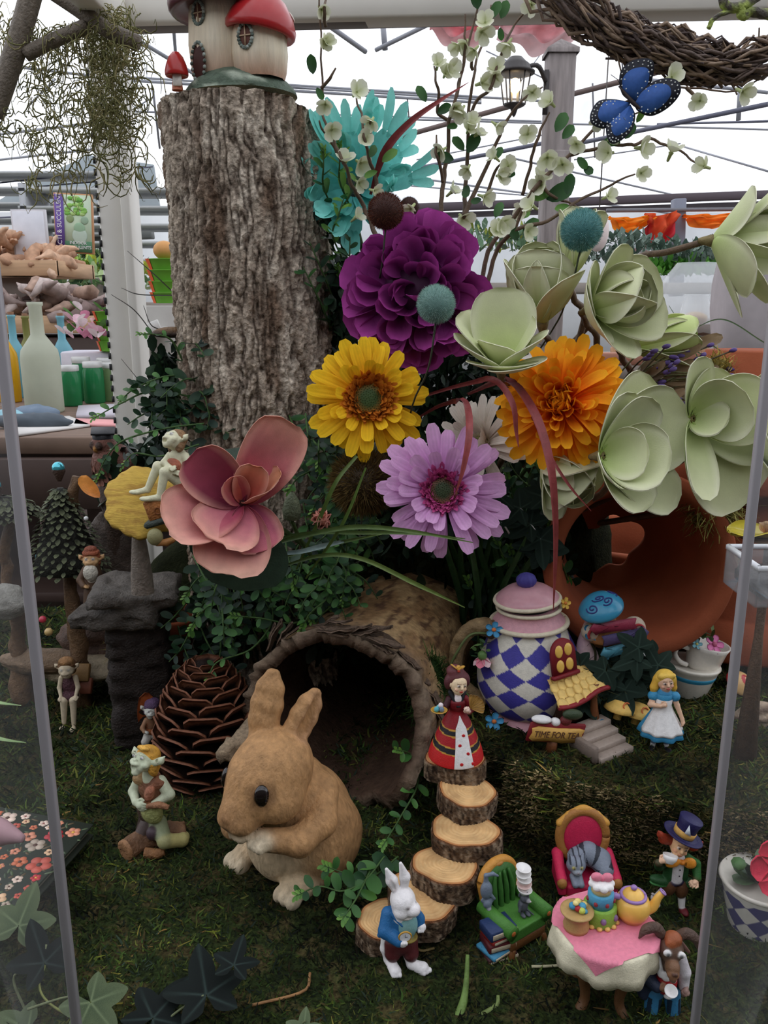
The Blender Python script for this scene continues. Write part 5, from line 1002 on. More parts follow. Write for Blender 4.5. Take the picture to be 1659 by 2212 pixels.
# ================================================================== LEAFY VINES
lfA = [pm_('leaf', leaf_m, L=1, Wd=w, lift=.1, curl=cu, cup=.10, a=.55, b=.42, n=7, m=5, c0=C(*c0), c1=C(*c1), vein=.06) for w, cu, c0, c1 in ((.56, -.3, (46, 84, 40), (62, 108, 48)), (.6, .3, (36, 68, 36), (50, 92, 44)), (.5, -.6, (54, 96, 44), (80, 128, 56)), (.62, .1, (30, 58, 36), (42, 78, 44)))]
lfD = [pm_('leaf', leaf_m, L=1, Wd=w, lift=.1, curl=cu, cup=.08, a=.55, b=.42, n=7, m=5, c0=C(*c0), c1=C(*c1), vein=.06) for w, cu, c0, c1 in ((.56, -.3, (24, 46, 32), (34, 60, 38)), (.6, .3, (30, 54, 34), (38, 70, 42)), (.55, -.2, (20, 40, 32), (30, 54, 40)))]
lfB = [pm_('leaf', leaf_m, L=1, Wd=w, lift=.1, curl=cu, cup=.10, a=.55, b=.42, n=7, m=5, c0=C(*c0), c1=C(*c1)) for w, cu, c0, c1 in ((.5, -.3, (72, 118, 48), (104, 150, 64)), (.46, .2, (88, 134, 52), (120, 164, 70)))]
def vine(pts, lpx, n, lab, grp=None, leaves=None, col=C(64, 92, 46), rpx=2.2, tip=True, seed=0, cat='vine'):
    k = random.Random(seed+int(pts[0][0])); q = spline([P(*x) for x in pts], 40); s = mpp(V(q[20])); o = V(q[0]); t = T('leafy_vine', lab, cat, o, grp); q = q-q[0]
    MB().add(tube([V(x) for x in q], [rpx*s, rpx*s, rpx*s*.5], 6), col).obj('stem', stem_m, t); lv = leaves or lfA; tg = np.gradient(q, axis=0)
    for i in range(n):
        f = (i+.6)/n; j = min(39, int(f*39)); d = V(tg[j]).normalized(); sd = 1 if i % 2 else -1; side = d.cross(V((0, -.7, .7))).normalized()*sd; ld = (side+d*k.uniform(.1, .8)+V((0, k.uniform(-.5, .1), k.uniform(-.3, .5)))).normalized()
        up = V((0, -.6, .8))+V((k.uniform(-.4, .4), k.uniform(-.4, .4), k.uniform(-.4, .4))); y = up.cross(ld).normalized(); z = ld.cross(y); M = Matrix((ld, y, z)).transposed().to_4x4(); M.translation = V(q[j])
        ob('leaf', lv[k.randrange(len(lv))], t, M@Sc(lpx*s*k.uniform(.75, 1.25)*(1-.45*f)))
    if tip:
        d = V(tg[-1]).normalized()
        for i in range(7):
            b = V(q[-1])-d*(i*4*s); ld = (d+d.cross(V((0, -.7, .7)))*(1 if i % 2 else -1)*.8).normalized(); y = V((0, -.6, .8)).cross(ld).normalized(); M = Matrix((ld, y, ld.cross(y))).transposed().to_4x4(); M.translation = b; ob('leaf', lfB[i % 2], t, M@Sc(lpx*s*.34))
    return t
tang = 'boxwood sprigs between stump and log'
vine([(430, 860, .93), (330, 845, .92), (260, 872, .91), (200, 905, .90)], 30, 12, 'bright leafy sprig reaching left across the white post', seed=1)
vine([(400, 810, .94), (350, 815, .93), (290, 840, .92), (258, 868, .92)], 26, 10, 'upper leafy sprig reaching left from the trunk', seed=2)
vine([(400, 790, .95), (370, 735, .94), (330, 722, .93), (298, 722, .92)], 24, 8, 'small fine sprig at the trunk below the dark bracket', seed=3)
vine([(440, 915, .90), (360, 925, .88), (270, 950, .86), (232, 985, .86), (205, 1040, .86)], 28, 14, 'leafy sprig hanging down before the owl figurine', seed=4)
vine([(430, 960, .88), (350, 985, .86), (290, 980, .86), (262, 1010, .86)], 28, 10, 'leafy sprig behind the reclining pixie head', seed=5, leaves=lfD)
for i in range(15):
    u = RN.uniform(330, 470); v = RN.uniform(740, 960); du = RN.uniform(-70, 30); vine([(u+40, v+40, .97), (u, v, .93), (u+du*.5, v+10, .92), (u+du, v+RN.uniform(-10, 50), .91)], 40, 8, 'dark leafy sprig packed against the left foot of the trunk', 'dark sprigs left of the trunk', lfD, seed=20+i, tip=False)
vine([(760, 1240, .86), (700, 1300, .84), (640, 1345, .83), (560, 1335, .82), (500, 1330, .82)], 34, 14, 'bright sprig tip curling left above the hollow log', tang, seed=6)
vine([(560, 1240, .84), (590, 1330, .83), (545, 1400, .82), (470, 1430, .81), (448, 1470, .80)], 30, 12, 'sprig with a curled tendril hanging over the pine cone', seed=7)
vine([(700, 1180, .84), (745, 1230, .82), (742, 1270, .81), (738, 1305, .81)], 24, 10, 'pale green fern tip pointing down on the log', seed=8)
for i in range(42):
    u = RN.uniform(440, 760); v = RN.uniform(1215, 1400)
    if u > 620 and v > 1330: v -= 110
    du = RN.uniform(-70, 70); Y = RN.uniform(.80, .88)
    vine([(u-du*.5, v-70, Y+.05), (u, v-20, Y+.01), (u+du*.6, v+10, Y), (u+du, v+50, Y)], 36, 9, 'dark leafy sprig in the tangle between stump and hollow log', 'tangle between stump and log', (lfA if i % 3 else lfD), seed=40+i, tip=i % 4 == 0)
for i in range(14):
    u = RN.uniform(380, 500); v = RN.uniform(1330, 1470); du = RN.uniform(-40, 40)
    vine([(u-du, v-60, .90), (u, v-20, .86), (u+du, v+10, .85)], 34, 6, 'dark leafy sprig above the pine cone', 'sprigs above the pine cone', lfD, seed=90+i, tip=False)
for i in range(34):
    u = RN.uniform(640, 800); v = RN.uniform(940, 1180); du = RN.uniform(-60, 60); Y = RN.uniform(.82, .90)
    vine([(u-du*.5, v-50, Y+.04), (u, v-10, Y), (u+du*.6, v+10, Y), (u+du, v+40, Y)], 34, 8, 'green leafy sprig between the pink magnolia and the moss ball', 'sprigs behind the moss ball', (lfA if i % 2 else lfD), seed=120+i, tip=i % 3 == 0)
for i in range(48):
    u = RN.uniform(1010, 1230); v = RN.uniform(1000, 1420); du = RN.uniform(-60, 60); Y = RN.uniform(.86, .96)
    vine([(u-du*.5, v+70, Y+.04), (u, v+20, Y), (u+du*.6, v-15, Y-.01), (u+du, v-50, Y-.01)], 38, 8, 'green leafy sprig in the tangle behind the teapot house', 'tangle behind the teapot house', (lfA if i % 2 else lfD), seed=170+i, tip=i % 3 == 0)
for i in range(20):
    u = RN.uniform(690, 770); v = RN.uniform(320, 720); du = RN.uniform(-45, 45); Y = RN.uniform(.93, 1.0)
    vine([(u+20, v+80, Y+.02), (u, v+30, Y), (u+du*.5, v-10, Y-.01), (u+du, v-50, Y-.01)], 40, 7, 'green leafy sprig beside the right flank of the trunk', 'sprigs right of the trunk', (lfB if i % 4 == 0 else lfA if i % 2 else lfD), seed=230+i, tip=i % 3 == 0)
vine([(905, 1640, .72), (900, 1700, .69), (865, 1765, .66), (825, 1830, .63)], 36, 14, 'leafy vine lying on the moss between rabbit and wood slices', seed=9)
vine([(960, 1660, .74), (905, 1640, .72), (880, 1625, .71), (855, 1620, .70)], 40, 8, 'leafy vine end beside the topmost wood slice', seed=10)
vine([(830, 1850, .62), (790, 1900, .60), (740, 1925, .585), (690, 1915, .58), (640, 1935, .575)], 44, 14, 'leafy vine tip curling round the rabbit foot', seed=11)
vine([(860, 1850, .63), (810, 1890, .61), (760, 1890, .60), (700, 1870, .60)], 48, 11, 'broad leaved vine sprig right of the rabbit foot', seed=12)
vine([(800, 1880, .61), (770, 1940, .58), (740, 1985, .565)], 50, 7, 'leafy sprig before the lowest wood slice', seed=13)
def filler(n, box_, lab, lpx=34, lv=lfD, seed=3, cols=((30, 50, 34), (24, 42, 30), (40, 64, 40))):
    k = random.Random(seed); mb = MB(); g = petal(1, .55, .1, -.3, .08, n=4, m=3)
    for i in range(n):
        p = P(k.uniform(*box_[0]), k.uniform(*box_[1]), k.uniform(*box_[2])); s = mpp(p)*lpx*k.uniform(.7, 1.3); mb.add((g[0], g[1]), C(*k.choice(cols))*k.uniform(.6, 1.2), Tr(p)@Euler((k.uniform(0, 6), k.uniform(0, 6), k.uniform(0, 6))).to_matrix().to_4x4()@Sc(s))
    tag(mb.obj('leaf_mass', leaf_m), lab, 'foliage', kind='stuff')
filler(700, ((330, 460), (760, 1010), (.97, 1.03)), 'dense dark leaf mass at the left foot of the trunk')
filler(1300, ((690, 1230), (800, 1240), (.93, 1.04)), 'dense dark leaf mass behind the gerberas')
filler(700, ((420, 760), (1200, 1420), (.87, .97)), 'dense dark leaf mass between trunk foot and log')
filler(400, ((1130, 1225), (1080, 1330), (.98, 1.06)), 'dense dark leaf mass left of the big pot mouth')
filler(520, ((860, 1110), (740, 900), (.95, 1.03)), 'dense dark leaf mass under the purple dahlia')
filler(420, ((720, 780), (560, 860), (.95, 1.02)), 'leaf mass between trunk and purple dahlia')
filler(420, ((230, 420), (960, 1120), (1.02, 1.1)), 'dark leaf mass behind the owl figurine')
# ivy
def ivy_mesh(c0, c1, vn, seed):
    k = random.Random(seed); tips = [(-2.25, .62), (-1.15, .82), (0, 1.0), (1.15, .82), (2.25, .62)]; pts = []
    for i, (a, r) in enumerate(tips):
        pts.append((a, r*k.uniform(.9, 1.1)))
        if i < 4: pts.append(((a+tips[i+1][0])/2, .42*k.uniform(.85, 1.15)))
    pts = [(-2.8, .30)]+pts+[(2.8, .30)]; A = np.array(pts); a = np.linspace(-2.8, 2.8, 81); r = np.interp(a, A[:, 0], A[:, 1]); rr = np.linspace(0.02, 1, 7)
    R2 = r[:, None]*rr; v = np.stack([R2*np.cos(a)[:, None]+.0, R2*np.sin(a)[:, None], .10*R2**2*np.cos(a*2.8)[:, None]-.10*R2**2], -1)
    dv = np.min(np.abs(a[:, None]-np.array([t[0] for t in tips])[None]), 1)[:, None]*R2; c = mix(c0, c1, rr[None, :]*np.ones_like(R2)); c = mix(c, vn, np.exp(-(dv/.022)**2)*(1-rr*.5)[None]*.9)
    return MB().add((v.reshape(-1, 3), [gridf(81, 7)]), c.reshape(-1, 3)).mesh('ivy_leaf', ivy_m)
ivD = [ivy_mesh(C(24, 38, 32), C(34, 50, 42), C(56, 76, 66), i) for i in range(3)]; ivL = [ivy_mesh(C(70, 84, 62), C(92, 104, 76), C(120, 134, 100), i+5) for i in range(2)]; ivK = [ivy_mesh(C(14, 20, 19), C(19, 26, 24), C(48, 62, 58), i+9) for i in range(2)]
def ivy(pts, lv, leaves, lab, col=C(110, 118, 84), grp=None, rpx=3):
    q = [P(*x) for x in pts]; s = mpp(q[0]); t = T('ivy_trail', lab, 'ivy', q[0], grp); MB().add(tube([x-q[0] for x in q], [rpx*s, rpx*s*.7], 6, res=24), col).obj('stem', stem_m, t)
    for (u, v, Y, sz, ang, tx) in leaves:
        p = P(u, v, Y); M = frame(p, (V((0, 0, CAM_H))-p)+V((0, 0, tx)), roll=0)@Rz(math.radians(ang)); M.translation = p-q[0]; ob('leaf', lv[RN.randrange(len(lv))], t, M@Sc(sz*mpp(p)))
ivy([(60, 2195, .49), (30, 2110, .50), (90, 2090, .50), (100, 2040, .51)], ivL, [(40, 2000, .52, 90, 60, .3), (60, 2225, .48, 90, 200, .2)], 'pale variegated ivy trail at the bottom left corner')
ivy([(190, 2215, .475), (110, 2170, .485), (85, 2130, .49), (98, 2085, .50)], ivK, [(96, 2080, .50, 95, 100, .3)], 'dark ivy leaf with a bright star of veins left of the acrylic edge', C(140, 146, 84))
ivy([(60, 2180, .48), (120, 2160, .48), (160, 2150, .48)], ivL, [(196, 2165, .48, 100, -60, .2)], 'greyish ivy leaf crossing the left acrylic edge')
ivy([(330, 2230, .475), (390, 2180, .48), (440, 2150, .485)], ivK, [(446, 2150, .485, 120, 95, 1.6), (330, 2200, .475, 110, 40, 1.4), (505, 2085, .495, 70, 70, 1.5)], 'nearly black ivy trail at the bottom centre left')
ivy([(600, 2250, .465), (640, 2220, .47), (660, 2205, .47)], ivL, [(655, 2230, .465, 56, 80, .3)], 'grey green ivy tip cut by the lower frame edge')
for i in range(26):
    u = RN.uniform(1250, 1440); v = RN.uniform(1428, 1512)
    if u > 1370: v -= 60*RN.random()
    ivy([(u+20, v+30, .80), (u+8, v+10, .79), (u, v, .785)], ivD, [(u, v, RN.uniform(.765, .80), 56, RN.uniform(40, 330), RN.uniform(-.1, .5))], 'dark blue green ivy leaf below the signpost mushroom', None, 'ivy below the signpost mushroom', 2)
for i in range(9):
    u = RN.uniform(1060, 1230); v = RN.uniform(1070, 1190); ivy([(u+20, v+30, .86), (u+8, v+10, .85), (u, v, .845)], ivD, [(u, v, .84, 66, RN.uniform(40, 330), .2)], 'dark ivy leaf left of the big pot mouth', None, 'ivy left of the pot mouth', 2)
tn_ = MB().add(tube([P(1010, 2062, .525), P(1008, 2110, .515), P(1002, 2160, .505), P(985, 2215, .49)], [.0014, .0022, .0042], 8, res=16), C(104, 130, 66)).obj('cut_stalk', stem_m); tag(tn_, 'light green cut stem lying on the moss at bottom centre', 'stem')
tn_ = MB().add(tube([P(985, 2230, .487), P(1030, 2200, .492), P(1072, 2172, .50), P(1076, 2150, .505)], [.003, .002, .0012], 8, res=14), C(110, 126, 70)).obj('cut_stalk', stem_m); tag(tn_, 'forked light green stem right of the other cut stem', 'stem')
for pts, c_, lab in (([(1148, 2096), (1170, 2096), (1208, 2094)], (190, 184, 150), 'pale straw lying left of the tea table'), ([(670, 2110), (655, 2150), (545, 2180)], (150, 110, 70), 'broken tan twig on the moss at the bottom centre'), ([(880, 2020), (905, 2060), (938, 2056)], (116, 100, 60), 'dry curled grass stem right of the rabbit in the blue coat')):
    tag(MB().add(tube([GR(*x)+V((0, 0, .0035)) for x in pts], .0011, 6, res=10), C(*c_)).obj('dry_twig', stem_m), lab, 'twig')
# ================================================================== BLOSSOM BRANCHES
def blossom_mesh(sd):
    mb = MB(); k = random.Random(sd)
    for i in range(4): mb.add(petal(.5, .42, .25, .5, .14, a=.5, b=.2, n=6, m=5, c0=C(216, 222, 174), c1=C(246, 246, 228)), None, Rz(i*pi/2+k.uniform(-.2, .2))@Ry(-k.uniform(.0, .5)))
    mb.add(lathe([(.001, -.34), (.05, -.3), (.07, -.06), (.10, 0), (.03, .05)], 8), C(196, 206, 150)); return mb.mesh('blossom', cloth_petal)
blo = [blossom_mesh(i) for i in range(4)]
def branch(lab, paths, flowers, leaves, Y=.93, sub=(), r0=5.5):
    o = P(*paths[0][0], Y); t = T('blossom_branch', lab, 'branch', o); s = mpp(o); mb = MB()
    for i, pth in enumerate(paths):
        q = spline([P(u, v, Y+.012*math.sin(j*1.7+i)) for j, (u, v) in enumerate(pth)], 40); q = q+(fbm(q*70, 2, i)[:, None]-.5)*.006*np.array([1, .3, 1]); mb.add(tube([V(x)-o for x in q], [r0*s*(1 if i == 0 else .7), r0*s*.6, r0*s*.32], 7), mix(C(92, 74, 62), C(140, 112, 88), vnoise(np.repeat(q, 7, 0)*160, 3)) if False else C(106, 86, 70))
    mb.obj('wood', stem_m, t); k = random.Random(len(flowers))
    for (u, v) in flowers:
        p = P(u, v, Y-.008); d = (V((0, 0, CAM_H))-p).normalized()*k.uniform(.3, 1)+V((k.uniform(-.7, .7), 0, k.uniform(-.6, .6))); M = frame(p-o, d, roll=k.uniform(0, 6)); ob('blossom', blo[k.randrange(4)], t, M@Sc(54*s*k.uniform(.8, 1.1)))
    for (u, v, a, L) in leaves:
        p = P(u, v, Y-.006); M = frame(p-o, (V((0, 0, CAM_H))-p)+V((k.uniform(-.3, .3), 0, .3)))@Rz(math.radians(a)); ob('leaf', (lfA if k.random() < .7 else lfB)[k.randrange(2)], t, M@Sc(L*s))
branch('blossom branch rising along the right side of the trunk', [[(812, 520), (790, 450), (757, 390), (742, 345), (702, 255), (694, 160), (690, -10)], [(742, 345), (712, 300), (690, 260)], [(695, 190), (712, 170), (726, 146)], [(700, 60), (702, 20), (704, -10)]],
       [(703, 225), (716, 280), (768, 470), (745, 350), (778, 352), (700, 88), (694, 20), (706, 95), (775, 395)], [(676, 160, 100, 36), (684, 190, -60, 26)], .92)
branch('short blossom twig before the turquoise mum', [[(818, 480), (812, 400), (795, 335), (786, 290), (778, 230), (770, 195)], [(796, 310), (802, 280), (800, 262)]], [(770, 200), (802, 262), (790, 302), (808, 412), (888, 450)], [(798, 340, 60, 30), (826, 350, 40, 40), (815, 370, 200, 30)], .90)
branch('tallest blossom branch behind the purple dahlia', [[(948, 470), (962, 370), (972, 260), (990, 200), (1005, 110), (1030, 20), (1036, -15)], [(972, 260), (950, 240), (945, 180), (940, 135)], [(985, 210), (1000, 140), (1005, 30)], [(955, 395), (946, 330), (945, 290)]],
       [(945, 140), (962, 160), (970, 150), (985, 232), (996, 240), (955, 325), (975, 415), (1005, 95), (990, 98), (1048, 50), (1040, 68)], [(920, 220, 120, 36), (945, 245, 30, 32), (965, 275, 10, 24), (1060, 40, 60, 36), (1032, 20, 100, 40), (980, 345, 170, 40)], .94)
branch('blossom branch second from left of the middle group', [[(1000, 480), (1008, 380), (1012, 250), (1022, 170), (1042, 90), (1062, 10)], [(1012, 260), (1032, 215), (1060, 190), (1085, 110), (1110, 55), (1145, 15)], [(1020, 150), (1018, 120)]],
       [(1020, 265), (1012, 280), (1040, 180), (1070, 165), (1098, 95), (1150, 10), (1030, 290), (1010, 365), (1025, 108), (1072, 150), (1000, 470)], [(1082, 40, 70, 36), (1010, 330, 60, 44), (1002, 325, 130, 36), (1080, 60, -80, 24), (1010, 400, 260, 30)], .96)
branch('blossom branch leaning right past the lantern', [[(1000, 470), (1042, 380), (1090, 270), (1130, 215), (1170, 190)], [(1052, 420), (1070, 370), (1085, 350)], [(1130, 420), (1160, 300), (1190, 240)]], [(1072, 270), (1150, 200), (1190, 222), (1140, 290), (1045, 425), (1080, 380), (1070, 340), (1098, 360)], [(1068, 345, 60, 30), (1085, 370, -20, 30), (1110, 470, 20, 40), (1040, 430, 200, 24)], .95)
branch('long blossom branch carrying the blue butterfly', [[(1030, 760), (1050, 560), (1110, 470), (1165, 395), (1230, 335), (1290, 272), (1350, 222), (1420, 196), (1480, 190), (1600, 198)], [(1230, 335), (1290, 320), (1370, 310), (1410, 300), (1470, 330), (1520, 360)], [(1110, 470), (1140, 430), (1190, 370)], [(1165, 395), (1190, 420), (1250, 455)], [(1480, 190), (1500, 210), (1512, 222)]],
       [(1215, 355), (1338, 265), (1290, 262), (1450, 168), (1512, 218), (1603, 198), (1245, 310), (1315, 330), (1385, 320), (1450, 330), (1522, 360), (1320, 300), (1182, 340), (1165, 390), (1170, 400), (1135, 455)], [(1248, 340, -50, 30), (1262, 360, -40, 28), (1225, 420, 80, 36), (1350, 300, 60, 36), (1340, 308, 170, 34), (1200, 285, 60, 44), (1215, 300, 50, 36), (1180, 430, 20, 60), (1190, 415, 200, 40), (1375, 265, 60, 28)], .90)
branch('lower blossom branch reaching over the teal ball', [[(1040, 760), (1060, 575), (1110, 500), (1180, 478), (1245, 435), (1310, 405), (1340, 388), (1372, 376)], [(1110, 500), (1130, 450), (1150, 410)]], [(1384, 374), (1312, 425), (1140, 500), (1085, 480), (1150, 445), (1072, 500)], [(1225, 420, 80, 40), (1230, 445, 190, 30), (1130, 500, 40, 40), (1118, 520, 120, 34), (1070, 470, 70, 34)], .87)
# butterfly
bp_ = P(1366, 222, .885); s = mpp(bp_); bt = T('butterfly', 'blue butterfly with black white dotted wing edges on the long branch', 'butterfly', frame(bp_, (V((0, 0, CAM_H))-bp_)+V((0, 0, .2))))
def wing(pts, nm, lift, dots=14):
    p = np.array(pts, float)*s*np.array([1, -1]); q = spline(list(np.c_[np.vstack([p, p[:1]]), np.zeros(len(p)+1)]), 48)[:-1, :2]; mb = MB().add(prism(q, .0006), C(28, 30, 42)); c = q.mean(0); root = q[0]
    inner = root+(q-root)*.78+(c-root)*.04; mb.add(prism(inner, .0003, (0, 0, .0006)), C(56, 96, 168))
    for i in range(6, 43, 2): e = q[i]; d = (c-e); d = d/np.linalg.norm(d); [mb.add(sphere((*(e+d*s*(5+7*j)), .0007), (1.8*s, 1.8*s, .0004), 7, 4), C(226, 228, 226)) for j in ((0, 1) if i % 4 else (0,))]
    mb.obj(nm, mat('butterfly_wing', rough=.6, ns=400, na=.12), bt, Rx(lift[0])@Ry(lift[1]))
wing([(0, 0), (-24, -20), (-30, -58), (-8, -80), (28, -82), (40, -66), (34, -30), (14, -8)], 'forewing', (.25, -.15)); wing([(4, 2), (24, -26), (58, -40), (92, -34), (102, -10), (80, 16), (44, 30), (14, 18)], 'forewing', (.1, -.35))
wing([(-4, 0), (-40, -4), (-74, 2), (-90, 30), (-84, 52), (-54, 58), (-20, 36)], 'hindwing', (-.2, .3)); wing([(-4, 4), (-30, 30), (-52, 54), (-46, 86), (-30, 92), (0, 66), (8, 30)], 'hindwing', (-.3, .2))
MB().add(tube([(-30*s, 34*s, .002), (0, 0, .003), (20*s, -16*s, .002)], [2*s, 5*s, 2.5*s], 8, res=10), C(54, 44, 44)).add(tube([(-24*s, 30*s, .002), (-34*s, 44*s, .008), (-48*s, 52*s, .012)], .7*s, 5), C(40, 34, 36)).obj('body', plain, bt)
# dried lavender bundle
lv_ = T('lavender_bundle', 'bundle of dried lavender and brown seed leaves lying right of the orange flower', 'dried flowers', P(1320, 860, .88)); o = lv_.location; mbS, k = MB(), random.Random(4)
hd = [MB().add(sphere((0, 0, 0), (1, .45, .45), 7, 5), C(88, 66, 130)).mesh('flower_head', plain)]; dl = [pm_('dry_leaf', leaf_m, L=1, Wd=.34, lift=0, curl=.3, cup=.2, rip=.08, c0=C(110, 88, 62), c1=C(150, 126, 96))]
for i in range(42):
    a = P(k.uniform(1300, 1360), k.uniform(830, 900), k.uniform(.84, .90)); b = P(k.uniform(1400, 1590), k.uniform(740, 880), k.uniform(.82, .92)); m = (a+b)/2+V((0, 0, k.uniform(0, .012))); mbS.add(tube([a-o, m-o, b-o], .0009, 5, res=8), C(*k.choice([(96, 96, 62), (120, 112, 80), (86, 76, 56)]))); d = (b-a).normalized()
    for j in range(k.randint(1, 3)): M = frame(b-o-d*j*.008, (0, -.5, 1)); ob('flower_head', hd[0], lv_, M@Rz(k.uniform(-.4, .9))@Sc(.0055))
    if i % 2: q = a+(b-a)*k.uniform(.25, .9); y = V((0, -.8, .5)).cross(d).normalized(); M = Matrix((d, y, d.cross(y))).transposed().to_4x4()@Rz(k.uniform(-.4, .4)); M.translation = q-o; ob('dry_leaf', dl[0], lv_, M@Sc(k.uniform(.025, .05)))
mbS.obj('stems', stem_m, lv_)
tuft(P(1545, 795, .90), (.022, .008, .012), 260, [C(190, 170, 90), C(160, 140, 70)], 'straw yellow plume beside the upside down pot', 'dry_plume', L=.012)
# grapevine garland, overhead twigs, hanging air moss
gv = T('grapevine_garland', 'twisted brown grapevine garland across the top right corner', 'garland', P(1300, 60, .93)); o = gv.location; mb = MB(); k = random.Random(8)
gp = spline([P(u, v, .93) for u, v in ((1150, -50), (1240, 10), (1330, 72), (1420, 105), (1520, 135), (1600, 140), (1700, 110))], 60); tg, Ng, Bg = frames(gp)
for i in range(170):
    a0 = k.uniform(0, 6.28); tw = k.uniform(-5, 7); rr = .020*math.sqrt(k.uniform(.05, 1)); i0 = k.randint(0, 34); i1 = min(59, i0+k.randint(16, 44)); q = []
    for j in range(i0, i1+1, 3): a = a0+tw*j/59; f = 1+.35*math.sin(j*.7+i); q.append(gp[j]+(Ng[j]*math.cos(a)+Bg[j]*math.sin(a))*rr*f)
    if len(q) > 3: mb.add(tube([V(x)-o for x in q], k.uniform(.0008, .0024), 5), C(*k.choice([(96, 80, 72), (118, 98, 84), (76, 62, 58), (140, 118, 98)])))
w_ = mb.obj('vine_strands', stem_m, gv); w_['kind'] = 'stuff'; mb = MB()
for pts in ([(1290, 60), (1330, 110), (1345, 165), (1385, 215), (1400, 232), (1372, 246)], [(1370, 90), (1385, 130), (1392, 142)], [(1440, 110), (1480, 160), (1520, 185)], [(1560, 150), (1585, 190), (1592, 205)], [(1420, 120), (1430, 135), (1445, 130)], [(1340, 80), (1375, 108), (1410, 112)], [(1640, 60), (1640, 110), (1662, 132)], [(1500, 70), (1480, 60), (1470, 52)]): mb.add(tube([P(u, v, .92)-o for u, v in pts], .0009, 5, res=14), C(110, 92, 74))
mb.obj('tendrils', stem_m, gv)
mt_ = T('mossy_twig', 'green lichen covered twig in the top right corner', 'twig', P(1600, 20, .85)); o = mt_.location; mb = MB()
for pts, r in (([(1560, -20), (1568, 12), (1600, 14), (1640, -10)], .0045), ([(1600, 16), (1606, 34), (1625, 26), (1680, 36)], .0045), ([(1530, 62), (1545, 38), (1590, 20), (1620, 12)], .0022)):
    g = tube([P(u, v, .85)-o for u, v in pts], r, 9, res=22); v_ = g[0]+(fbm(g[0]*300, 3, 2)[:, None]-.5)*.004; mb.add((v_, g[1]), mix(C(92, 86, 78), C(170, 186, 96), sstep(.45, .6, fbm(v_*160, 3, 4))))
mb.obj('branch', resin_rough, mt_)
dw = T('hanging_branch', 'grey drift branch at the top left holding the air moss', 'branch', P(160, 40, 1.02)); o = dw.location; mb = MB()
for pts, r in (([(95, -30), (170, 20), (225, 60), (300, 95)], .009), ([(55, 118), (110, 90), (190, 55)], .008), ([(70, -20), (45, 70), (10, 180), (-15, 250)], .012)): mb.add(tube([P(u, v, 1.03)-o for u, v in pts], r, 9, res=16), C(122, 112, 100))
mb.obj('branch', resin_rough, dw)
def airmoss(n, fn, lab, seed, M_=None):
    k = random.Random(seed); mb = MB()
    for i in range(n):
        u, v, L = fn(k); p = P(u, v, k.uniform(1.0, 1.1)); s = mpp(p); R_ = k.uniform(10, 26)*s*L; a0 = k.uniform(0, 6.28); sw = k.choice([-1, 1])*k.uniform(1.6, 4.2); tz = k.uniform(-.5, .5); pts = [p+V((R_*(math.cos(a0+sw*t)-math.cos(a0)), R_*tz*t*2, R_*(math.sin(a0+sw*t)-math.sin(a0))-L*30*s*t*k.uniform(.2, 1))) for t in np.linspace(0, 1, 9)]
        mb.add(tube(pts, [1.5*s, 1.4*s, .5*s], 4, cap=False), C(*k.choice([(126, 126, 84), (146, 142, 98), (106, 106, 68), (160, 152, 110)])))
    tag(mb.obj('air_moss', mat('air_moss_fibre', rough=.8, ns=100, na=.15, spec=.1)), lab, 'moss', kind='stuff')
airmoss(430, lambda k: (k.gauss(235, 26), 20+280*k.random()**1.1, .8), 'olive air moss bunched down the white post', 1)
airmoss(520, lambda k: (k.uniform(60, 310)+(k.random()-.5)*30, 60+330*k.random()**1.3, 1.15), 'loose curls of air moss trailing from the top left branch', 2)
airmoss(60, lambda k: (k.uniform(-20, 60), k.choice([k.uniform(30, 90), k.uniform(240, 285)]), 1.1), 'few air moss curls at the left frame edge', 3)
# ================================================================== FIGURINES (local units: centimetres, front towards -Y)
def xf(pr, M):
    R3 = np.array(M.to_3x3()); t = np.array(M.translation); o = []
    for q in pr:
        q = dict(q); q['c'] = R3@q['c']+t
        if q['t'] == 'c': q['a'] = R3@q['a']+t; q['b'] = R3@q['b']+t; q['bb'] = np.abs(q['a']-q['b'])/2+max(q['ra'], q['rb'])
        else: q['rot'] = R3 if q['rot'] is None else R3@q['rot']
        o.append(q)
    return o
def fig(name, lab, cat, u, v, rz=0., sink=.002, p=None, sc=1., group=None, tilt=(0, 0)):
    p = p or GR(u, v); return T(name, lab, cat, Tr(p.x, p.y, p.z-sink)@Rz(rz)@Rx(tilt[0])@Ry(tilt[1])@Sc(sc), group)
def sc_(g, f=.01): return (np.asarray(g[0])*f,)+tuple(g[1:])
def bp(t, name, pr, h=.05, k=.12, m=None, cut=(), paint=None, cs=None, M=None): return MB().add(sc_(blob(pr, h, k, cut=cut, paint=paint, cs=cs))).obj(name, m or resin, t, M)
def gp_(t, name, g, col=None, m=None, M=None): return MB().add(sc_(g), col).obj(name, m or resin, t, M)
SK, WH, BK, GOLD = C(238, 196, 164), C(236, 234, 232), C(30, 28, 34), C(198, 150, 60)
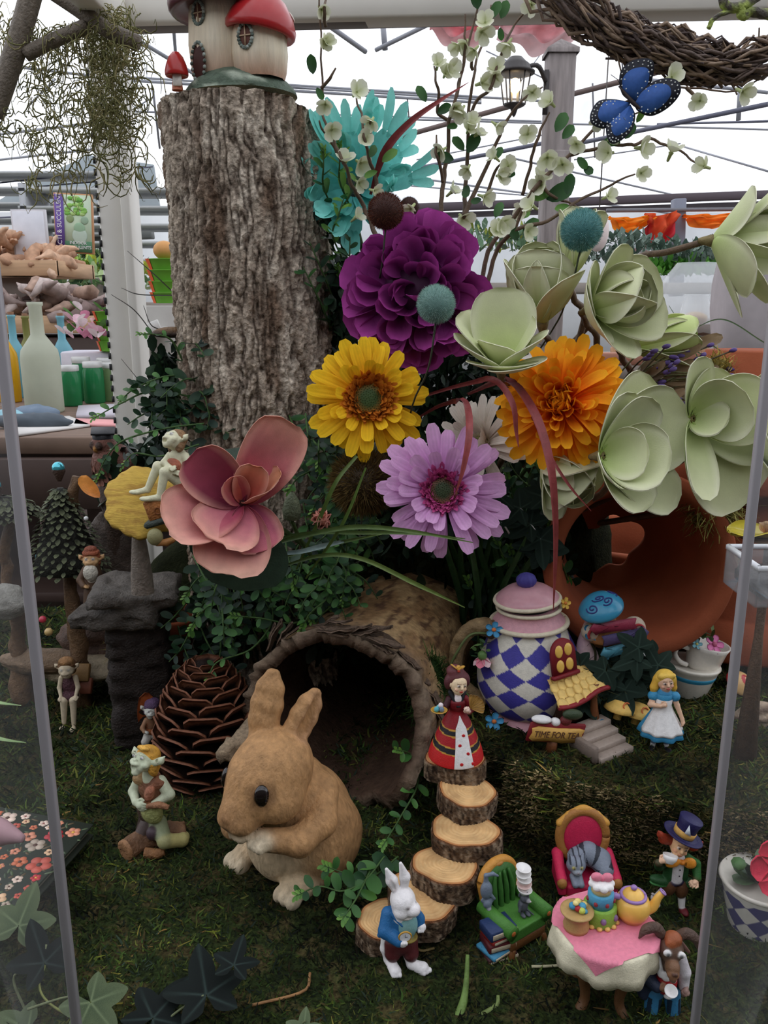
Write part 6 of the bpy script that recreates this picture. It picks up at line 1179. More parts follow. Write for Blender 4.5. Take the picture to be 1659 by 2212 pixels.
def human_head(sk=SK, eye=C(70, 50, 40), lips=C(196, 84, 80), r=1., ears=True, smile=0, brow=None):
    o = [E((0, 0, .05), (.78, .82, .92), sk), E((0, -.22, -.42), (.56, .58, .52), sk), E((0, -.34, -.72), (.26, .3, .22), sk), E((0, -.86, -.12), (.11, .17, .15), sk, k=.1), K((0, -.80, .1), (0, -.86, -.08), .08, .09, sk, k=.1)]
    for s in (-1, 1):
        o += [E((s*.30, -.715, .10), (.13, .07, .075), WH, k=.0), E((s*.29, -.80, .10), (.09, .06, .10), eye, k=.0), E((s*.28, -.845, .12), (.042, .03, .05), BK, k=0), K((s*.12, -.76, .29), (s*.44, -.68, .30), .045, .03, brow if brow is not None else C(120, 84, 60), k=.02), E((s*.40, -.60, -.28), (.2, .16, .17), mix(sk, C(226, 120, 110), .35), k=.08)]
        if ears: o.append(E((s*.8, .05, -.02), (.1, .2, .26), sk, k=.06))
    o += [E((0, -.79, -.42), (.21, .09, .055), lips, k=.03), E((0, -.80, -.50), (.15, .08, .05), lips, k=.03)]
    return [dict(q, **{}) for q in o] if r == 1 else [dict(q) for q in xf(o, Sc(1))]
def skirt(zr, n=72, rip=(0, 0), off=0., th=None):       # lathe with hem ripples, optional arc
    zs = np.array([z for r, z in zr]); z0, z1 = zs.max(), zs.min()
    def wob(r, z, a): f = np.clip((z0-z)/(z0-z1), 0, 1)**1.5; return r*(1+rip[0]*f*np.sin(a*rip[1]+1)), z
    a0, a1 = th or (0, 2*pi)
    return lathe(zr, n, a0, a1, wob)
# ---- girl in the blue dress
t = fig('girl_figurine', 'blond girl figurine in a blue dress and white apron on the terrace', 'figurine', 1424, 1614, -.08)
hd_ = xf(human_head(), Tr(0, -.05, 7.35)@Rz(.12)@Ry(-.10)@Sc(1))
def stripes(v, c):
    m = (v[:, 2] < 2.0) & (v[:, 2] > .55); s = np.sin(v[:, 2]*9) > .55; c = c.copy(); c[m & s] = C(120, 140, 170); return c
pr = hd_+[K((0, 0, 6.7), (0, 0, 6.3), .30, .34, SK), K((0, 0, 6.0), (0, 0, 4.6), .78, .66, C(60, 140, 186)), K((-.45, 0, 2.6), (-.66, -.05, .5), .36, .25, WH), K((.5, .05, 2.6), (.62, -.15, .5), .36, .25, WH), E((-.84, -.40, .26), (.32, .62, .26), BK, (0, 0, -.5)), E((.70, -.62, .26), (.32, .62, .26), BK, (0, 0, .2)),
         ]+chain([(-.88, 0, 5.9), (-1.28, -.30, 4.95), (-.5, -.98, 5.15)], [.30, .27, .2], SK)+hand((-.5, -.98, 5.15), (.8, -.15, .35), (0, -1, 0), .78, SK, 1.2)+chain([(.88, 0, 5.9), (1.32, -.1, 4.85), (1.82, -.45, 3.6)], [.3, .26, .19], SK)+hand((1.82, -.45, 3.6), (.25, -.2, -1), (1, -.2, .1), .8, SK, .7)
bp(t, 'body', pr, .05, .10, paint=stripes)
BL = C(62, 146, 190)
bp(t, 'puff_sleeve', [E((-1.02, 0, 5.75), (.52, .52, .5), BL), E((-.8, 0, 6.0), (.35, .4, .3), BL)], .06, .1); bp(t, 'puff_sleeve', [E((1.05, 0, 5.75), (.52, .52, .5), BL), E((.8, 0, 6.0), (.35, .4, .3), BL)], .06, .1)
gp_(t, 'dress', skirt([(.45, 6.35), (.80, 6.1), (.82, 5.6), (.72, 4.8), (.98, 4.3), (1.45, 3.4), (1.95, 2.4), (2.15, 1.85), (2.08, 1.8), (1.7, 2.4), (.6, 2.8)], 80, (.075, 9)), BL)
gp_(t, 'apron', skirt([(.60, 5.95), (.86, 5.55), (.80, 4.85), (1.04, 4.3), (1.52, 3.4), (1.98, 2.55), (2.08, 2.32), (2.0, 2.32)], 64, (.06, 9), th=(pi*1.02, pi*1.98)), WH)
bp(t, 'hair', [E((0, .16, 7.62), (.96, .92, .86), C(238, 196, 84)), *chain([(-.72, .15, 7.5), (-.95, .12, 6.6), (-1.0, .15, 5.5)], [.42, .40, .2], C(230, 182, 70)), *chain([(.76, .2, 7.5), (.88, .25, 6.6), (.80, .35, 5.6)], [.36, .36, .2], C(222, 172, 64)), E((0, .62, 6.6), (.8, .4, 1.1), C(226, 178, 66)), K((-.55, -.42, 8.0), (.6, -.40, 8.1), .3, .26, C(240, 200, 92))], .05, .15, cut=[E((.05, -.85, 7.2), (.62, .62, .80), C(230, 184, 76), k=.05)])
# ---- lady in the red dress, on the topmost slice
t = fig('lady_figurine', 'lady figurine in a red and black banded dress on the topmost wood slice', 'figurine', 0, 0, .10, .0005, p=slice_top+V((0, .002, 0)), sc=.98)
zr = [(2.5, 0.06), (2.62, .2), (2.42, 1.0), (2.12, 1.8), (1.75, 2.7), (1.35, 3.6), (.98, 4.3), (.72, 4.8), (.80, 5.3), (.78, 5.8), (.5, 6.1)]
g = lathe(spline([(r, z, 0) for r, z in zr], 120)[:, :2], 120); v = g[0]; th_ = np.arctan2(v[:, 0], -v[:, 1]); ze = v[:, 2]+.30*np.cos(th_)*(1-v[:, 2]/6)
c = np.tile(C(196, 34, 36), (len(v), 1)); c[ze > 1.55] = BK; c[ze > 2.1] = C(166, 26, 34); c[ze > 3.0] = BK; c[ze > 3.5] = C(140, 22, 32); c[ze > 5.0] = C(110, 16, 26)
for zl in (1.55, 2.1, 3.0, 3.5): c[np.abs(ze-zl) < .05] = GOLD
gp_(t, 'banded_dress', (v, g[1], c))
fp = spline([(2.5, 0.1, 0), (2.64, .22, 0), (2.45, 1.0, 0), (2.15, 1.8, 0), (1.78, 2.7, 0), (1.38, 3.6, 0), (1.01, 4.3, 0), (.80, 4.62, 0)], 40)[:, :2]; aa = np.linspace(-1, 1, 13); hw = np.interp(fp[:, 1], [0, 2, 3.6, 4.62], [.36, .34, .36, .05])
pv = np.stack([(fp[:, 0][:, None]+.05)*np.sin(aa*hw[:, None]+.12), -(fp[:, 0][:, None]+.05)*np.cos(aa*hw[:, None]+.12), np.repeat(fp[:, 1][:, None], 13, 1)], -1); o = gp_(t, 'white_front_panel', (pv.reshape(-1, 3), [gridf(40, 13)]), WH*.95)
mb = MB()
for a, z in ((.10, 3.0), (-.12, 2.2), (.2, 1.45), (-.08, .6), (.34, .5)):
    r = np.interp(z, fp[:, 1], fp[:, 0])+.06; mb.add(sc_(sphere((r*math.sin(a+.1), -r*math.cos(a+.1), z), (.17, .06, .17), 12, 8)), C(196, 34, 40))
mb.obj('red_dots', resin, o); gp_(t, 'hem_trim', tube([(2.52*math.cos(a), 2.52*math.sin(a), .12) for a in np.linspace(0, 2*pi, 40)], .06, 6), C(150, 110, 50))
hd_ = xf(human_head(C(240, 214, 176), lips=C(196, 50, 50)), Tr(.05, -.15, 7.5)@Rz(.25)@Ry(.12)@Sc(1))
pr = hd_+[K((0, 0, 6.9), (0, -.05, 6.2), .3, .36, C(240, 214, 190)), E((0, -.32, 5.95), (.42, .36, .55), C(238, 226, 226))]+chain([(-.75, 0, 5.9), (-1.25, -.4, 5.2), (-1.55, -1.0, 5.45)], [.36, .32, .24], C(60, 18, 26))+hand((-1.55, -1.0, 5.45), (-.5, -.6, .1), (0, 0, 1), .75, C(240, 208, 190), .4)+chain([(.75, 0, 5.9), (1.35, -.3, 5.0), (.95, -.95, 5.0)], [.36, .32, .24], C(120, 18, 30))+hand((.95, -.95, 5.0), (-.3, -.3, .5), (0, -1, 0), .8, C(240, 208, 190), 1.1)
bp(t, 'body', pr, .05, .1)
bp(t, 'collar', [K((-.62, .05, 6.6), (-.1, -.72, 5.5), .26, .14, BK), K((.62, .05, 6.6), (.1, -.72, 5.5), .26, .14, BK), E((0, .4, 6.7), (.7, .25, .55), BK)], .06, .1)
bp(t, 'hair', [E((0, .25, 7.95), (1.0, .95, .9), C(96, 48, 52)), E((-.2, .35, 8.6), (.8, .75, .6), C(104, 54, 58)), E((-.85, .1, 7.6), (.4, .5, .7), C(88, 42, 48)), E((.85, .2, 7.7), (.35, .5, .65), C(88, 42, 48))], .05, .15, cut=[E((-.28, -.85, 7.6), (.42, .62, .70), C(90, 44, 48), k=.04), E((.38, -.85, 7.65), (.40, .62, .70), C(90, 44, 48), k=.04)])
mb = MB()
for az, L, y in ((0, .75, 0), (2.6, .8, 0), (1.2, .5, 0), (-.6, .45, 0)): mb.add(sc_(petal(L, .36, .3, .4, .2, th=.05, n=7, m=5)), GOLD, Tr(-.001, -.003, .0905)@Rz(az)@Rx(.3))
mb.add(sc_(sphere((0, -.5, 8.95), .14, 10, 8)), C(190, 60, 40)); mb.obj('gold_hair_ornament', resin_gloss, t)
gp_(t, 'gold_tray', lathe([(.001, -.02), (.5, 0), (.75, .16), (.78, .2), (.7, .2), (.45, .08), (.001, .06)], 24), GOLD, resin_gloss, Tr(-.0195, -.0150, .0548))
mb = MB()
for x, y, z, cc in ((-2.2, -1.6, 5.78, (90, 176, 190)), (-1.75, -1.7, 5.78, (110, 130, 150)), (-1.95, -1.3, 5.8, (120, 190, 200)), (-1.8, -1.5, 6.1, (232, 220, 222))): mb.add(sc_(sphere((x, y, z), (.24, .24, .27), 12, 8)), C(*cc))
mb.obj('eggs', resin, t); mb = MB()
for i in range(9): a = -.35+i*.24; mb.add(sc_(petal(1.35, .34, 0, .05, .15, a=.8, b=.12, th=.04, n=6, m=5)), C(176, 136, 70)*(.85 if i % 2 else 1.1), Tr(.0105, -.0105, .0545)@Rx(pi/2)@Rz(a+.0))
mb.obj('gold_fan', resin_gloss, t)
# ---- rabbit in the blue coat
t = fig('coat_rabbit_figurine', 'white rabbit figurine in a blue coat and maroon breeches before the wood slices', 'figurine', 866, 2082, .12)
W2, MR, CO, VE = C(236, 232, 232), C(84, 34, 36), C(40, 102, 156), C(128, 172, 172)
pr = [E((.1, -.1, 6.1), (.98, 1.15, .98), W2), E((.75, -.75, 5.75), (.62, .66, .52), W2), E((1.05, -1.02, 5.82), (.2, .2, .16), C(226, 190, 190), k=.05), E((-.1, -.75, 5.6), (.6, .6, .55), W2), E((.55, -.35, 5.4), (.5, .5, .4), C(222, 196, 196)), K((0, 0, 5.6), (0, 0, 4.8), .7, .9, W2),
      E((0, .1, 2.2), (1.25, .95, 1.0), MR), K((-.55, 0, 2.2), (-.65, -.2, 1.45), .75, .62, MR), K((.6, 0, 2.1), (.75, -.3, 1.4), .7, .6, MR), *chain([(-1.2, .3, 2.6), (-1.25, .2, 1.6), (-.95, .1, .7), (-.55, -.95, .42)], [.34, .34, .38, .46], W2), *chain([(.5, -.1, 1.1), (.75, -.45, .5), (1.55, -.95, .48)], [.36, .36, .5], W2)]
for s, b in ((-1, (-.5, -1.25, .35)), (1, (1.85, -1.2, .38))):
    for i in (-1, 0, 1): pr.append(E((b[0]+i*.24, b[1]+(i*.12 if s > 0 else 0), b[2]), (.17, .22, .2), W2, k=.08))
pr += [K((-.35, .1, 6.75), (-.72, .15, 7.7), .30, .46, W2, k=.12), K((-.72, .15, 7.7), (-1.12, .15, 8.7), .46, .14, W2, k=.12), K((.25, .2, 6.8), (.30, .3, 7.8), .28, .42, W2, k=.12), K((.30, .3, 7.8), (-.02, .3, 9.0), .42, .14, W2, k=.12), E((1.0, -.62, 6.15), (.06, .1, .1), C(90, 60, 50), k=0), E((.28, -1.14, 6.18), (.19, .08, .11), C(120, 90, 80), k=0), E((.30, -1.2, 6.18), (.10, .05, .09), BK, k=0)]
bp(t, 'body', pr, .055, .18, cut=[K((-.62, -.42, 7.2), (-.98, -.34, 8.35), .26, .1, C(232, 200, 196), k=.06)])
pr = [E((-.05, .15, 4.1), (1.3, 1.0, 1.45), CO), *chain([(-1.0, 0, 4.9), (-1.25, -.5, 3.8), (-.35, -1.15, 3.35)], [.55, .58, .45], CO), *chain([(.95, 0, 4.95), (1.35, -.1, 4.3), (1.38, -.3, 4.0)], [.5, .45, .4], CO), K((-.9, .5, 3.2), (-1.6, .6, 2.5), .5, .2, CO), E((.4, .5, 2.9), (1., .5, .5), CO)]
bp(t, 'blue_coat', pr, .06, .15); bp(t, 'waistcoat', [E((.38, -.42, 4.15), (.84, .72, 1.2), VE), E((.38, -.40, 3.0), (.86, .72, .22), C(150, 130, 60))], .06, .05)
bp(t, 'coat_collar', [K((-.85, -.3, 5.15), (-.05, -.95, 4.5), .18, .1, CO), E((.25, -.5, 5.1), (.7, .6, .2), C(232, 226, 220))], .06, .08)
bp(t, 'paws', [E((1.5, -.5, 3.85), (.36, .36, .34), W2), *[E((1.4+.16*i, -.8, 3.75), (.1, .14, .16), W2, k=.04) for i in (-1, 0, 1)]]+[E((-.05, -1.38, 3.3), (.34, .26, .3), W2), *[E((.02+.18*i, -1.56, 3.42), (.1, .12, .16), W2, k=.04) for i in (-1, 0, 1)]], .05, .06)
w_ = gp_(t, 'pocket_watch', lathe([(.001, -.08), (.48, -.08), (.54, 0), (.48, .08), (.42, .04), (.001, .04)], 24), GOLD, resin_gloss, Tr(.001, -.0142, .0392)@Rx(pi/2+.1)@Rz(0)); MB().add(sc_(disc(.42, 24, .06)), C(238, 238, 240)).add(sc_(box(.03, .3, .02, (0, .12, .075))), C(90, 90, 100)).add(sc_(box(.2, .03, .02, (.08, 0, .075))), C(90, 90, 100)).obj('dial', resin, w_)
# ---- man in the navy top hat
t = fig('top_hat_figurine', 'man figurine in a navy top hat and green coat raising a cup', 'figurine', 1452, 1966, .12)
GN, BR_ = C(36, 76, 40), C(92, 60, 38)
hd_ = xf(human_head(C(232, 186, 140), lips=C(206, 140, 110)), Tr(-.05, -.2, 6.75)@Ry(.32)@Rx(.1)@Rz(-.15)@Sc(1))
pr = hd_+[K((0, 0, 6.1), (0, 0, 5.6), .28, .32, SK), K((0, 0, 5.3), (0, 0, 3.4), .62, .55, C(222, 218, 220)), E((-.5, .05, 2.6), (.62, .55, .85), BR_), E((.62, 0, 2.3), (.6, .55, .9), BR_), E((0, 0, 3.1), (.75, .5, .4), C(40, 36, 70)), K((.72, 0, 1.5), (.78, -.05, .6), .32, .27, WH), E((.86, -.3, .28), (.36, .62, .28), C(100, 26, 34)), K((-.95, .1, 2.1), (-1.35, .3, 1.4), .30, .26, WH), E((-1.55, .05, 1.2), (.3, .55, .34), C(206, 200, 204), (.5, 0, .3)), K((-1.4, .2, 1.5), (-1.9, .0, 2.0), .16, .1, C(206, 200, 204))]
pr += hand((-1.9, -.75, 5.65), (.55, -.35, .5), (-.6, -.7, .2), .85, SK, 1.1)+hand((1.5, -.75, 3.55), (-.8, -.4, -.1), (0, -.6, .8), .85, SK, .9)
bp(t, 'body', pr, .05, .09)
pr = [K((-.62, .1, 5.2), (-.62, .12, 3.4), .45, .42, GN), K((.66, .1, 5.2), (.72, .12, 3.4), .45, .42, GN), E((0, .4, 4.4), (.9, .45, 1.2), GN), *chain([(-.85, 0, 5.2), (-1.6, -.1, 4.75), (-1.95, -.65, 5.5)], [.42, .38, .3], GN), *chain([(.85, 0, 5.2), (1.75, .1, 4.5), (1.6, -.6, 3.7)], [.42, .40, .32], C(44, 100, 44)), E((1.55, -.62, 3.62), (.34, .3, .28), C(92, 66, 50)), E((-1.95, -.68, 5.5), (.32, .28, .3), C(92, 66, 50)),
      E((-1.25, .1, 3.2), (1.0, .5, .42), GN, (0, .3, 0)), E((-1.35, .05, 2.95), (.9, .45, .16), C(70, 130, 70), (0, .2, 0)), E((1.35, .0, 2.8), (.75, .5, .36), GN, (0, .3, 0)), E((1.4, -.05, 2.6), (.78, .45, .14), C(70, 130, 70), (0, .3, 0))]
bp(t, 'green_coat', pr, .06, .12)
bp(t, 'bow_tie', [E((-.75, -.75, 5.45), (.66, .26, .40), C(230, 150, 50), (0, -.2, 0)), E((.75, -.70, 5.25), (.62, .26, .48), C(230, 150, 50), (0, .5, 0)), E((0, -.78, 5.45), (.22, .26, .22), C(216, 130, 40))], .06, .08, paint=lambda v, c: np.where((vnoise(v*3.2, 3) > .82)[:, None], C(150, 90, 30), c))
mb = MB(); mb.add(sc_(sphere((0, -.64, 4.6), .06, 8, 6)), BK).add(sc_(sphere((0, -.62, 4.0), .06, 8, 6)), BK); mb.obj('buttons', resin, t)
HM = Tr(.002, -.001, .0742)@Ry(.36)@Rx(.05)
gp_(t, 'top_hat', lathe([(.001, .02), (1.25, .02), (1.62, .12), (1.66, .2), (1.58, .22), (1.2, .14), (.80, .16), (.80, .5), (.86, 1.2), (.98, 1.75), (.94, 1.8), (.001, 1.78)], 36), C(34, 32, 78), resin, HM); o = bpy.data.objects[-1] if False else None
gp_(t, 'hat_band', lathe([(.82, .2), (.87, .22), (.90, .72), (.84, .74)], 36), C(206, 160, 84), resin, HM); MB().add(sc_(prism([(-.3, 0), (.25, -.05), (-.28, .85)], .05)), C(222, 230, 238)).obj('white_ticket', resin, t, HM@Rz(-.35)@Tr(0, -.0096, .0078)@Rx(pi/2+.08))
rdh = C(150, 56, 34)
bp(t, 'red_hair', [*chain([(-.75, .1, 7.0), (-1.35, 0, 7.25), (-1.75, -.1, 7.75), (-1.95, -.15, 8.1)], [.42, .42, .26, .08], rdh), K((-1.2, .1, 7.0), (-1.6, .05, 7.1), .3, .1, rdh), *chain([(.70, .1, 6.55), (1.25, 0, 6.35), (1.75, -.05, 6.45), (2.0, -.1, 6.7)], [.40, .42, .3, .1], rdh), K((1.2, 0, 6.3), (1.6, -.05, 6.0), .32, .12, rdh), E((0, .45, 6.9), (.75, .5, .7), rdh)], .055, .12)
c_ = gp_(t, 'white_cup', lathe([(.001, 0), (.3, 0), (.34, .06), (.55, .35), (.62, .7), (.56, .7), (.5, .4), (.001, .12)], 24), WH, resin_gloss, Tr(-.0128, -.0108, .0570)@Ry(.25)@Rx(-.25))
# ---- goat in the dark coat, lower right
t = fig('goat_figurine', 'horned goat figurine in a dark coat and red waistcoat beside the tea table', 'figurine', 0, 0, -.05, 0, p=V((P(1432, 2150, .50).x, .500, gzf(.15, .50)-.008)), sc=1.02)
GB, GD = C(104, 80, 66), C(70, 54, 48)
hd_ = xf([E((0, 0, 0), (.86, .85, .95), GB), E((0, -.75, -.85), (.5, .62, .6), C(126, 92, 68)), E((0, -1.1, -1.15), (.42, .34, .36), C(150, 108, 80)), E((0, -1.38, -1.0), (.2, .12, .12), C(80, 54, 46)), E((0, -1.2, -1.5), (.24, .2, .2), C(110, 80, 66)), E((0, -.1, .85), (.62, .6, .5), C(150, 84, 52)), E((-.2, -.45, .7), (.4, .3, .35), C(164, 92, 56)),
          E((-.5, -.75, .1), (.28, .16, .24), WH, k=.02), E((.5, -.75, .1), (.28, .16, .24), WH, k=.02), E((-.46, -.9, .06), (.12, .07, .14), BK, k=0), E((.46, -.9, .06), (.12, .07, .14), BK, k=0)], Tr(.1, -.35, 6.1)@Ry(.12)@Rx(-.15))
pr = hd_+[K((0, 0, 5.2), (0, 0, 4.4), .6, .8, GB), E((0, -.5, 3.5), (.72, .6, 1.1), C(166, 30, 38)), E((0, .1, 3.4), (1.0, .7, 1.5), C(60, 66, 84)), K((-.6, 0, 2.1), (-.8, -.2, .8), .62, .52, C(56, 120, 160)), K((.6, 0, 2.1), (.75, -.2, .8), .62, .52, C(56, 120, 160)), E((-.85, -.35, .35), (.4, .6, .35), GD), E((.8, -.35, .35), (.4, .6, .35), GD)]
pr += hand((-.75, -1.05, 3.5), (.7, -.35, .1), (0, -.8, .5), .72, C(150, 110, 84), 1.0)+hand((1.35, -.6, 3.2), (-.3, -.5, -.3), (0, -.8, .5), .72, C(150, 120, 110), .8)
def gst(v, c): c = c.copy(); m = (v[:, 2] < 2.0) & (v[:, 2] > .75) & (np.sin(np.arctan2(v[:, 1], np.abs(v[:, 0])-.7)*5) > .2); c[m] = C(28, 44, 60); return c
bp(t, 'body', pr, .055, .12, paint=gst)
for s, pts in ((-1, [(-.5, 0, 6.95), (-1.0, -.1, 7.6), (-1.75, -.3, 7.55), (-2.2, -.45, 6.95)]), (1, [(.65, 0, 6.85), (1.2, -.1, 7.2), (1.75, -.25, 6.9), (2.0, -.4, 6.1)])): gp_(t, 'horn', tube(pts, [.36, .40, .34, .05], 12, res=20), C(90, 70, 60), resin_rough)
bp(t, 'ears', [K((-.75, .1, 6.2), (-1.3, .0, 5.9), .22, .12, GB), K((.9, .1, 6.2), (1.5, .0, 5.6), .22, .12, C(120, 84, 74))], .07, .1)
bp(t, 'dark_coat', [*chain([(-.9, .1, 4.6), (-1.5, -.1, 3.6), (-.8, -.9, 3.4)], [.55, .55, .4], C(44, 52, 72)), K((-1.0, .2, 3.4), (-1.25, .2, 1.9), .6, .55, C(48, 56, 76)), K((1.0, .3, 4.2), (1.25, .4, 2.2), .5, .5, C(48, 56, 76)), E((0, .6, 3.2), (1.2, .5, 1.6), C(44, 52, 72))], .07, .15)
bp(t, 'white_fleece', [K((-.85, -.3, 5.3), (-.55, -.75, 4.3), .36, .22, WH), *chain([(.9, -.2, 5.3), (1.2, -.3, 4.2), (1.25, -.35, 3.0)], [.4, .46, .36], C(212, 206, 210)), E((-.2, -.9, 4.3), (.35, .25, .4), WH), E((.3, -.85, 4.1), (.25, .25, .4), WH), E((.05, -.98, 2.7), (.35, .2, .2), WH)], .065, .1, paint=lambda v, c: c*(.8+.4*vnoise(v*4, 2)[:, None]))
gp_(t, 'white_cup', lathe([(.001, 0), (.25, 0), (.42, .3), (.46, .5), (.40, .5), (.001, .2)], 20), WH, resin_gloss, Tr(-.0008, -.0150, .0345)@Rx(.5))
# ---- tea table, cake, pots on it
tc = G(1308, 1996, .062); tt_ = T('tea_table', 'round toy tea table with a scalloped cream cloth and pink runner', 'table', (tc.x, tc.y, gzf(tc.x, tc.y)-.004)); hz = tc.z-tt_.location.z; R0 = 3.62; H = hz*100
for a in (.6, 2.2, 3.75, 5.3):
    ca, sa = math.cos(a), math.sin(a); gp_(tt_, 'leg', tube([(.6*ca, .6*sa, H-1.0), (2.1*ca, 2.1*sa, H-2.4), (1.7*ca, 1.7*sa, 1.4), (2.3*ca, 2.3*sa, .35), (2.6*ca, 2.6*sa, .3)], [.55, .5, .36, .4, .3], 9, res=16), C(96, 66, 40))
def dr(r, z, a): f = np.clip((H-.1-z)/2.0, 0, 1); return r*(1+.05*f*np.sin(a*9)+.03*f*np.sin(a*4+1)), z-.16*np.abs(np.sin(a*12))*(f > .9)
gp_(tt_, 'tablecloth', lathe([(.001, H), (R0*.7, H), (R0*.97, H-.02), (R0*1.02, H-.15), (R0*1.03, H-.7), (R0*1.06, H-1.4), (R0*1.08, H-2.0), (R0*1.04, H-2.0), (R0*.98, H-.4), (.001, H-.3)], 144, wob=dr), C(226, 218, 190))
n = 41; a_, b_ = np.meshgrid(np.linspace(-1, 1, n), np.linspace(-1, 1, n), indexing='ij'); X = a_*3.45; Y_ = b_*3.45; r = np.hypot(X, Y_); over = np.maximum(r-R0*1.0, 0); q = np.where(r > R0, R0*1.06/np.maximum(r, 1e-6), 1)
gp_(tt_, 'pink_runner', (np.stack([X*q*(1+over*.015), Y_*q*(1+over*.015), H+.05-over*1.0], -1).reshape(-1, 3), [gridf(n, n)]), C(228, 134, 156), resin, Rz(.38))
top = lambda x, y: tt_.location+V((x*.01, y*.01, hz+.0006))
t = T('toy_cake', 'three tier toy cake in green, blue and cream with a pink bow', 'cake', top(-.35, .5))
gp_(t, 'green_tier', lathe([(.001, 0), (1.22, 0), (1.25, .1), (1.2, 1.25), (1.1, 1.35), (.001, 1.35)], 36), C(136, 178, 70)); gp_(t, 'blue_tier', lathe([(.001, 1.3), (.95, 1.3), (.93, 2.3), (.86, 2.38), (.001, 2.38)], 36), C(84, 160, 196)); gp_(t, 'cream_tier', lathe([(.001, 2.3), (.72, 2.3), (.72, 2.95), (.001, 2.95)], 30), C(216, 190, 130))
bp(t, 'white_icing', [E((.7*math.cos(a)*.95, .7*math.sin(a)*.95, 3.0), (.3, .3, .26), WH) for a in np.linspace(0, 6.28, 9)[:-1]]+[E((0, 0, 3.05), (.7, .7, .28), WH)], .07, .1)
bp(t, 'pink_bow', [E((-.4, 0, 3.55), (.42, .3, .32), C(224, 130, 150)), E((.4, 0, 3.5), (.42, .3, .32), C(224, 130, 150)), E((0, -.05, 3.45), (.2, .25, .2), C(210, 100, 124))], .06, .06)
mb = MB()
for i in range(14): a = i*2*pi/14; mb.add(sc_(sphere((1.27*math.cos(a), 1.27*math.sin(a), .12), (.22, .22, .16), 8, 6)), C(240, 190, 110))
mb.obj('orange_piping', resin, t); mb = MB()
for i in range(7): a = i*2*pi/7+.2; mb.add(sc_(sphere((1.21*math.cos(a), 1.21*math.sin(a), .7), (.22, .22, .26), 10, 8)), C(140, 110, 150)); mb.add(sc_(sphere((.92*math.cos(a+.3), .92*math.sin(a+.3), 1.8), (.16, .16, .18), 10, 8)), C(150, 50, 60))
mb.obj('tier_dots', resin, t)
t = T('toy_teapot', 'small yellow teapot with lilac lid rim and handle on the pink runner', 'teapot', top(2.05, .55))
YL, LI = C(240, 190, 92), C(154, 120, 180)
gp_(t, 'body', lathe([(.001, 0), (.85, .02), (1.2, .6), (1.3, 1.1), (1.15, 1.65), (.85, 1.95), (.001, 2.0)], 40), YL, resin_gloss); gp_(t, 'lid', lathe([(.8, 1.95), (.7, 2.15), (.35, 2.4), (.001, 2.45)], 30), YL, resin_gloss); gp_(t, 'lid_rim', tube([(.86*math.cos(a), .86*math.sin(a), 1.95) for a in np.linspace(0, 2*pi, 30)], .13, 8), LI, resin_gloss); gp_(t, 'knob', sphere((0, 0, 2.6), (.24, .24, .2)), LI, resin_gloss)
gp_(t, 'spout', tube([(1.0, 0, .7), (1.5, 0, 1.0), (1.8, 0, 1.7), (2.15, 0, 2.2)], [.42, .38, .28, .24], 12, res=16), YL, resin_gloss); gp_(t, 'spout_rim', tube([(2.15+.24*math.cos(a)*.7, .24*math.sin(a), 2.22-.24*math.cos(a)*.6) for a in np.linspace(0, 2*pi, 20)], .08, 6), LI, resin_gloss); gp_(t, 'handle', tube([(-.9, 0, 1.75), (-1.5, 0, 1.9), (-1.75, 0, 1.3), (-1.4, 0, .7), (-1.3, 0, .2)], [.2, .26, .24, .2, .14], 10, res=20), LI, resin_gloss)
t = T('toy_planter', 'tan toy barrel planter topped with blue and yellow blooms on the tea table', 'planter', top(-2.25, -.4))
gp_(t, 'barrel', lathe([(.001, 0), (.9, 0), (.95, .3), (.82, .75), (1.0, 1.2), (1.2, 1.4), (1.2, 1.5), (1.0, 1.5), (.001, 1.42)], 32), C(184, 150, 96)); mb = MB()
for x, y, z, r, cc in ((-.3, .1, 1.75, .3, (70, 150, 190)), (.1, .3, 1.95, .26, (236, 214, 130)), (.35, 0, 1.8, .3, (80, 156, 190)), (0, -.2, 1.75, .24, (170, 40, 50)), (.25, -.35, 1.7, .26, (190, 200, 90)), (-.15, -.05, 2.1, .22, (240, 224, 150)), (.55, .25, 1.75, .24, (236, 210, 130)), (.5, -.3, 1.6, .2, (80, 150, 180))): mb.add(sc_(sphere((x, y, z), (r, r, r*.85), 10, 8)), C(*cc))
mb.obj('blooms', resin, t)
# ---- red armchair with the curled cat
rc = GR(1266, 1958); t = T('red_armchair', 'toy crimson armchair with an oval carved gold back', 'chair', Tr(rc.x, rc.y+.012, rc.z-.003)@Rz(.0)); RD, BG = C(196, 38, 78), C(164, 112, 56)
bp(t, 'seat', [B((0, -.2, 2.2), (1.9, 1.6, .55), RD, rd=.3)], .08, 0); gp_(t, 'seat_rail', box(3.9, 3.2, .6, (0, -.2, 1.45), .12), BG)
for s in (-1, 1): bp(t, 'arm', [K((s*2.2, 1.1, 3.9), (s*2.35, -1.6, 3.3), .5, .42, RD), B((s*2.2, -.1, 2.6), (.35, 1.6, .9), RD, rd=.2)], .09, .1); bp(t, 'arm_scroll', [E((s*2.35, -1.85, 3.1), (.42, .4, .5), BG)], .09, 0)
for x in (-1.8, 1.8):
    for y in (-1.6, 1.3): gp_(t, 'leg', tube([(x, y, 1.4), (x*1.08, y*1.05, .8), (x*.98, y, 0)], [.35, .26, .22], 8, res=8), BG)
BM = Tr(0, .0135, .050)@Rx(-.12)
gp_(t, 'back_frame', tube([(2.0*math.cos(a), 0, 2.3*math.sin(a)+.4) for a in np.linspace(0, 2*pi, 41)], .42, 10), BG, resin, BM); gp_(t, 'back_cushion', sphere((0, -.1, .4), (1.75, .42, 2.05), 30, 18), RD, resin, BM)
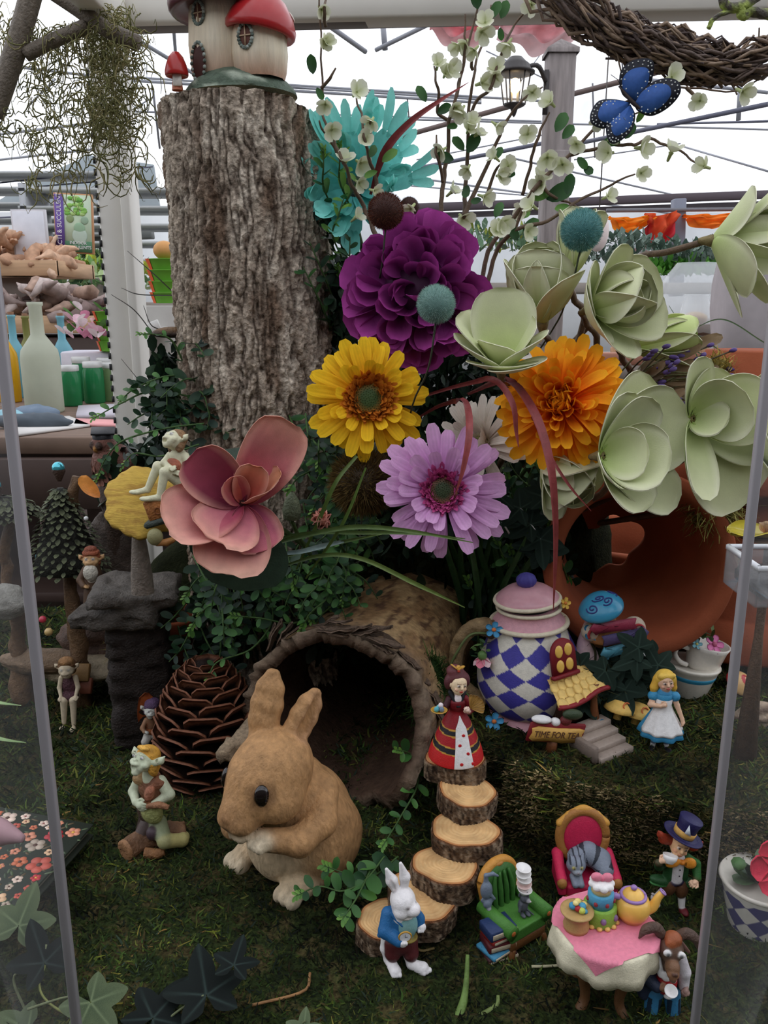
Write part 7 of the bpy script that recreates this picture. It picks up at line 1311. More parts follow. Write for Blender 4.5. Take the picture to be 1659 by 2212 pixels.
bp(t, 'carved_crest', [E((0, 0, 2.9), (.62, .35, .36), C(206, 150, 66)), *chain([(-.5, 0, 2.85), (-1.3, 0, 2.4), (-2.0, 0, 1.6)], [.26, .24, .36], C(206, 150, 66)), *chain([(.5, 0, 2.85), (1.3, 0, 2.4), (2.0, 0, 1.6)], [.26, .24, .36], C(206, 150, 66))], .08, .1, M=BM)
ct = T('cat_figurine', 'grey tabby cat figurine curled up on the crimson armchair', 'figurine', Tr(t.matrix_basis.translation+V((0, -.003, .0272)))); GY = C(124, 132, 146)
pr = [*chain([(1.5, -.6, .9), (1.25, .35, 1.3), (.3, .75, 1.6), (-.7, .5, 1.5)], [.75, .95, 1.0, .8], GY), E((-1.0, -.55, 1.45), (.82, .78, .72), GY), E((-1.0, -1.15, 1.2), (.42, .36, .32), C(160, 166, 176)), E((-1.0, -1.48, 1.28), (.1, .08, .07), C(120, 100, 104), k=.02), K((-1.5, -.4, 2.0), (-1.68, -.3, 2.35), .26, .08, GY), K((-.5, -.4, 2.0), (-.38, -.3, 2.35), .26, .08, GY), K((-.8, -.9, .6), (-.7, -1.5, .2), .3, .28, GY), K((-1.3, -.9, .6), (-1.2, -1.5, .2), .3, .28, GY), *chain([(1.6, -.9, .5), (1.0, -1.45, .4), (.2, -1.55, .45)], [.4, .36, .3], GY),
      E((-1.3, -1.18, 1.6), (.17, .1, .13), C(210, 196, 90), k=0), E((-.72, -1.18, 1.6), (.17, .1, .13), C(210, 196, 90), k=0), E((-1.3, -1.26, 1.6), (.05, .06, .11), BK, k=0), E((-.72, -1.26, 1.6), (.05, .06, .11), BK, k=0)]
def cst(v, c):
    c = c.copy(); bod = (v[:, 0]*1.0+v[:, 1]*.6 > -.2); ang = np.arctan2(v[:, 2]-.9, v[:, 0]-.3); s = (np.sin(ang*7+v[:, 1]*.6) > .62) & bod & (v[:, 1] > -1.0); c[s] = C(44, 48, 58); hs = (v[:, 0] < -.2) & (v[:, 2] > 1.75) & (np.abs(np.sin(v[:, 0]*7)) > .88); c[hs] = C(50, 54, 64); return c
bp(ct, 'body', pr, .055, .14, paint=cst)
# ---- green armchair, books, two grey mice, cups
gc_ = GR(1108, 2058); t = T('green_armchair', 'toy green armchair with an arched gold back beside the wood slices', 'chair', Tr(gc_.x+.002, gc_.y+.016, gc_.z-.003)@Rz(.62)); G1, G2 = C(74, 128, 52), C(56, 104, 44)
bp(t, 'seat', [B((0, 0, 2.35), (1.9, 1.8, .5), G1, rd=.12)], .08, 0); gp_(t, 'wooden_base', box(3.8, 3.6, .9, (0, 0, 1.45), .1), C(110, 70, 36))
for s in (-1, 1): gp_(t, 'arm', tube([(s*1.95, 1.7, 3.2), (s*1.95, -2.0, 3.05)], .58, 16), G1); gp_(t, 'arm_button', sphere((s*1.95, -2.02, 3.05), (.22, .08, .22), 10, 8), C(190, 106, 50)); gp_(t, 'arm_panel', box(.5, 3.5, .9, (s*1.85, -.1, 2.6), .1), G2)
for x in (-1.6, 1.6):
    for y in (-1.5, 1.4): gp_(t, 'leg', tube([(x, y, 1.1), (x*1.12, y*1.1, .6), (x*1.0, y*1.0, 0)], [.36, .34, .26], 8, res=8), C(120, 76, 40))
arch = [(1.75*math.cos(a), 0, 2.1+1.55*math.sin(a)) for a in np.linspace(0, pi, 15)]; BM = Tr(0, .0165, .026)@Rx(-.14)
gp_(t, 'back_frame', tube([(1.35, 0, -.4)]+arch+[(-1.35, 0, -.4)], .40, 10, res=48), C(196, 138, 60), resin, BM); poly = [(1.3, -.3)]+[(x, z) for x, y, z in arch]+[(-1.3, -.3)]; gp_(t, 'back_cushion', prism(np.array(poly)*.98, .5), G2, resin, BM@Rx(pi/2)@Tr(0, 0, -.0005))
gp_(t, 'bow_carving', sphere((0, -.3, 3.55), (.5, .2, .2), 10, 8), C(176, 120, 56), resin, BM); mb = MB()
for x in (-.9, -.3, .3, .9): mb.add(sc_(tube([(x, -.58, -.2), (x*1.08, -.62, 1.6), (x*.8, -.55, 3.0)], [.22, .26, .1], 7, res=10)), G2*1.1)
mb.obj('tufted_ribs', resin, t, BM)
ms = t.matrix_basis@V((.004, -.006, .0288)); t2 = T('mouse_figurine', 'small grey mouse figurine balancing a stack of white cups on the green armchair', 'figurine', Tr(ms)@Rz(.4)); MG = C(84, 86, 96)
pr = [E((0, 0, .75), (.42, .4, .6), MG), E((.05, -.1, 1.45), (.34, .36, .32), MG), E((.2, -.4, 1.4), (.2, .26, .18), C(150, 150, 156)), E((.3, -.62, 1.42), (.07, .07, .07), C(230, 214, 214), k=.02), E((-.25, .05, 1.75), (.2, .1, .22), MG), E((.35, .05, 1.72), (.2, .1, .22), MG), K((-.3, -.2, 1.0), (-.45, -.25, .5), .14, .12, MG), K((.3, -.2, 1.0), (.2, -.3, 2.0), .14, .12, MG), E((-.2, -.4, .16), (.18, .32, .14), MG), E((.25, -.4, .16), (.18, .32, .14), MG), *chain([(0, .3, .3), (.5, .1, .1), (.65, -.6, .1)], [.1, .08, .05], MG)]
bp(t2, 'body', pr, .045, .08); z = 1.78
for i in range(5):
    gp_(t2, 'cup', lathe([(.001, 0), (.3, 0), (.5, .3), (.62, .5), (.56, .5), (.001, .2)], 20), C(224, 196, 190) if i == 1 else WH, resin_gloss, Tr((.05-.05*i+(.06 if i % 2 else 0))*.01, .0004, z*.01)@Ry(.1*(-1)**i)@Rx(.12)); z += .50
p_ = t.matrix_basis@V((-.0205, .0115, .045)); t3 = T('mouse_figurine', 'grey mouse figurine climbing down the left side of the green armchair back', 'figurine', Tr(p_)@Rz(.3)); MG2 = C(112, 124, 140)
bp(t3, 'body', [E((0, -.1, .6), (.5, .42, .8), MG2), E((.05, -.25, -.5), (.38, .36, .42), MG2), E((.1, -.5, -.85), (.2, .22, .2), C(150, 150, 160)), E((.12, -.7, -.95), (.08, .08, .08), C(220, 200, 200), k=.02), E((-.3, -.2, -.2), (.22, .1, .22), MG2), E((.4, -.3, -.25), (.22, .1, .22), MG2), *chain([(0, 0, 1.3), (-.05, 0, 1.9), (.5, -.1, 2.0), (.9, -.2, 1.8)], [.22, .16, .16, .1], MG2), K((.35, -.3, .2), (.6, -.4, -.1), .14, .1, MG2)], .06, .1)
bb = GR(1082, 2072); z = bb.z-.004
for i, (sx, sy, sz, cc, rz, lab) in enumerate(((2.6, 2.0, .75, (66, 32, 36), .5, 'maroon toy book at the bottom of the stack by the green armchair'), (2.7, 2.1, .35, (70, 140, 176), .75, 'pale blue open toy book in the stack by the green armchair'), (2.3, 1.8, .7, (90, 30, 34), .45, 'dark red toy book under the navy one'), (2.1, 1.7, .4, (150, 40, 36), .6, 'thin bright red toy book under the navy one'), (2.4, 1.8, .85, (38, 56, 96), .55, 'navy toy book on top of the stack by the green armchair'))):
    t = T('toy_book', lab, 'book', Tr(bb.x-.002, bb.y+.008, z)@Rz(rz-.1), 'toy book stack'); gp_(t, 'cover', box(sx, sy, sz, (0, 0, sz/2), .08), C(*cc)); gp_(t, 'pages', box(sx-.12, sy-.02, sz*.5, (.1, -.08, sz/2), .02), C(190, 176, 150)); z += sz*.01+.0002
# ---- little flowers used on the teapot house
def daisy(t, name, M, r, n=5, c=C(70, 150, 196), cc=C(214, 120, 60), w=.62):
    mb = MB(); 
    for i in range(n): mb.add(sc_(petal(r, r*w, .15, .1, .12, a=.5, b=.2, n=7, m=5, th=r*.08)), c, Rz(2*pi*i/n))
    o = mb.obj(name, resin, t, M); MB().add(sc_(sphere((0, 0, r*.12), (r*.26, r*.26, r*.2), 10, 8)), cc).obj('centre', resin, o); return o
# ---- teapot house
tp = GR(1152, 1560); t = T('teapot_house', 'blue and white chequered teapot fairy house with a pink lid', 'fairy house', Tr(tp.x, tp.y+.022, tp.z-.004)@Rz(.10)@Ry(-.05)@Sc(1.2, 1.2, 1.07)); PK, CRM, BKW = C(216, 162, 172), C(224, 214, 188), C(122, 98, 66)
pf = spline([(2.9, .9, 0), (3.9, 1.8, 0), (4.55, 3.4, 0), (4.6, 5.0, 0), (4.2, 7.0, 0), (3.5, 8.8, 0), (2.9, 10.2, 0)], 110)[:, :2]; na_ = 300
th = np.linspace(0, 2*pi, na_, endpoint=False); A, Z = np.meshgrid(th, pf[:, 1], indexing='xy'); a = A*10/(2*pi)/1.0; b = Z/2.05; k = (np.floor(a+b+.12*np.sin(Z*1.1))+np.floor(a-b)).astype(int) % 2; col = np.where(k[..., None] == 0, C(70, 66, 158), C(226, 222, 208)); g = lathe(pf, na_)
gp_(t, 'chequered_body', (g[0], g[1], col.reshape(-1, 3)), None, resin)
gp_(t, 'pink_base', lathe([(.001, 0), (3.7, 0), (3.9, .35), (3.7, .5), (3.6, 1.1), (3.0, 1.35), (.001, 1.4)], 60), PK)
gp_(t, 'pink_collar', lathe([(2.9, 10.0), (3.35, 10.1), (3.2, 10.3), (2.75, 10.9), (2.6, 11.6), (2.75, 11.75), (2.4, 11.8), (.001, 11.7)], 60), PK)
gp_(t, 'cream_rim', tube([(3.28*math.cos(q), 3.28*math.sin(q), 10.22) for q in np.linspace(0, 2*pi, 60)], .24, 8), CRM); gp_(t, 'cream_rim', tube([(2.7*math.cos(q), 2.7*math.sin(q), 11.72) for q in np.linspace(0, 2*pi, 60)], .18, 8), CRM)
LM = Tr(-.0008, .001, .121)@Ry(-.05)@Rx(.03)
gp_(t, 'dark_gap', lathe([(2.2, -.3), (2.25, .35), (.001, .35)], 40), C(36, 36, 34), resin, LM); gp_(t, 'lid', lathe([(2.75, .3), (2.8, .5), (2.5, .95), (1.9, 1.45), (1.0, 1.8), (.001, 1.9)], 60), PK, resin_gloss, LM); gp_(t, 'lid_rim', tube([(2.78*math.cos(q), 2.78*math.sin(q), .42) for q in np.linspace(0, 2*pi, 60)], .2, 8), CRM, resin, LM)
q = sphere((0, 0, 2.35), (.85, .85, .75), 48, 20); v = q[0]; an = np.arctan2(v[:, 1], v[:, 0]); v = v*np.stack([1+.05*np.sin(an*12), 1+.05*np.sin(an*12), 1+0*an], 1); gp_(t, 'lid_knob', (v, q[1]), C(80, 74, 158), resin, LM)
hb = tube([(-3.2, -.2, 9.4), (-4.4, -.3, 10.3), (-5.8, -.4, 9.6), (-6.6, -.4, 7.6), (-6.5, -.4, 5.2), (-5.4, -.4, 3.4), (-4.4, -.3, 2.2)], [.8, .85, .7, .6, .6, .6, .8], 14, res=50); v = hb[0]+(fbm(hb[0]*1.6, 3, 2)[:, None]-.5)*.5; gp_(t, 'bark_handle', (v, hb[1]), mix(C(96, 76, 50), C(168, 142, 102), fbm(v*2, 3, 4)), resin_rough)
gp_(t, 'handle_vine', tube([(-3.6, -1.2, 9.8), (-5.4, -1.2, 9.9), (-6.6, -1.1, 8.2), (-7.2, -.8, 6.2), (-6.3, -1.1, 4.4), (-5.2, -1.2, 2.6)], .12, 6, res=40), C(96, 110, 66))
spt = tube([(3.6, -.6, 2.6), (4.9, -.8, 3.6), (5.3, -.8, 5.4), (4.9, -.8, 7.2), (5.2, -.8, 8.8), (5.9, -.8, 10.2)], [1.5, 1.3, 1.1, .85, .75, .95], 20, cap=False, res=50); gp_(t, "spout", spt, mix(C(232, 220, 216), PK, np.repeat(np.linspace(.2, .8, 50), 20))); gp_(t, 'spout_opening', sphere((5.9, -.8, 10.2), (.95, .95, .14), 20, 8), C(240, 226, 220), resin, Tr(.059, -.008, .102)@Ry(.5)@Tr(-.059, .008, -.102))
gp_(t, 'spout_vine', tube([(5.1, -1.75, 9.6), (5.0, -1.7, 8.4), (5.4, -1.7, 7.2), (5.3, -1.9, 5.6)], .12, 6, res=30), C(60, 56, 36)); 
for (x, y, z, r, fx) in ((-3.5, -1.6, 10.4, .78, 0), (5.1, -1.95, 9.5, .92, 0), (-3.9, -2.8, 1.5, .85, 0), (4.6, -5.4, 1.5, .72, .1)): daisy(t, 'blue_flower', Tr(x*.01, y*.01, z*.01)@Rx(pi/2-.35)@Ry(fx), r)
daisy(t, 'yellow_flower', Tr(.0285, -.012, .123)@Rx(pi/2-.3)@Ry(.5), .6, 5, C(226, 184, 80), C(214, 130, 60))
mb = MB()
for i in range(6): mb.add(sc_(petal(1.1, .8, 0, .5, .25, n=7, m=5)), mix(C(236, 220, 222), C(220, 84, 120), .2 if i % 2 else .8), Tr(-.046, -.019, .078)@Rz(i*pi/3)@Ry(1.0))
mb.add(sc_(sphere((-4.6, -1.9, 8.0), (.4, .4, .5))), C(96, 130, 72)); mb.obj('pink_bell_flower', resin, t); mb = MB()
for i in range(14): mb.add(sc_(petal(.7, .4, .2, .2, .1, n=5, m=3)), C(*RN.choice([(70, 100, 56), (96, 126, 72), (54, 80, 50)])), Tr(RN.uniform(-.052, -.040), -.018, RN.uniform(.078, .092))@Rz(RN.uniform(0, 6))@Ry(RN.uniform(-1, 1)))
mb.obj('handle_leaves', resin, t); gp_(t, 'spout_leaf', petal(1.5, .9, .2, .3, .15, th=.05), C(96, 120, 76), resin, Tr(.052, -.020, .062)@Rx(pi/2)@Rz(-1.2)); 
WM = Tr(.0165, -.0405, .082)@Rz(.42)@Rx(-.15); RDm, YP = C(126, 30, 38), C(236, 190, 92)
def arched(w, h, n=12): return [(-w, -h), (w, -h)]+[(w*math.cos(q), h*.25+w*1.2*math.sin(q)) for q in np.linspace(0, pi, n)]
w_ = MB().add(sc_(prism(arched(1.25, 1.5), .35))).obj('window', mat('dark_red_frame', RDm), t, WM@Rx(pi/2)); w_.data.materials.clear(); w_.data.materials.append(MT['dark_red_frame'])
for x, z, ww, hh in ((-.5, -.65, .42, .62), (.5, -.65, .42, .62), (-.5, .75, .42, .62), (.5, .75, .42, .62)): MB().add(sc_(sphere((0, 0, 0), (ww, hh, .12), 14, 8)), YP).obj('pane', resin_gloss, w_, Tr(x*.01, z*.01, .0035))
gp_(w_, 'sill', box(2.9, .4, .5, (0, -1.6, .3), .1), RDm)
AM = Tr(.0235, -.040, .0455)@Rz(.42)                                     # porch with shingled awning
gp_(t, 'door_recess', box(2.6, 1.6, 3.6, (0, .2, -1.2), .2), C(64, 44, 32), resin, AM); gp_(t, 'porch_post', tube([(1.55, -1.4, 1.0), (1.35, -1.5, -.6), (1.5, -1.5, -2.6)], [.34, .28, .4], 9, res=12), C(120, 72, 40), resin, AM); gp_(t, 'porch_post', tube([(-1.5, -1.2, .6), (-1.4, -1.3, -2.6)], [.3, .3], 9, res=8), C(110, 66, 38), resin, AM)
n1, n2 = 24, 14; S_, T_ = np.meshgrid(np.linspace(-1, 1, n1), np.linspace(0, 1, n2), indexing='ij'); ax_ = S_*(1.7+1.0*T_); ay_ = 1.2-3.3*T_+.3*np.abs(S_); az_ = 2.5-2.1*T_**1.2-.35*S_**2*(1-T_)+.30*np.sin(S_*2.6)*T_
gp_(t, 'awning', (np.stack([ax_, ay_, az_], -1).reshape(-1, 3), [gridf(n1, n2)]), C(226, 190, 116), resin, AM); gp_(t, 'awning_edge', tube([V(x) for x in np.stack([ax_, ay_, az_-.12], -1)[:, -1]], .24, 8), C(140, 36, 44), resin, AM); 
shm = MB().add(sc_(petal(.95, .95, 0, -.15, .04, a=.3, b=.16, n=6, m=5, th=.10))).mesh('shingle', mat('yellow_shingle', C(232, 196, 116), rough=.55, ns=200, na=.15))
for r_ in range(5):
    for c_ in range(6):
        s_ = -.85+1.7*(c_+(.5 if r_ % 2 else .0))/5.5; tq = .08+.19*r_; x = s_*(1.7+1.0*tq); y = 1.2-3.3*tq+.3*abs(s_); zz = 2.5-2.1*tq**1.2-.35*s_**2*(1-tq)+.30*math.sin(s_*2.6)*tq
        if abs(s_) < .95: ob('shingle', shm, t, AM@Tr(x*.01, y*.01, zz*.01+.0012)@Rz(-pi/2+s_*.2)@Ry(.50+.18*tq))
for i in range(4): gp_(t, 'step', box(3.6, 1.25, .62, (0, -1.5-.85*i, -2.75-.48*i), .06), C(170, 154, 142)*(1-.04*i), resin, AM@Tr(.006, -.004, 0))
gp_(t, 'step_side', box(.5, 3.6, 1.6, (-2.0, -2.6, -3.6), .1), C(130, 116, 106), resin, AM@Tr(.006, -.004, 0))
for x, y, z, r in ((3.6, -2.2, -2.0, 1.35), (5.2, -2.7, -2.8, 1.4)): gp_(t, 'yellow_mushroom', lathe([(.001, r*.8), (r*.5, r*.7), (r*.9, r*.25), (r, 0), (r*.85, -r*.1), (.3, 0), (.35, -.9), (.001, -.9)], 24), C(236, 194, 104), resin, AM@Tr(x*.01, y*.01, z*.01)@Ry(.3)); mb = MB().add(sc_(tube([(x+.35*math.cos(q), y-r*.62+.1*math.sin(q), z+r*.55+.3*math.sin(q)) for q in np.linspace(0, 5, 14)], .07, 5)), C(224, 120, 70)); mb.obj('orange_ring', resin, t, AM)
sgM = Tr(.0030, -.069, .0235)@Rz(.12)@Ry(.24)@Rx(.05); gp_(t, 'sign_post', tube([(0, .1, -.6), (.2, .2, -2.4)], [.4, .5], 8), C(116, 70, 40), resin, sgM)
sb = MB().add(sc_(box(5.0, .35, 2.0, (0, 0, 0), .15))).obj('sign_board', mat('dark_red_frame', RDm), t, sgM)
sh = [(-2.35, -.55), (-2.0, -.8), (-.5, -.72), (.6, -.9), (1.9, -.75), (2.3, -.5), (2.2, .1), (2.35, .5), (1.9, .62), (0, .55), (-1.8, .68), (-2.3, .45), (-2.2, 0)]; MB().add(sc_(prism(sh, .14)), C(224, 176, 92)).obj('yellow_face', resin, sb, Tr(0, -.0017, 0)@Rx(pi/2))
ink = mat('brown_ink', C(110, 76, 56)); ob('lettering', text_mesh('TIME FOR TEA', .0068, ink, 'tea_text', .0002), sb, Tr(0, -.0034, -.0008)@Rx(pi/2)@Sc(.95, 1.3, 1))
bp(t, 'white_cup_on_sign', [E((-1.6, 0, 1.25), (.9, .5, .35), WH), E((-.3, .1, 1.0), (.45, .4, .4), WH)], .08, .1, M=sgM); bp(t, 'porch_leaves', [E((1.0, 0, 1.9), (.9, .4, .5), C(60, 74, 52)), E((.6, .1, 1.2), (.5, .4, .5), C(110, 44, 44))], .08, .1, M=sgM)
# ---- blue spiral mushroom with arrow signs
q = P(1325, 1392, .80); t = T('signpost_mushroom', 'blue capped mushroom house with spiral marks and arrow signs', 'fairy house', Tr(q)@Rz(.05)@Ry(-.08)); s = mpp(q)*100
gp_(t, 'body', tube([(-22*s, 0, 10*s), (-20*s, .2, 50*s), (-26*s, .3, 80*s)], [32*s, 26*s, 24*s], 16, res=14), C(150, 100, 56)); shb = MB().add(sc_(box(16*s, .35, 12*s, b=.1))).mesh('shingle', mat('brown_shingle', C(134, 88, 52)))
for r_ in range(3):
    for c_ in range(5): an = -.9+.45*(c_+.5*(r_ % 2)); ob('shingle', shb, t, Tr((-24*s+27*s*math.sin(an))*.01, (-27*s*math.cos(an)+.2)*.01, (60+12*r_)*s*.01)@Rz(an)@Rx(-.15))
CM = Tr(-.24*s*.0001 if False else -26*s*.01, 0, 88*s*.01)@Ry(-.28)@Rx(.18); gp_(t, 'blue_cap', capsh(48*s, 30*s, 44, .3), C(60, 148, 186), resin_gloss, CM)
mb = MB()
for th0, ph0 in ((-1.0, .55), (-2.35, .75), (.3, .8), (-1.7, .2)):
    pts = []
    for w in np.linspace(0, 9.5, 40):
        r = 2.2*s+w*1.25*s; px_, py_ = r*math.cos(w), r*math.sin(w); ce = V((47*s*math.sin(ph0)*math.cos(th0), 47*s*math.sin(ph0)*math.sin(th0), 0)); x = ce.x-px_*math.sin(th0)+py_*math.cos(th0)*.6; y = ce.y+px_*math.cos(th0)+py_*math.sin(th0)*.6; rr = min(.985, math.hypot(x, y)/(47*s)); z = np.interp(rr, [0, .3, .62, .88, 1.0], [30*s, 28.8*s, 22.2*s, 10.8*s, 1.5*s]); pts.append((x, y, z+.05))
    mb.add(sc_(tube(pts, 1.6*s, 5)), C(52, 58, 126))
mb.obj('spirals', resin, t, CM)
bp(t, 'curled_base', [E((-44*s, .0, 34*s), (26*s, 20*s, 22*s), C(196, 180, 160)), E((46*s, .2, 30*s), (26*s, 20*s, 28*s), C(196, 180, 160)), E((0, .4, 10*s), (50*s, 22*s, 22*s), C(140, 96, 56))], .09, .3); mb = MB()
for x, z in ((-46, 34), (48, 34)): mb.add(sc_(tube([((x+13*math.cos(w))*s, -.62-.30, (z+14*math.sin(w))*s) for w in np.linspace(.2, 3.6, 16)], 3*s, 6)), C(176, 50, 54))
mb.obj('red_swirls', resin, t)
def arrow(w, h, tip, lft): p = [(-w, -h), (w, -h), (w+.0, -h*1.35), (w+tip, 0), (w, h*1.35), (w, h), (-w, h), (-w+tip*.3, 0)]; return [(-x, y) for x, y in p][::-1] if lft else p
for (x, z, w, lft, cc, tx, txc, rot, y, lab) in ((-4, 56, 44, True, (150, 52, 76), 'WRONG WAY', (50, 20, 30), -.04, -1.35, 'crimson arrow board'), (10, 30, 44, False, (88, 78, 122), 'THIS WAY', (34, 30, 50), -.12, -1.45, 'purple arrow board'), (6, 4, 34, True, (84, 150, 170), 'THAT WAY', (210, 220, 210), -.22, -1.5, 'light blue arrow board')):
    M = Tr(x*s*.01, y*.01, z*s*.01)@Ry(rot); o = MB().add(sc_(prism(arrow(w*s, 11*s, 12*s, lft), .28)), C(*cc)).obj('arrow_board', resin, t, M@Rx(pi/2)); o['label'] = lab; ob('lettering', text_mesh(tx, .148*s*.01*100*.01 if False else .14*s, mat('ink_'+tx[:4], C(*txc)), 'way', .0002), t, M@Tr(0, -.0032, 0)@Rx(pi/2)@Sc(.092 if tx != 'THIS WAY' else .10, .1, 1))
# ---- stacked cup planter, peppermint mushroom
q = GR(1500, 1512); t = T('cup_planter', 'white stacked teacup planter with pink bloom behind the girl figurine', 'planter', Tr(q.x, q.y+.02, q.z-.003)@Ry(.06)); s = mpp(q)*100
gp_(t, 'bowl', lathe([(.001, 0), (34*s, 0), (38*s, 6*s), (50*s, 48*s), (56*s, 66*s), (60*s, 72*s), (58*s, 76*s), (50*s, 74*s), (.001, 64*s)], 48), C(226, 220, 206), resin_gloss); gp_(t, 'blue_band', lathe([(48.6*s, 44*s), (51.6*s, 50*s), (53.0*s, 56*s), (50*s, 57*s)], 48), C(60, 150, 186), resin_gloss)
gp_(t, 'cup', lathe([(.001, 60*s), (30*s, 62*s), (34*s, 70*s), (43*s, 112*s), (48*s, 124*s), (44*s, 124*s), (38*s, 100*s), (.001, 98*s)], 44), C(230, 224, 214), resin_gloss, Tr(.01*s*14, 0, 0)@Ry(.10)); gp_(t, 'handle', tube([(-22*s, -1, 116*s), (-42*s, -1, 120*s), (-50*s, -1, 104*s), (-38*s, -1, 86*s), (-20*s, -1, 78*s)], 5*s, 9, res=24), C(230, 224, 214), resin_gloss)
daisy(t, 'pink_flower', Tr(.26*s, -.30*s, 1.32*s)@Rx(pi/2-.7)@Ry(.2), 22*s, 5, C(206, 110, 160), C(180, 90, 120)); daisy(t, 'blue_flower', Tr(-.10*s, -.28*s, 1.30*s)@Rx(.9), 12*s, 5, C(130, 190, 204), C(220, 210, 120)); daisy(t, 'yellow_flower', Tr(.10*s, .1*s, 1.62*s)@Rx(.5), 20*s, 6, C(206, 160, 84), C(150, 110, 60)); mb = MB()
for i in range(16): mb.add(sc_(petal(20*s, 13*s, .2, .3, .12, n=6, m=5)), C(*RN.choice([(70, 92, 56), (96, 116, 70), (56, 76, 50)])), Tr(RN.uniform(-.2, .4)*s, RN.uniform(-.3, .2)*s, RN.uniform(1.2, 1.5)*s)@Rz(RN.uniform(0, 6))@Ry(RN.uniform(-1.2, .2)))
mb.obj('leaves', resin, t)
q = GR(1570, 1500); t = T('candy_mushroom', 'small cream mushroom with a red spiral beside the cup planter', 'mushroom', Tr(q.x+.008, q.y+.01, q.z+.002)@Ry(.5)@Rx(.5)); g = capsh(1.5, 1.3, 30, .2); v = g[0]; cc = np.where((np.sin(np.arctan2(v[:, 1], v[:, 0])-np.hypot(v[:, 0], v[:, 1])*5) > .35)[:, None], C(196, 40, 50), C(232, 190, 130))
g2 = lathe(spline([(.01, 1.3, 0), (.5, 1.24, 0), (.95, .95, 0), (1.3, .5, 0), (1.5, .05, 0), (1.35, -.2, 0), (.5, 0, 0)], 50)[:, :2], 80); v = g2[0]; cc = np.where((np.sin(np.arctan2(v[:, 1], v[:, 0])-np.hypot(v[:, 0], v[:, 1])*5) > .35)[:, None], C(196, 40, 50), C(232, 190, 130)); gp_(t, 'cap', (g2[0], g2[1], cc), None, resin_gloss, Tr(0, 0, .012)); gp_(t, 'stem', lathe([(.001, -.6), (.6, -.6), (.5, 1.2), (.001, 1.3)], 18), C(220, 196, 150))
# ---- chequered pot with red primrose, driftwood lump, right edge
q = GR(1650, 2032); t = T('primrose_pot', 'blue and white chequered pot with a red primrose at the right edge', 'planter', Tr(q.x+.003, q.y+.02, q.z-.003)); s = mpp(q)*100
pf = np.c_[np.interp(np.linspace(0, 1, 60), [0, .1, 1], [58*s, 62*s, 86*s]), np.linspace(2*s, 120*s, 60)]; th = np.linspace(0, 2*pi, 200, endpoint=False); A, Z = np.meshgrid(th, pf[:, 1], indexing='xy'); a = A*8/(2*pi); b = Z/(46*s); k = (np.floor(a+b)+np.floor(a-b)).astype(int) % 2; col = np.where((k == 0)[..., None] & (Z < 104*s)[..., None] & (Z > 10*s)[..., None], C(64, 60, 118), C(220, 216, 206)); g = lathe(pf, 200); gp_(t, 'pot', (g[0], g[1], col.reshape(-1, 3)), None, resin_gloss); gp_(t, 'rim', lathe([(84*s, 112*s), (90*s, 120*s), (86*s, 126*s), (76*s, 118*s), (.001, 112*s)], 60), C(222, 216, 204), resin_gloss)
daisy(t, 'red_primrose', Tr(.04*s, -.62*s, 1.98*s)@Rx(pi/2-.25)@Ry(-.1), 66*s, 6, C(222, 52, 80), C(240, 190, 90), .8); mb = MB()
for i in range(11): mb.add(sc_(petal(62*s, 40*s, .5, -.5, .12, n=8, m=7, groove=.05)), C(*RN.choice([(56, 78, 54), (76, 98, 66), (48, 66, 48)])), Tr(RN.uniform(-.2, .2)*s, RN.uniform(-.1, .1)*s, 1.16*s)@Rz(i*.6)@Ry(RN.uniform(-.9, .1)))
mb.add(sc_(tube([(0, 0, 112*s), (-6*s, -20*s, 150*s), (0, -58*s, 190*s)], 5*s, 8, res=10)), C(90, 120, 66)); mb.add(sc_(tube([(-20*s, 0, 112*s), (-60*s, -10*s, 150*s), (-66*s, -20*s, 176*s)], [5*s, 5*s, 16*s], 8, res=10)), C(70, 110, 56)); mb.obj('leaves', resin, t)
q = GR(1648, 1572); t = T('driftwood_lump', 'grey brown striped driftwood lump on the terrace at the right edge', 'driftwood', Tr(q.x, q.y+.012, q.z+.006)@Rz(-.2)@Ry(-.15)); s = mpp(q); g = sphere((0, 0, 0), (56*s, 30*s, 34*s), 60, 40); v = g[0].copy(); f = np.clip(-v[:, 0]/(56*s), -.2, 1); v[:, 1:] *= (1-.55*np.clip(f, 0, 1)**2)[:, None]; w = np.sin(v[:, 2]*700+fbm(v*60, 3, 2)*6); v[:, 1] += .0012*w; MB().add((v, g[1]), mix(C(104, 84, 70), C(190, 170, 148), .5+.5*w)).obj('wood', resin_rough, t)
YR = .72; q = P(1665, 1150, YR); s = mpp(q); t = T('leaf_dish', 'yellow leaf shaped dish holding a small rose at the right edge', 'dish', q); MB().add(petal(120*s, 100*s, .05, .1, .18, n=16, m=11, rip=.05, th=.0015, c0=C(206, 190, 60), c1=C(226, 208, 70))).obj('dish', resin_gloss, t, Tr(30*s, 0, -10*s)@Rz(pi)@Rx(.0)); rm = MB()
for i in range(10): rm.add(petal(26*s, 24*s, .9, -.2, .3, n=6, m=5, c0=C(214, 150, 100), c1=C(240, 214, 180)), None, Tr(-20*s, -20*s, 4*s)@Rz(i*2.4)@Ry(-.12*i))
rm.obj('rose', resin, t); MB().add(lathe([(.001, -q.z+.06), (.012, -q.z+.06), (.004, -.1), (.004, -.012), (.03, -.004), (.001, -.004)], 16), C(96, 72, 52)).obj('stalk', resin_rough, t)
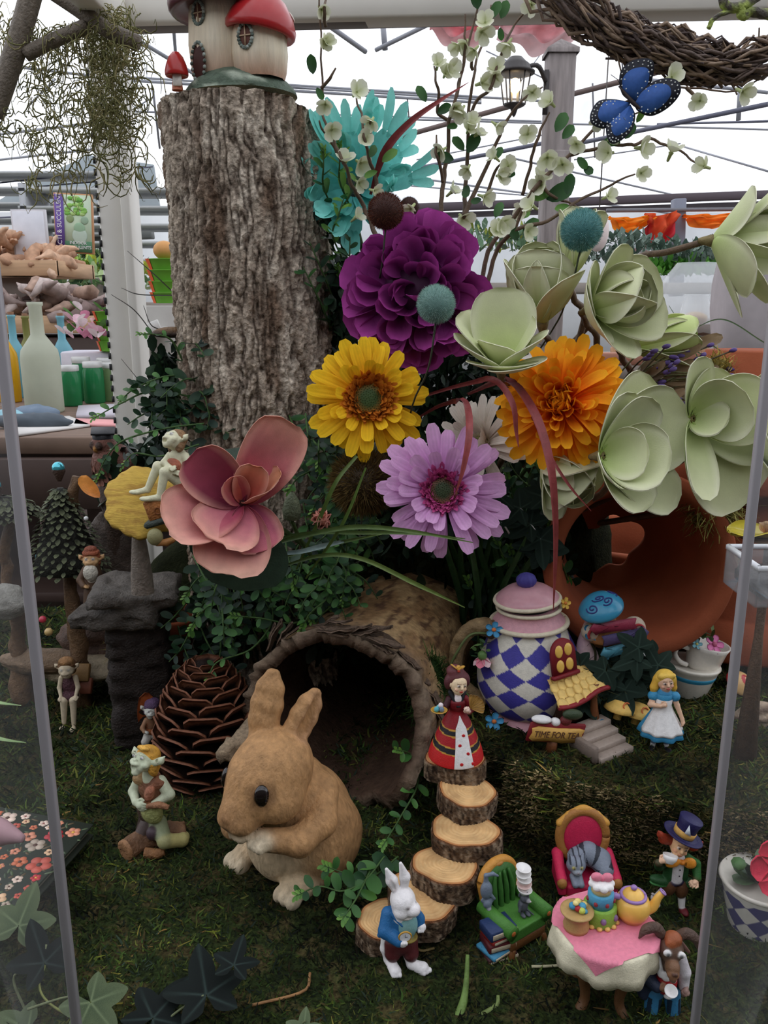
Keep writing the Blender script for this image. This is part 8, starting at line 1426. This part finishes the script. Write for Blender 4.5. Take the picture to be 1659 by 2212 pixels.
e_ = P(1502, 2200, YA); q = P(1660, 1245, .56); t = T('acrylic_bracket', 'clear shallow acrylic tray clipped to the right pane edge', 'tray', Tr(P(1700, 1243, .53))); s = mpp(t.location); cl = mat('clear_tray', (.4, .41, .42), rough=.08, alpha=.3, spec=.8); br = mat('tray_edge', C(226, 228, 232), rough=.2, spec=.8)
w, d, h = .062, .05, .026; MB().add(box(w, .002, h, (0, -d/2, 0))).add(box(w, .002, h, (0, d/2, 0))).add(box(.002, d, h, (-w/2, 0, 0))).add(box(.002, d, h, (w/2, 0, 0))).add(box(w, d, .002, (0, 0, -h/2))).obj('tray_walls', cl, t); MB().add(box(w+.002, .003, .003, (0, -d/2, h/2))).add(box(.003, d, .003, (-w/2, 0, h/2))).add(box(w, .003, .003, (0, d/2, h/2))).obj('bright_rim', br, t); MB().add(box(w*.9, d*.85, .014, (0, 0, -.004), .004), C(62, 56, 56)).obj('dark_soil', resin_rough, t)
MB().add(box(.004, .10, .004, (-w/2+.001, -.07, 0))).obj('clip_arm', cl, t)
# ---- laughing pixie with the log
GSK, YH = C(196, 204, 176), C(206, 152, 60)
def pixie_head(sk, M, open_=1., hair=None):
    o = [E((0, 0, 0), (1.0, 1.0, 1.02), sk), E((0, -.62, -.42), (.72, .6, .58), sk), E((0, -1.0, -.18), (.50, .34, .24), sk), E((0, -1.05, .08), (.2, .2, .17), sk, k=.08), E((-.62, -.55, -.2), (.36, .34, .32), sk), E((.62, -.55, -.2), (.36, .34, .32), sk), E((0, -.78, -.86), (.40, .34, .28), sk)]
    for s_ in (-1, 1): o += [E((s_*.42, -.84, .30), (.2, .12, .14), WH, k=.02), E((s_*.42, -.93, .29), (.11, .07, .11), C(40, 40, 44), k=0), K((s_*.2, -.92, .52), (s_*.66, -.76, .50), .07, .05, sk, k=.05), *chain([(s_*.9, .1, .0), (s_*1.35, .2, .25), (s_*1.62, .25, .62)], [.3, .3, .06], sk, k=.1)]
    return xf(o, M), xf([E((0, -1.22, -.50), (.36, .42, .2*open_+.02), C(120, 60, 54), k=.06), E((1.2, .02, .2), (.2, .14, .2), C(190, 140, 120), k=.05), E((-1.2, .02, .2), (.2, .14, .2), C(190, 140, 120), k=.05)], M)
q = GR(328, 1838); t = fig('laughing_pixie', 'laughing pixie figurine with orange hair kneeling on a cut log', 'figurine', 0, 0, -.45, .002, p=q+V((0, .012, 0)), sc=1.12); HM_ = Tr(-.1, -.3, 8.2)@Rx(-.38)@Rz(-.1)@Sc(1.1)
hd, hc = pixie_head(GSK, HM_); BRN = C(120, 80, 56)
pr = hd+[K((0, 0, 7.4), (0, 0, 6.4), .5, .7, GSK), *chain([(1.0, .1, 6.3), (1.75, .2, 5.2), (.9, -.7, 4.6)], [.5, .45, .34], GSK), *chain([(-1.0, -.1, 6.2), (-1.5, -.5, 5.0), (-.6, -1.25, 4.7)], [.5, .42, .32], GSK), K((.5, .0, 2.2), (1.9, -.9, 1.5), .75, .6, C(128, 136, 104)), *chain([(1.9, -.9, 1.5), (2.6, .4, 1.0), (2.3, 1.0, .8)], [.6, .55, .5], C(176, 168, 110)), K((-.4, 0, 2.2), (-.6, -1.0, 1.3), .75, .6, C(74, 60, 56)), E((.7, -.9, 1.9), (.6, .55, .6), C(66, 52, 58))]+hand((-.6, -1.25, 4.7), (.9, -.15, -.25), (-.3, -1, .3), 1.15, GSK, .5)
bp(t, 'body', pr, .075, .16, resin, cut=hc)
g = lambda v, c: c*(.7+.6*fbm(v*1.8, 3, 2)[:, None]); bp(t, 'leafy_tunic', [E((0, .1, 5.5), (1.25, .95, 1.4), BRN), E((-.8, -.3, 6.3), (.7, .6, .5), C(150, 120, 80)), E((.8, .0, 6.2), (.75, .6, .6), C(130, 84, 60)), E((.5, -.8, 5.5), (.4, .3, .8), C(176, 116, 90), (0, .4, 0)), E((.0, -.5, 4.4), (.9, .5, .4), C(140, 90, 50)), E((.35, -.45, 3.5), (1.0, .7, 1.0), C(150, 154, 96)), E((-.5, 0, 3.3), (1.0, .8, 1.4), C(74, 56, 46))], .085, .15, resin_rough, paint=g)
bp(t, 'orange_hair', xf([E((0, .25, .35), (1.12, 1.05, .95), YH), E((.7, .3, -.3), (.5, .6, .9), YH), E((-.7, .35, -.2), (.45, .55, .7), YH), E((.1, -.55, .95), (.7, .4, .25), C(220, 168, 76)), E((.1, .7, -.8), (.8, .5, .7), YH)], HM_), .075, .12, resin_rough, cut=xf([E((-.05, -.95, .1), (.75, .55, .75), YH, k=.05)], HM_), paint=g)
lgm = tube([(-.9, -2.5, .75), (-.6, -1.2, .85), (.6, .6, .8), (2.0, 1.6, .8)], [.92, .95, 1.0, .9], 16, res=30); v = lgm[0]+(fbm(lgm[0]*1.6, 3, 2)[:, None]-.5)*.5; gp_(t, 'log', (v, lgm[1]), mix(C(84, 58, 42), C(132, 96, 66), fbm(v*1.5, 3, 5)), resin_rough); dd = disc(.92, 24); dr_ = np.hypot(dd[0][:, 0], dd[0][:, 1]); gp_(t, 'cut_end', lathe([(.001, .12), (.3, .1), (.5, .14), (.7, .1), (.92, .05), (.95, -.2)], 24), C(150, 110, 76), resin_rough, Tr(-.0098, -.0258, .0075)@Rz(-.25)@Rx(pi/2)); gp_(t, 'root', tube([(.5, -1.8, .5), (1.4, -1.4, .5), (1.9, -1.0, .6)], [.5, .45, .3], 10, res=12), C(140, 98, 62), resin_rough); gp_(t, 'flute', tube([(.6, -1.2, 4.6), (1.6, -1.0, 4.9), (2.4, -.7, 4.7)], [.22, .30, .22], 8, res=10), C(150, 106, 76), resin_rough); gp_(t, 'tree_trunk', tube([(-1.2, .2, 0), (-1.0, .4, 2.0), (-.6, .5, 4.6)], [1.1, .8, .6], 12, res=16), C(60, 46, 40), resin_rough)
# ---- purple capped gnome by the pine cone, sitting fairy, reclining pixie
def pix(name, lab, p, rz, scl, sk, parts, hairc, HMx, tunic, extra=None, voxel=.09, open_=.5):
    t = T(name, lab, 'figurine', Tr(p)@Rz(rz)@Sc(scl)); hd, hc = pixie_head(sk, HMx, open_); bp(t, 'body', hd+parts, voxel, .14, resin, cut=hc); bp(t, 'tunic', tunic, voxel, .15, resin_rough, paint=g)
    bp(t, 'hair', xf([E((0, .3, .35), (1.12, 1.0, .9), hairc), E((.6, .4, -.4), (.5, .5, .8), hairc), E((-.6, .4, -.4), (.5, .5, .8), hairc)]+(extra or []), HMx), voxel, .12, resin_rough, cut=xf([E((0, -.95, .1), (.75, .5, .75), hairc, k=.05)], HMx), paint=g); return t
sk2 = C(206, 190, 162); p = GR(150, 1572)
pix('sitting_fairy', 'barefoot fairy figurine in a plum dress sitting on the rocky ledge', p+V((0, .012, -.002)), .1, .92, sk2, [*chain([(-.5, .3, 4.2), (-.55, -1.1, 4.1), (-.75, -1.3, 1.0)], [.55, .5, .3], sk2), *chain([(.6, .3, 4.2), (.65, -1.1, 4.1), (.55, -1.5, .8)], [.55, .5, .3], sk2), E((-.95, -1.8, .35), (.4, .75, .32), sk2), E((.5, -2.0, .3), (.4, .75, .32), sk2), K((0, 0, 7.6), (0, 0, 7.0), .3, .4, sk2), *chain([(-.9, 0, 6.9), (-1.2, -.3, 5.6), (-.9, -1.0, 4.7)], [.36, .3, .22], sk2), *chain([(.9, 0, 6.9), (1.2, -.3, 5.6), (1.0, -1.0, 4.7)], [.36, .3, .22], sk2)]+hand((-.9, -1.0, 4.7), (-.1, -.6, -.3), (0, 0, 1), .8, sk2)+hand((1.0, -1.0, 4.7), (.1, -.6, -.3), (0, 0, 1), .8, sk2),
    C(120, 84, 56), Tr(0, -.3, 8.4)@Rx(.25)@Sc(.95), [E((0, .1, 5.8), (1.0, .75, 1.4), C(92, 58, 66)), E((0, -.3, 4.4), (1.2, 1.0, .7), C(84, 52, 60))], [E((0, .2, 1.1), (.9, .8, .4), C(150, 110, 70)), E((.7, 0, .9), (.3, .3, .5), C(160, 120, 76)), E((-.7, 0, .9), (.3, .3, .5), C(160, 120, 76))], open_=.15)
p = GR(322, 1642); t = pix('purple_cap_gnome', 'gnome figurine in a purple cap leaning against the pine cone', p+V((0, .02, 0)), .3, .72, C(206, 206, 196), [K((0, 0, 6.0), (0, 0, 4.5), .7, .9, C(120, 84, 60)), *chain([(-.8, 0, 5.6), (-1.5, -.6, 4.6), (-1.2, -1.2, 4.2)], [.4, .36, .3], C(150, 110, 80)), *chain([(.4, 0, 3.2), (.7, -1.5, 2.6), (.5, -1.6, .6)], [.8, .6, .4], C(176, 168, 156)), *chain([(-.5, 0, 3.2), (-1.2, -1.4, 2.6), (-1.2, -1.5, .6)], [.8, .6, .4], C(190, 186, 176)), E((-1.9, -1.9, .4), (.9, .5, .35), C(56, 60, 76)), E((.4, -1.9, .3), (.4, .8, .32), C(56, 60, 76))]+hand((-1.2, -1.2, 4.2), (.6, -.4, 0), (0, 0, 1), .8, C(206, 206, 196)), C(96, 70, 96), Tr(0, -.3, 7.4)@Rx(.2)@Ry(.2), [E((0, .2, 4.8), (1.2, .9, 1.5), C(132, 76, 46)), E((0, -.5, 3.8), (1.0, .7, .6), C(150, 84, 44))], [E((.1, .3, .9), (1.2, 1.1, .7), C(96, 72, 104)), E((.4, .4, 1.4), (.8, .8, .5), C(90, 66, 98))], open_=.1)
gp_(t, 'autumn_leaf', petal(7.5, 2.6, .0, .15, .1, n=10, m=7, rip=.06, th=.08), C(166, 84, 40), resin, Tr(-.012, .012, .025)@Ry(-pi/2+.1)@Rx(pi/2))
fp_ = P(282, 1090, .80); s = mpp(fp_)
t = T('bracket_toadstool', 'large flat yellow toadstool on a grey stem under the reclining pixie', 'toadstool', (P(308, 1270, .83).x, .83, P(308, 1280, .83).z))
cc = V((P(318, 1085, .81).x, .815, P(318, 1085, .81).z))-t.location; n1, n2 = 14, 90; rr, aa = np.meshgrid(np.linspace(.02, 1, n1), np.linspace(0, 2*pi, n2, endpoint=False), indexing='ij'); ed = 1+.06*np.sin(aa*3+1)+.04*np.sin(aa*7)+.02*np.sin(aa*19); X = rr*ed*100*s*np.cos(aa); Y2 = rr*ed*84*s*np.sin(aa)
topv = np.stack([X, Y2, .005*np.sin(rr*3)+0*X], -1).reshape(-1, 3); botv = topv-np.array([0, 0, .005]); f1 = gridf(n1, n2, False, True); CMx = Tr(cc)@Ry(.12)@Rx(.86); yc = mix(C(196, 162, 72), C(170, 132, 60), sstep(.5, .7, fbm(topv*np.array([60, 300, 60]), 3, 3))); e0 = (n1-1)*n2+np.arange(n2); e1 = (n1-1)*n2+(np.arange(n2)+1) % n2
mb = MB(); mb.add((np.vstack([topv, botv]), [f1, f1[:, ::-1]+len(topv), np.stack([e0, e0+len(topv), e1+len(topv), e1], 1)]), np.vstack([yc, yc*.8])); mb.obj('yellow_cap', mat('toadstool_skin', rough=.8, ns=120, na=.15, bump=.6, bs=160, stretch=(1, 4, 1)), t, CMx)
MB().add(lathe([(26*s, 0), (24*s, .02), (15*s, cc.z*.6), (13*s, cc.z-.012), (.001, cc.z-.01)], 20), C(122, 112, 102)).obj('stem', resin_rough, t)
sk3 = C(214, 212, 180); p = P(388, 1100, .795)
t = pix('reclining_pixie', 'pale green pixie figurine leaning back on the yellow toadstool', p, -.35, .96, sk3, [K((.2, .2, 3.6), (.0, .3, 5.6), .9, .85, sk3), *chain([(-.1, -.1, 3.2), (-1.6, -1.0, 4.6), (-2.6, -1.6, 2.2), (-3.4, -2.1, 2.0)], [.6, .5, .34, .3], sk3), *chain([(.3, -.3, 3.0), (-.4, -1.6, 4.2), (-.9, -2.0, 1.6), (-1.9, -2.5, 1.5)], [.6, .5, .36, .3], sk3), E((-3.7, -2.3, 2.0), (.62, .35, .26), sk3), E((-2.2, -2.7, 1.5), (.62, .35, .26), sk3), *chain([(.9, .2, 5.6), (1.7, .0, 4.6), (1.0, -.7, 4.0)], [.42, .36, .28], sk3), *chain([(-.8, .1, 5.6), (-.9, -.9, 5.0), (.0, -1.2, 4.6)], [.40, .34, .26], sk3), K((.3, .4, 3.4), (.6, .6, .2), 1.05, .85, C(206, 198, 150))]+hand((1.0, -.7, 4.0), (-.6, -.6, .2), (0, -.5, .8), .9, sk3)+hand((.0, -1.2, 4.6), (.7, -.4, 0), (0, -.5, .8), .9, sk3), C(140, 108, 76), Tr(-.1, .0, 7.2)@Rx(-.55)@Rz(-.35), [E((-.1, -.55, 4.7), (.95, .5, .75), C(170, 100, 76)), E((.2, .1, 3.2), (.9, .7, .5), C(206, 180, 170))], open_=.8)
q = P(335, 1160, .775); t = T('snail_figurine', 'small snail figurine with a round olive shell on the yellow toadstool', 'figurine', q); s_ = mpp(q)*100; bp(t, 'shell', [E((0, 0, 0), (17*s_, 15*s_, 19*s_), C(140, 136, 96))], .06, 0); bp(t, 'body', [*chain([(4*s_, 0, -14*s_), (24*s_, 0, -12*s_), (38*s_, -.1, -6*s_)], [.3, .36, .3], C(160, 110, 60)), K((38*s_, -.1, -4*s_), (44*s_, -.1, 8*s_), .1, .06, C(160, 110, 60))], .06, .1)
q = P(338, 1098, .785); t = T('bird_house', 'tiny orange brown birdhouse with a slate roof on the yellow toadstool', 'fairy house', Tr(q)@Ry(-.3)); s_ = mpp(q); MB().add(box(40*s_, 30*s_, 44*s_, b=.001), C(166, 106, 56)).obj('walls', resin_rough, t); MB().add(tube([(6*s_+7*s_*math.cos(a), -16*s_, 7*s_*math.sin(a)-4*s_) for a in np.linspace(0, 6.28, 16)], 1.5*s_, 5), C(120, 70, 36)).obj('ring', resin, t); MB().add(box(70*s_, 40*s_, 14*s_, (0, 0, -28*s_), .002), C(60, 68, 62)).obj('slate_base', resin_rough, t)
# ---- owl with a graduation cap, gazing globes, tree figurines, ledge
q = P(240, 1040, 1.05); t = T('owl_figurine', 'brown owl figurine wearing a black mortarboard cap', 'figurine', Tr(q.x, q.y, q.z)@Rz(-.5)); s_ = mpp(q)*100; BO = C(118, 78, 66)
bp(t, 'body', [E((0, 0, 38*s_), (40*s_, 34*s_, 46*s_), BO), E((-6*s_, -6*s_, 80*s_), (27*s_, 26*s_, 25*s_), BO), *chain([(20*s_, 6*s_, 60*s_), (52*s_, 10*s_, 40*s_), (74*s_, 14*s_, 4*s_)], [24*s_, 24*s_, 8*s_], C(110, 72, 62)), E((-14*s_, -30*s_, 82*s_), (8*s_, 4*s_, 8*s_), C(60, 40, 30)), E((6*s_, -31*s_, 82*s_), (8*s_, 4*s_, 8*s_), C(60, 40, 30)), E((-4*s_, -32*s_, 74*s_), (4*s_, 5*s_, 6*s_), C(170, 120, 60)), K((-10*s_, -14*s_, 0), (-10*s_, -22*s_, -10*s_), 8*s_, 6*s_, C(160, 100, 60)), K((12*s_, -14*s_, 0), (12*s_, -22*s_, -10*s_), 8*s_, 6*s_, C(160, 100, 60))], .12, .3, resin_rough); fm = MB().add(sc_(petal(16*s_, 13*s_, 0, -.2, .1, n=5, m=5, th=.05))).mesh('feather', mat('owl_feather', C(136, 92, 78), rough=.7, ns=200, na=.2))
for i in range(60): z = 8+i*1.15; a = i*2.4; rr_ = math.sqrt(max(.05, 1-((z-38)/48)**2)); ob('feather', fm, t, Tr(40*s_*rr_*math.cos(a)*.01, 34*s_*rr_*math.sin(a)*.01, z*s_*.01)@Rz(a)@Ry(pi/2*.95))
gp_(t, 'mortarboard', box(48*s_, 48*s_, 4*s_, (0, 0, 0), .03), C(36, 36, 40), resin, Tr(-.06*s_, -.06*s_, 1.10*s_)@Ry(.15)@Rx(.1)@Rz(.8)); gp_(t, 'cap_band', lathe([(22*s_, 92*s_), (23*s_, 108*s_), (.001, 108*s_)], 20), C(40, 40, 44), resin, Tr(-.06*s_, -.06*s_, 0)); MB().add(lathe([(.02, -q.z), (.012, -.05), (.02, -.004), (.001, -.004)], 16), C(70, 54, 44)).obj('perch', resin_rough, t)
globe = mat('teal_gazing_ball', C(90, 190, 206), rough=.06, met=.55, spec=.8)
def treefig(u, vb, Y, hpx, lab, crown, crad, gl, sd):
    b_ = P(u, vb, Y); zb_ = b_.z; b_.z = gzf(b_.x, b_.y)-.003; s_ = mpp(P(u, vb-hpx/2, Y)); up_ = (zb_-b_.z)/s_*.97; crown = (crown[0], crown[1], crown[2]+up_, crown[3]+up_, crown[4]); gl = [(a, b+up_, c) for a, b, c in gl]; t = T('tree_figurine', lab, 'figurine', b_); k = random.Random(sd); top_ = P(u, vb-hpx, Y)-b_
    g_ = tube([(0, 0, 0), (.004, 0, top_.z*.35), (-.004, .004, top_.z*.7), (top_.x, 0, top_.z)], [26*s_, 17*s_, 13*s_, 11*s_], 16, res=40); v = g_[0]+(fbm(g_[0]*60, 3, sd)[:, None]-.5)*.012; MB().add((v, g_[1]), mix(C(84, 62, 46), C(134, 104, 74), fbm(v*90, 3, sd+2))).obj('trunk', resin_rough, t)
    lm_ = MB().add(petal(14*s_, 10*s_, .2, -.4, .15, n=5, m=5, th=.0006, c0=C(60, 66, 48), c1=C(110, 116, 82))).mesh('leaf', resin_rough); gN = crown[4]; mb = MB(); lg_ = petal(14*s_, 10*s_, .2, -.4, .15, n=4, m=3, c0=C(56, 62, 46), c1=C(104, 110, 80))
    for i in range(gN):
        f = (i+.5)/gN; a = i*2.39996; z = crown[2]+(crown[3]-crown[2])*f; r_ = crad(f)*s_; x, y = crown[0]*s_+r_*math.cos(a), r_*.8*math.sin(a)-.0; M = Tr(x, y, z*s_)@Rz(a+k.uniform(-.4, .4))@Ry(k.uniform(.1, .8))@Sc(k.uniform(.8, 1.3)); mb.add((lg_[0], lg_[1]), lg_[2]*k.uniform(.6, 1.2), M)
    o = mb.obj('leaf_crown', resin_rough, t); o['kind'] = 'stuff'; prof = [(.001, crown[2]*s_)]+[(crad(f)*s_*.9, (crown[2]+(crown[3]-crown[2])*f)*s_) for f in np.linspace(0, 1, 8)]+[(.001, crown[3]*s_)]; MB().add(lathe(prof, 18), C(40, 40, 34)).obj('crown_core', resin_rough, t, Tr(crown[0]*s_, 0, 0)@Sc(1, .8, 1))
    for (gx_, gz_, r_) in gl: MB().add(sphere((0, 0, 0), r_*s_, 20, 14)).obj('gazing_ball', globe, t, Tr(gx_*s_, -.018 if gz_ < hpx*.75 else 0, gz_*s_)); MB().add(lathe([(4*s_, -r_*s_*2.2), (r_*s_*1.1, -r_*s_*.6), (r_*s_*1.05, -r_*s_*.2)], 12), C(74, 54, 44)).obj('claw_holder', resin_rough, t, Tr(gx_*s_, -.018 if gz_ < hpx*.75 else 0, gz_*s_))
    return t, s_, b_
t, s_, b_ = treefig(168, 1445, .98, 415, 'tall pointed tree figurine with leafy cone crown and teal globes', (0, 0, 235, 415, 330), lambda f: 74*(1-f)**.8+8, ((0, 458, 13), (-55, 262, 13)), 3)
bp(t, 'bark_face', [E((0, -1.6, 20), (2.2, 1.6, 5.5), C(122, 92, 62)), K((-1.2, -2.6, 26), (1.0, -2.8, 27), .8, .6, C(134, 104, 72)), E((0.2, -3.2, 24), (.7, .9, 1.2), C(140, 108, 76)), *chain([(-2.2, -1.6, 14), (-3.2, -2.8, 9), (-2.6, -3.2, 4)], [1.4, 1.2, .9], C(120, 92, 64)), *chain([(1.2, -1.8, 13), (1.0, -3.4, 9), (2.6, -3.6, 4)], [1.3, 1.2, .8], C(126, 96, 66))], .26, .6, resin_rough, paint=lambda v, c: c*(.55+.9*fbm(v*1.3, 3, 2)[:, None]), M=Sc(s_*100/6.2))
gp_(t, 'book', box(3.0, .8, 2.2, b=.1), C(140, 108, 66), resin, Tr(.010, -.026, 104*s_)@Rx(-.5)); gp_(t, 'book', box(3.2, .8, 2.0, b=.1), C(120, 66, 46), resin, Tr(.012, -.030, 76*s_)@Rx(-.5))
q = P(200, 1225, .93); pix('wizard_figurine', 'white bearded wizard figurine leaning on the pointed tree figurine', V((q.x, q.y, q.z-.05)), .1, .9, C(196, 156, 110), [K((0, 0, 5.5), (0, 0, .5), 1.0, 1.6, C(84, 62, 46)), *chain([(-.9, 0, 5.3), (-1.6, -.6, 4.0), (-1.0, -1.3, 3.4)], [.5, .45, .4], C(90, 66, 48))]+hand((-1.0, -1.3, 3.4), (.6, -.4, 0), (0, 0, 1), .8, C(196, 156, 110)), C(150, 84, 56), Tr(0, -.3, 6.7), [E((0, -1.25, 5.2), (.95, .6, 1.15), C(206, 200, 186)), E((0, -.9, 4.2), (.6, .4, .7), C(196, 188, 176)), E((0, .1, 3.4), (1.3, 1.0, 2.4), C(92, 66, 48))], [E((0, .1, .9), (1.1, 1.05, .55), C(160, 88, 60)), E((0, .1, 1.4), (.8, .8, .4), C(130, 70, 50))], open_=.1)
t2, s2, b2 = treefig(36, 1400, .98, 320, 'short tree figurine with a flat leafy crown beside the left acrylic edge', (0, 0, 300, 348, 200), lambda f: 84*(1-f)**.35*(.55+.9*min(f*3, .5)), ((-8, 372, 14),), 7)
bp(t2, 'bark_arms', [*chain([(0, -1, 14), (3, -2.4, 11), (7, -2.6, 9)], [1.3, 1.0, .5], C(122, 94, 68)), *chain([(0, -1.2, 12), (-2.4, -3, 9), (-2, -3.4, 4)], [1.4, 1.1, .8], C(116, 90, 64)), E((0, -1.6, 10), (2.4, 1.5, 6), C(126, 96, 68))], .3, .7, resin_rough, paint=lambda v, c: c*(.55+.9*fbm(v*1.3, 3, 5)[:, None]), M=Sc(s2*100/5.8))
q0 = P(300, 1278, .85); zt_ = q0.z; pr = [B((q0.x-.015, .885, zt_-.012), (.047, .04, .010), C(92, 86, 80), (0, .06, .2), rd=.008), B((q0.x-.03, .89, zt_-.036), (.05, .04, .012), C(78, 72, 66), (0, -.05, -.1), rd=.008), B((q0.x-.02, .90, zt_*.4), (.035, .035, zt_*.42), C(44, 36, 32), (0, 0, .3), rd=.012)]
g_ = blob(pr, .005, k=.006); v_ = g_[0]+(fbm(g_[0]*np.array([50, 50, 140]), 4, 3)[:, None]-.5)*.014; tag(MB().add((v_, g_[1], g_[2]*(.5+.9*fbm(v_*np.array([60, 60, 240]), 3, 6)[:, None]))).obj('slate_rock', resin_rough), 'layered grey slate rock under the yellow toadstool stem', 'rock')
for (u, v, Y, r_, cc, nm, lab, cat) in ((185, 1440, 1.0, (.07, .035, .015), (150, 136, 112), 'rock_ledge', 'layered tan stone ledge behind the sitting fairy', 'rock'), (85, 1428, .98, (.05, .02, .015), (126, 104, 82), 'driftwood_branch', 'brown driftwood branch lying left of the stone ledge', 'driftwood'), (215, 1395, 1.04, (.05, .03, .05), (86, 64, 52), 'dark_rock', 'dark brown rock mound under the wizard books', 'rock'), (15, 1300, .95, (.028, .02, .022), (160, 158, 150), 'pale_stone', 'pale grey stone at the left edge behind the acrylic pane', 'rock'), (250, 1250, 1.06, (.04, .03, .09), (74, 62, 54), 'dark_rock', 'tall dark rock behind the toadstool stem', 'rock')):
    q = P(u, v, Y); g_ = sphere((0, 0, 0), r_, 48, 32); w = (fbm(g_[0]*np.array([30, 30, 90]), 4, u)-.5); v_ = g_[0]*(1+.55*w[:, None]); zb = gzf(q.x, q.y); o = MB().add((v_, g_[1]), np.array(C(*cc))*(.6+.8*fbm(v_*np.array([40, 40, 200]), 3, u+1)[:, None])).obj(nm, resin_rough, None, Tr(q.x, q.y, max(q.z, zb+r_[2]*.5))); tag(o, lab, cat)
for (u, v, Y, r_, cc, lab) in ((105, 1365, .93, 9, (196, 166, 110), 'cream bead lying by the driftwood branch'), (92, 1338, .94, 8, (190, 60, 80), 'pink red bead behind the left acrylic edge'), (186, 1120, .94, 5, (220, 220, 220), 'white bead on the pointed tree figurine crown')): q = P(u, v, Y-.03); tag(MB().add(sphere((0, 0, 0), r_*mpp(q), 14, 10), C(*cc)).obj('bead', resin_gloss, None, Tr(q)), lab, 'bead')
MB_ = MB().add(petal(.03, .016, .1, .2, .1, rip=.1, n=10, m=7, c0=C(214, 130, 60), c1=C(226, 150, 70))); tag(MB_.obj('orange_leaf', leaf_m, None, frame(P(216, 1074, .85), (-.2, -1, .3), roll=2.4)), 'small orange leaf poking out left of the yellow toadstool', 'leaf')
br_ = T('bracket_fungus', 'dark bracket fungus on the left side of the trunk', 'fungus', P(372, 722, .98)); s_ = mpp(br_.location); v = sphere((0, 0, 0), (44*s_, 30*s_, 16*s_), 30, 16); vv = v[0].copy(); vv[:, 2] = np.where(vv[:, 2] < 0, vv[:, 2]*.5, vv[:, 2]); MB().add((vv, v[1]), mix(C(52, 38, 32), C(120, 90, 56), sstep(.0, .016*.5, vv[:, 2]))).obj('cap', resin_rough, br_)
# ---- floral notebook at the left
c4 = [GR(-150, 1770), GR(204, 1838), GR(-20, 2040), GR(-300, 1960)]
pA, pB = GR(206, 1832), GR(52, 2010); ez = (pA-pB); ez.z = 0; L = ez.length*1.0; ang = math.atan2(ez.y, ez.x); w = .16; th_ = .011
bk = T('floral_notebook', 'thick notebook with a dark floral cover lying at the left edge', 'book', Tr(V((pB.x, pB.y, .012)))@Rz(ang)@Rx(.05)); L *= 1.25; off = -L*.2
FC = mat('notebook_cover', rough=.45, ns=60, na=.1); MB().add(box(L, w, .0022, (L/2+off, w/2, th_), .0006), C(52, 58, 50)).obj('front_cover', FC, bk); MB().add(box(L, w, .0022, (L/2+off, w/2, 0), .0006), C(52, 58, 50)).obj('back_cover', FC, bk); MB().add(box(L*.97, w*.96, th_-.003, (L/2+off, w/2+.002, th_/2), .0005), C(150, 148, 134)).obj('page_block', plain, bk); mb = MB(); k = random.Random(9)
cols_ = [(206, 96, 80), (226, 150, 120), (240, 214, 196), (190, 172, 154), (196, 60, 66), (214, 120, 84), (232, 190, 150)]; used = []
for i in range(420):
    r_ = k.choice([.0095, .012, .0075, .005, .004]); x, y = k.uniform(off+r_, L+off-r_), k.uniform(r_, w-r_)
    if any((x-a)**2+(y-b)**2 < (r_+c)**2*.82 for a, b, c in used): continue
    used.append((x, y, r_)); cc = C(*k.choice(cols_)); a0 = k.uniform(0, 6); z = th_+.00112
    for j in range(5): a = a0+j*2*pi/5; mb.add(sphere((x+r_*.55*math.cos(a), y+r_*.55*math.sin(a), z), (r_*.46, r_*.46, .0002), 10, 4), cc*k.uniform(.85, 1.1))
    mb.add(sphere((x, y, z+.0001), (r_*.25, r_*.25, .0002), 8, 4), C(*k.choice([(230, 180, 80), (140, 50, 50), (90, 60, 50)])))
for i in range(260): mb.add(sphere((k.uniform(off, L+off), k.uniform(0, w), th_+.00108), (k.uniform(.002, .005), .0014, .0001), 8, 4, rot=Rz(k.uniform(0, 3))), C(*k.choice([(84, 100, 70), (66, 80, 60), (100, 84, 60)])))
mb.obj('printed_flowers', FC, bk); tag(MB().add(tube([P(-40, 1795, .575), P(5, 1800, .57), P(50, 1812, .565)], [.016, .010, .003], 10, res=12), C(176, 140, 146)).obj('pink_cloth', plain), 'dusty pink cloth corner behind the floral notebook', 'cloth')
for (u, v, lab) in ((-20, 1510, 'pale green leaf tip at the left frame edge'), (-10, 1590, 'lower pale green leaf tip at the left frame edge')): tag(MB().add(ribbon([P(u-10, v, .7), P(u+20, v+8, .69), P(u+66, v+14, .69)], [.006, .005, .001], 10), C(140, 170, 110)).obj('leaf_tip', leaf_m), lab, 'leaf')
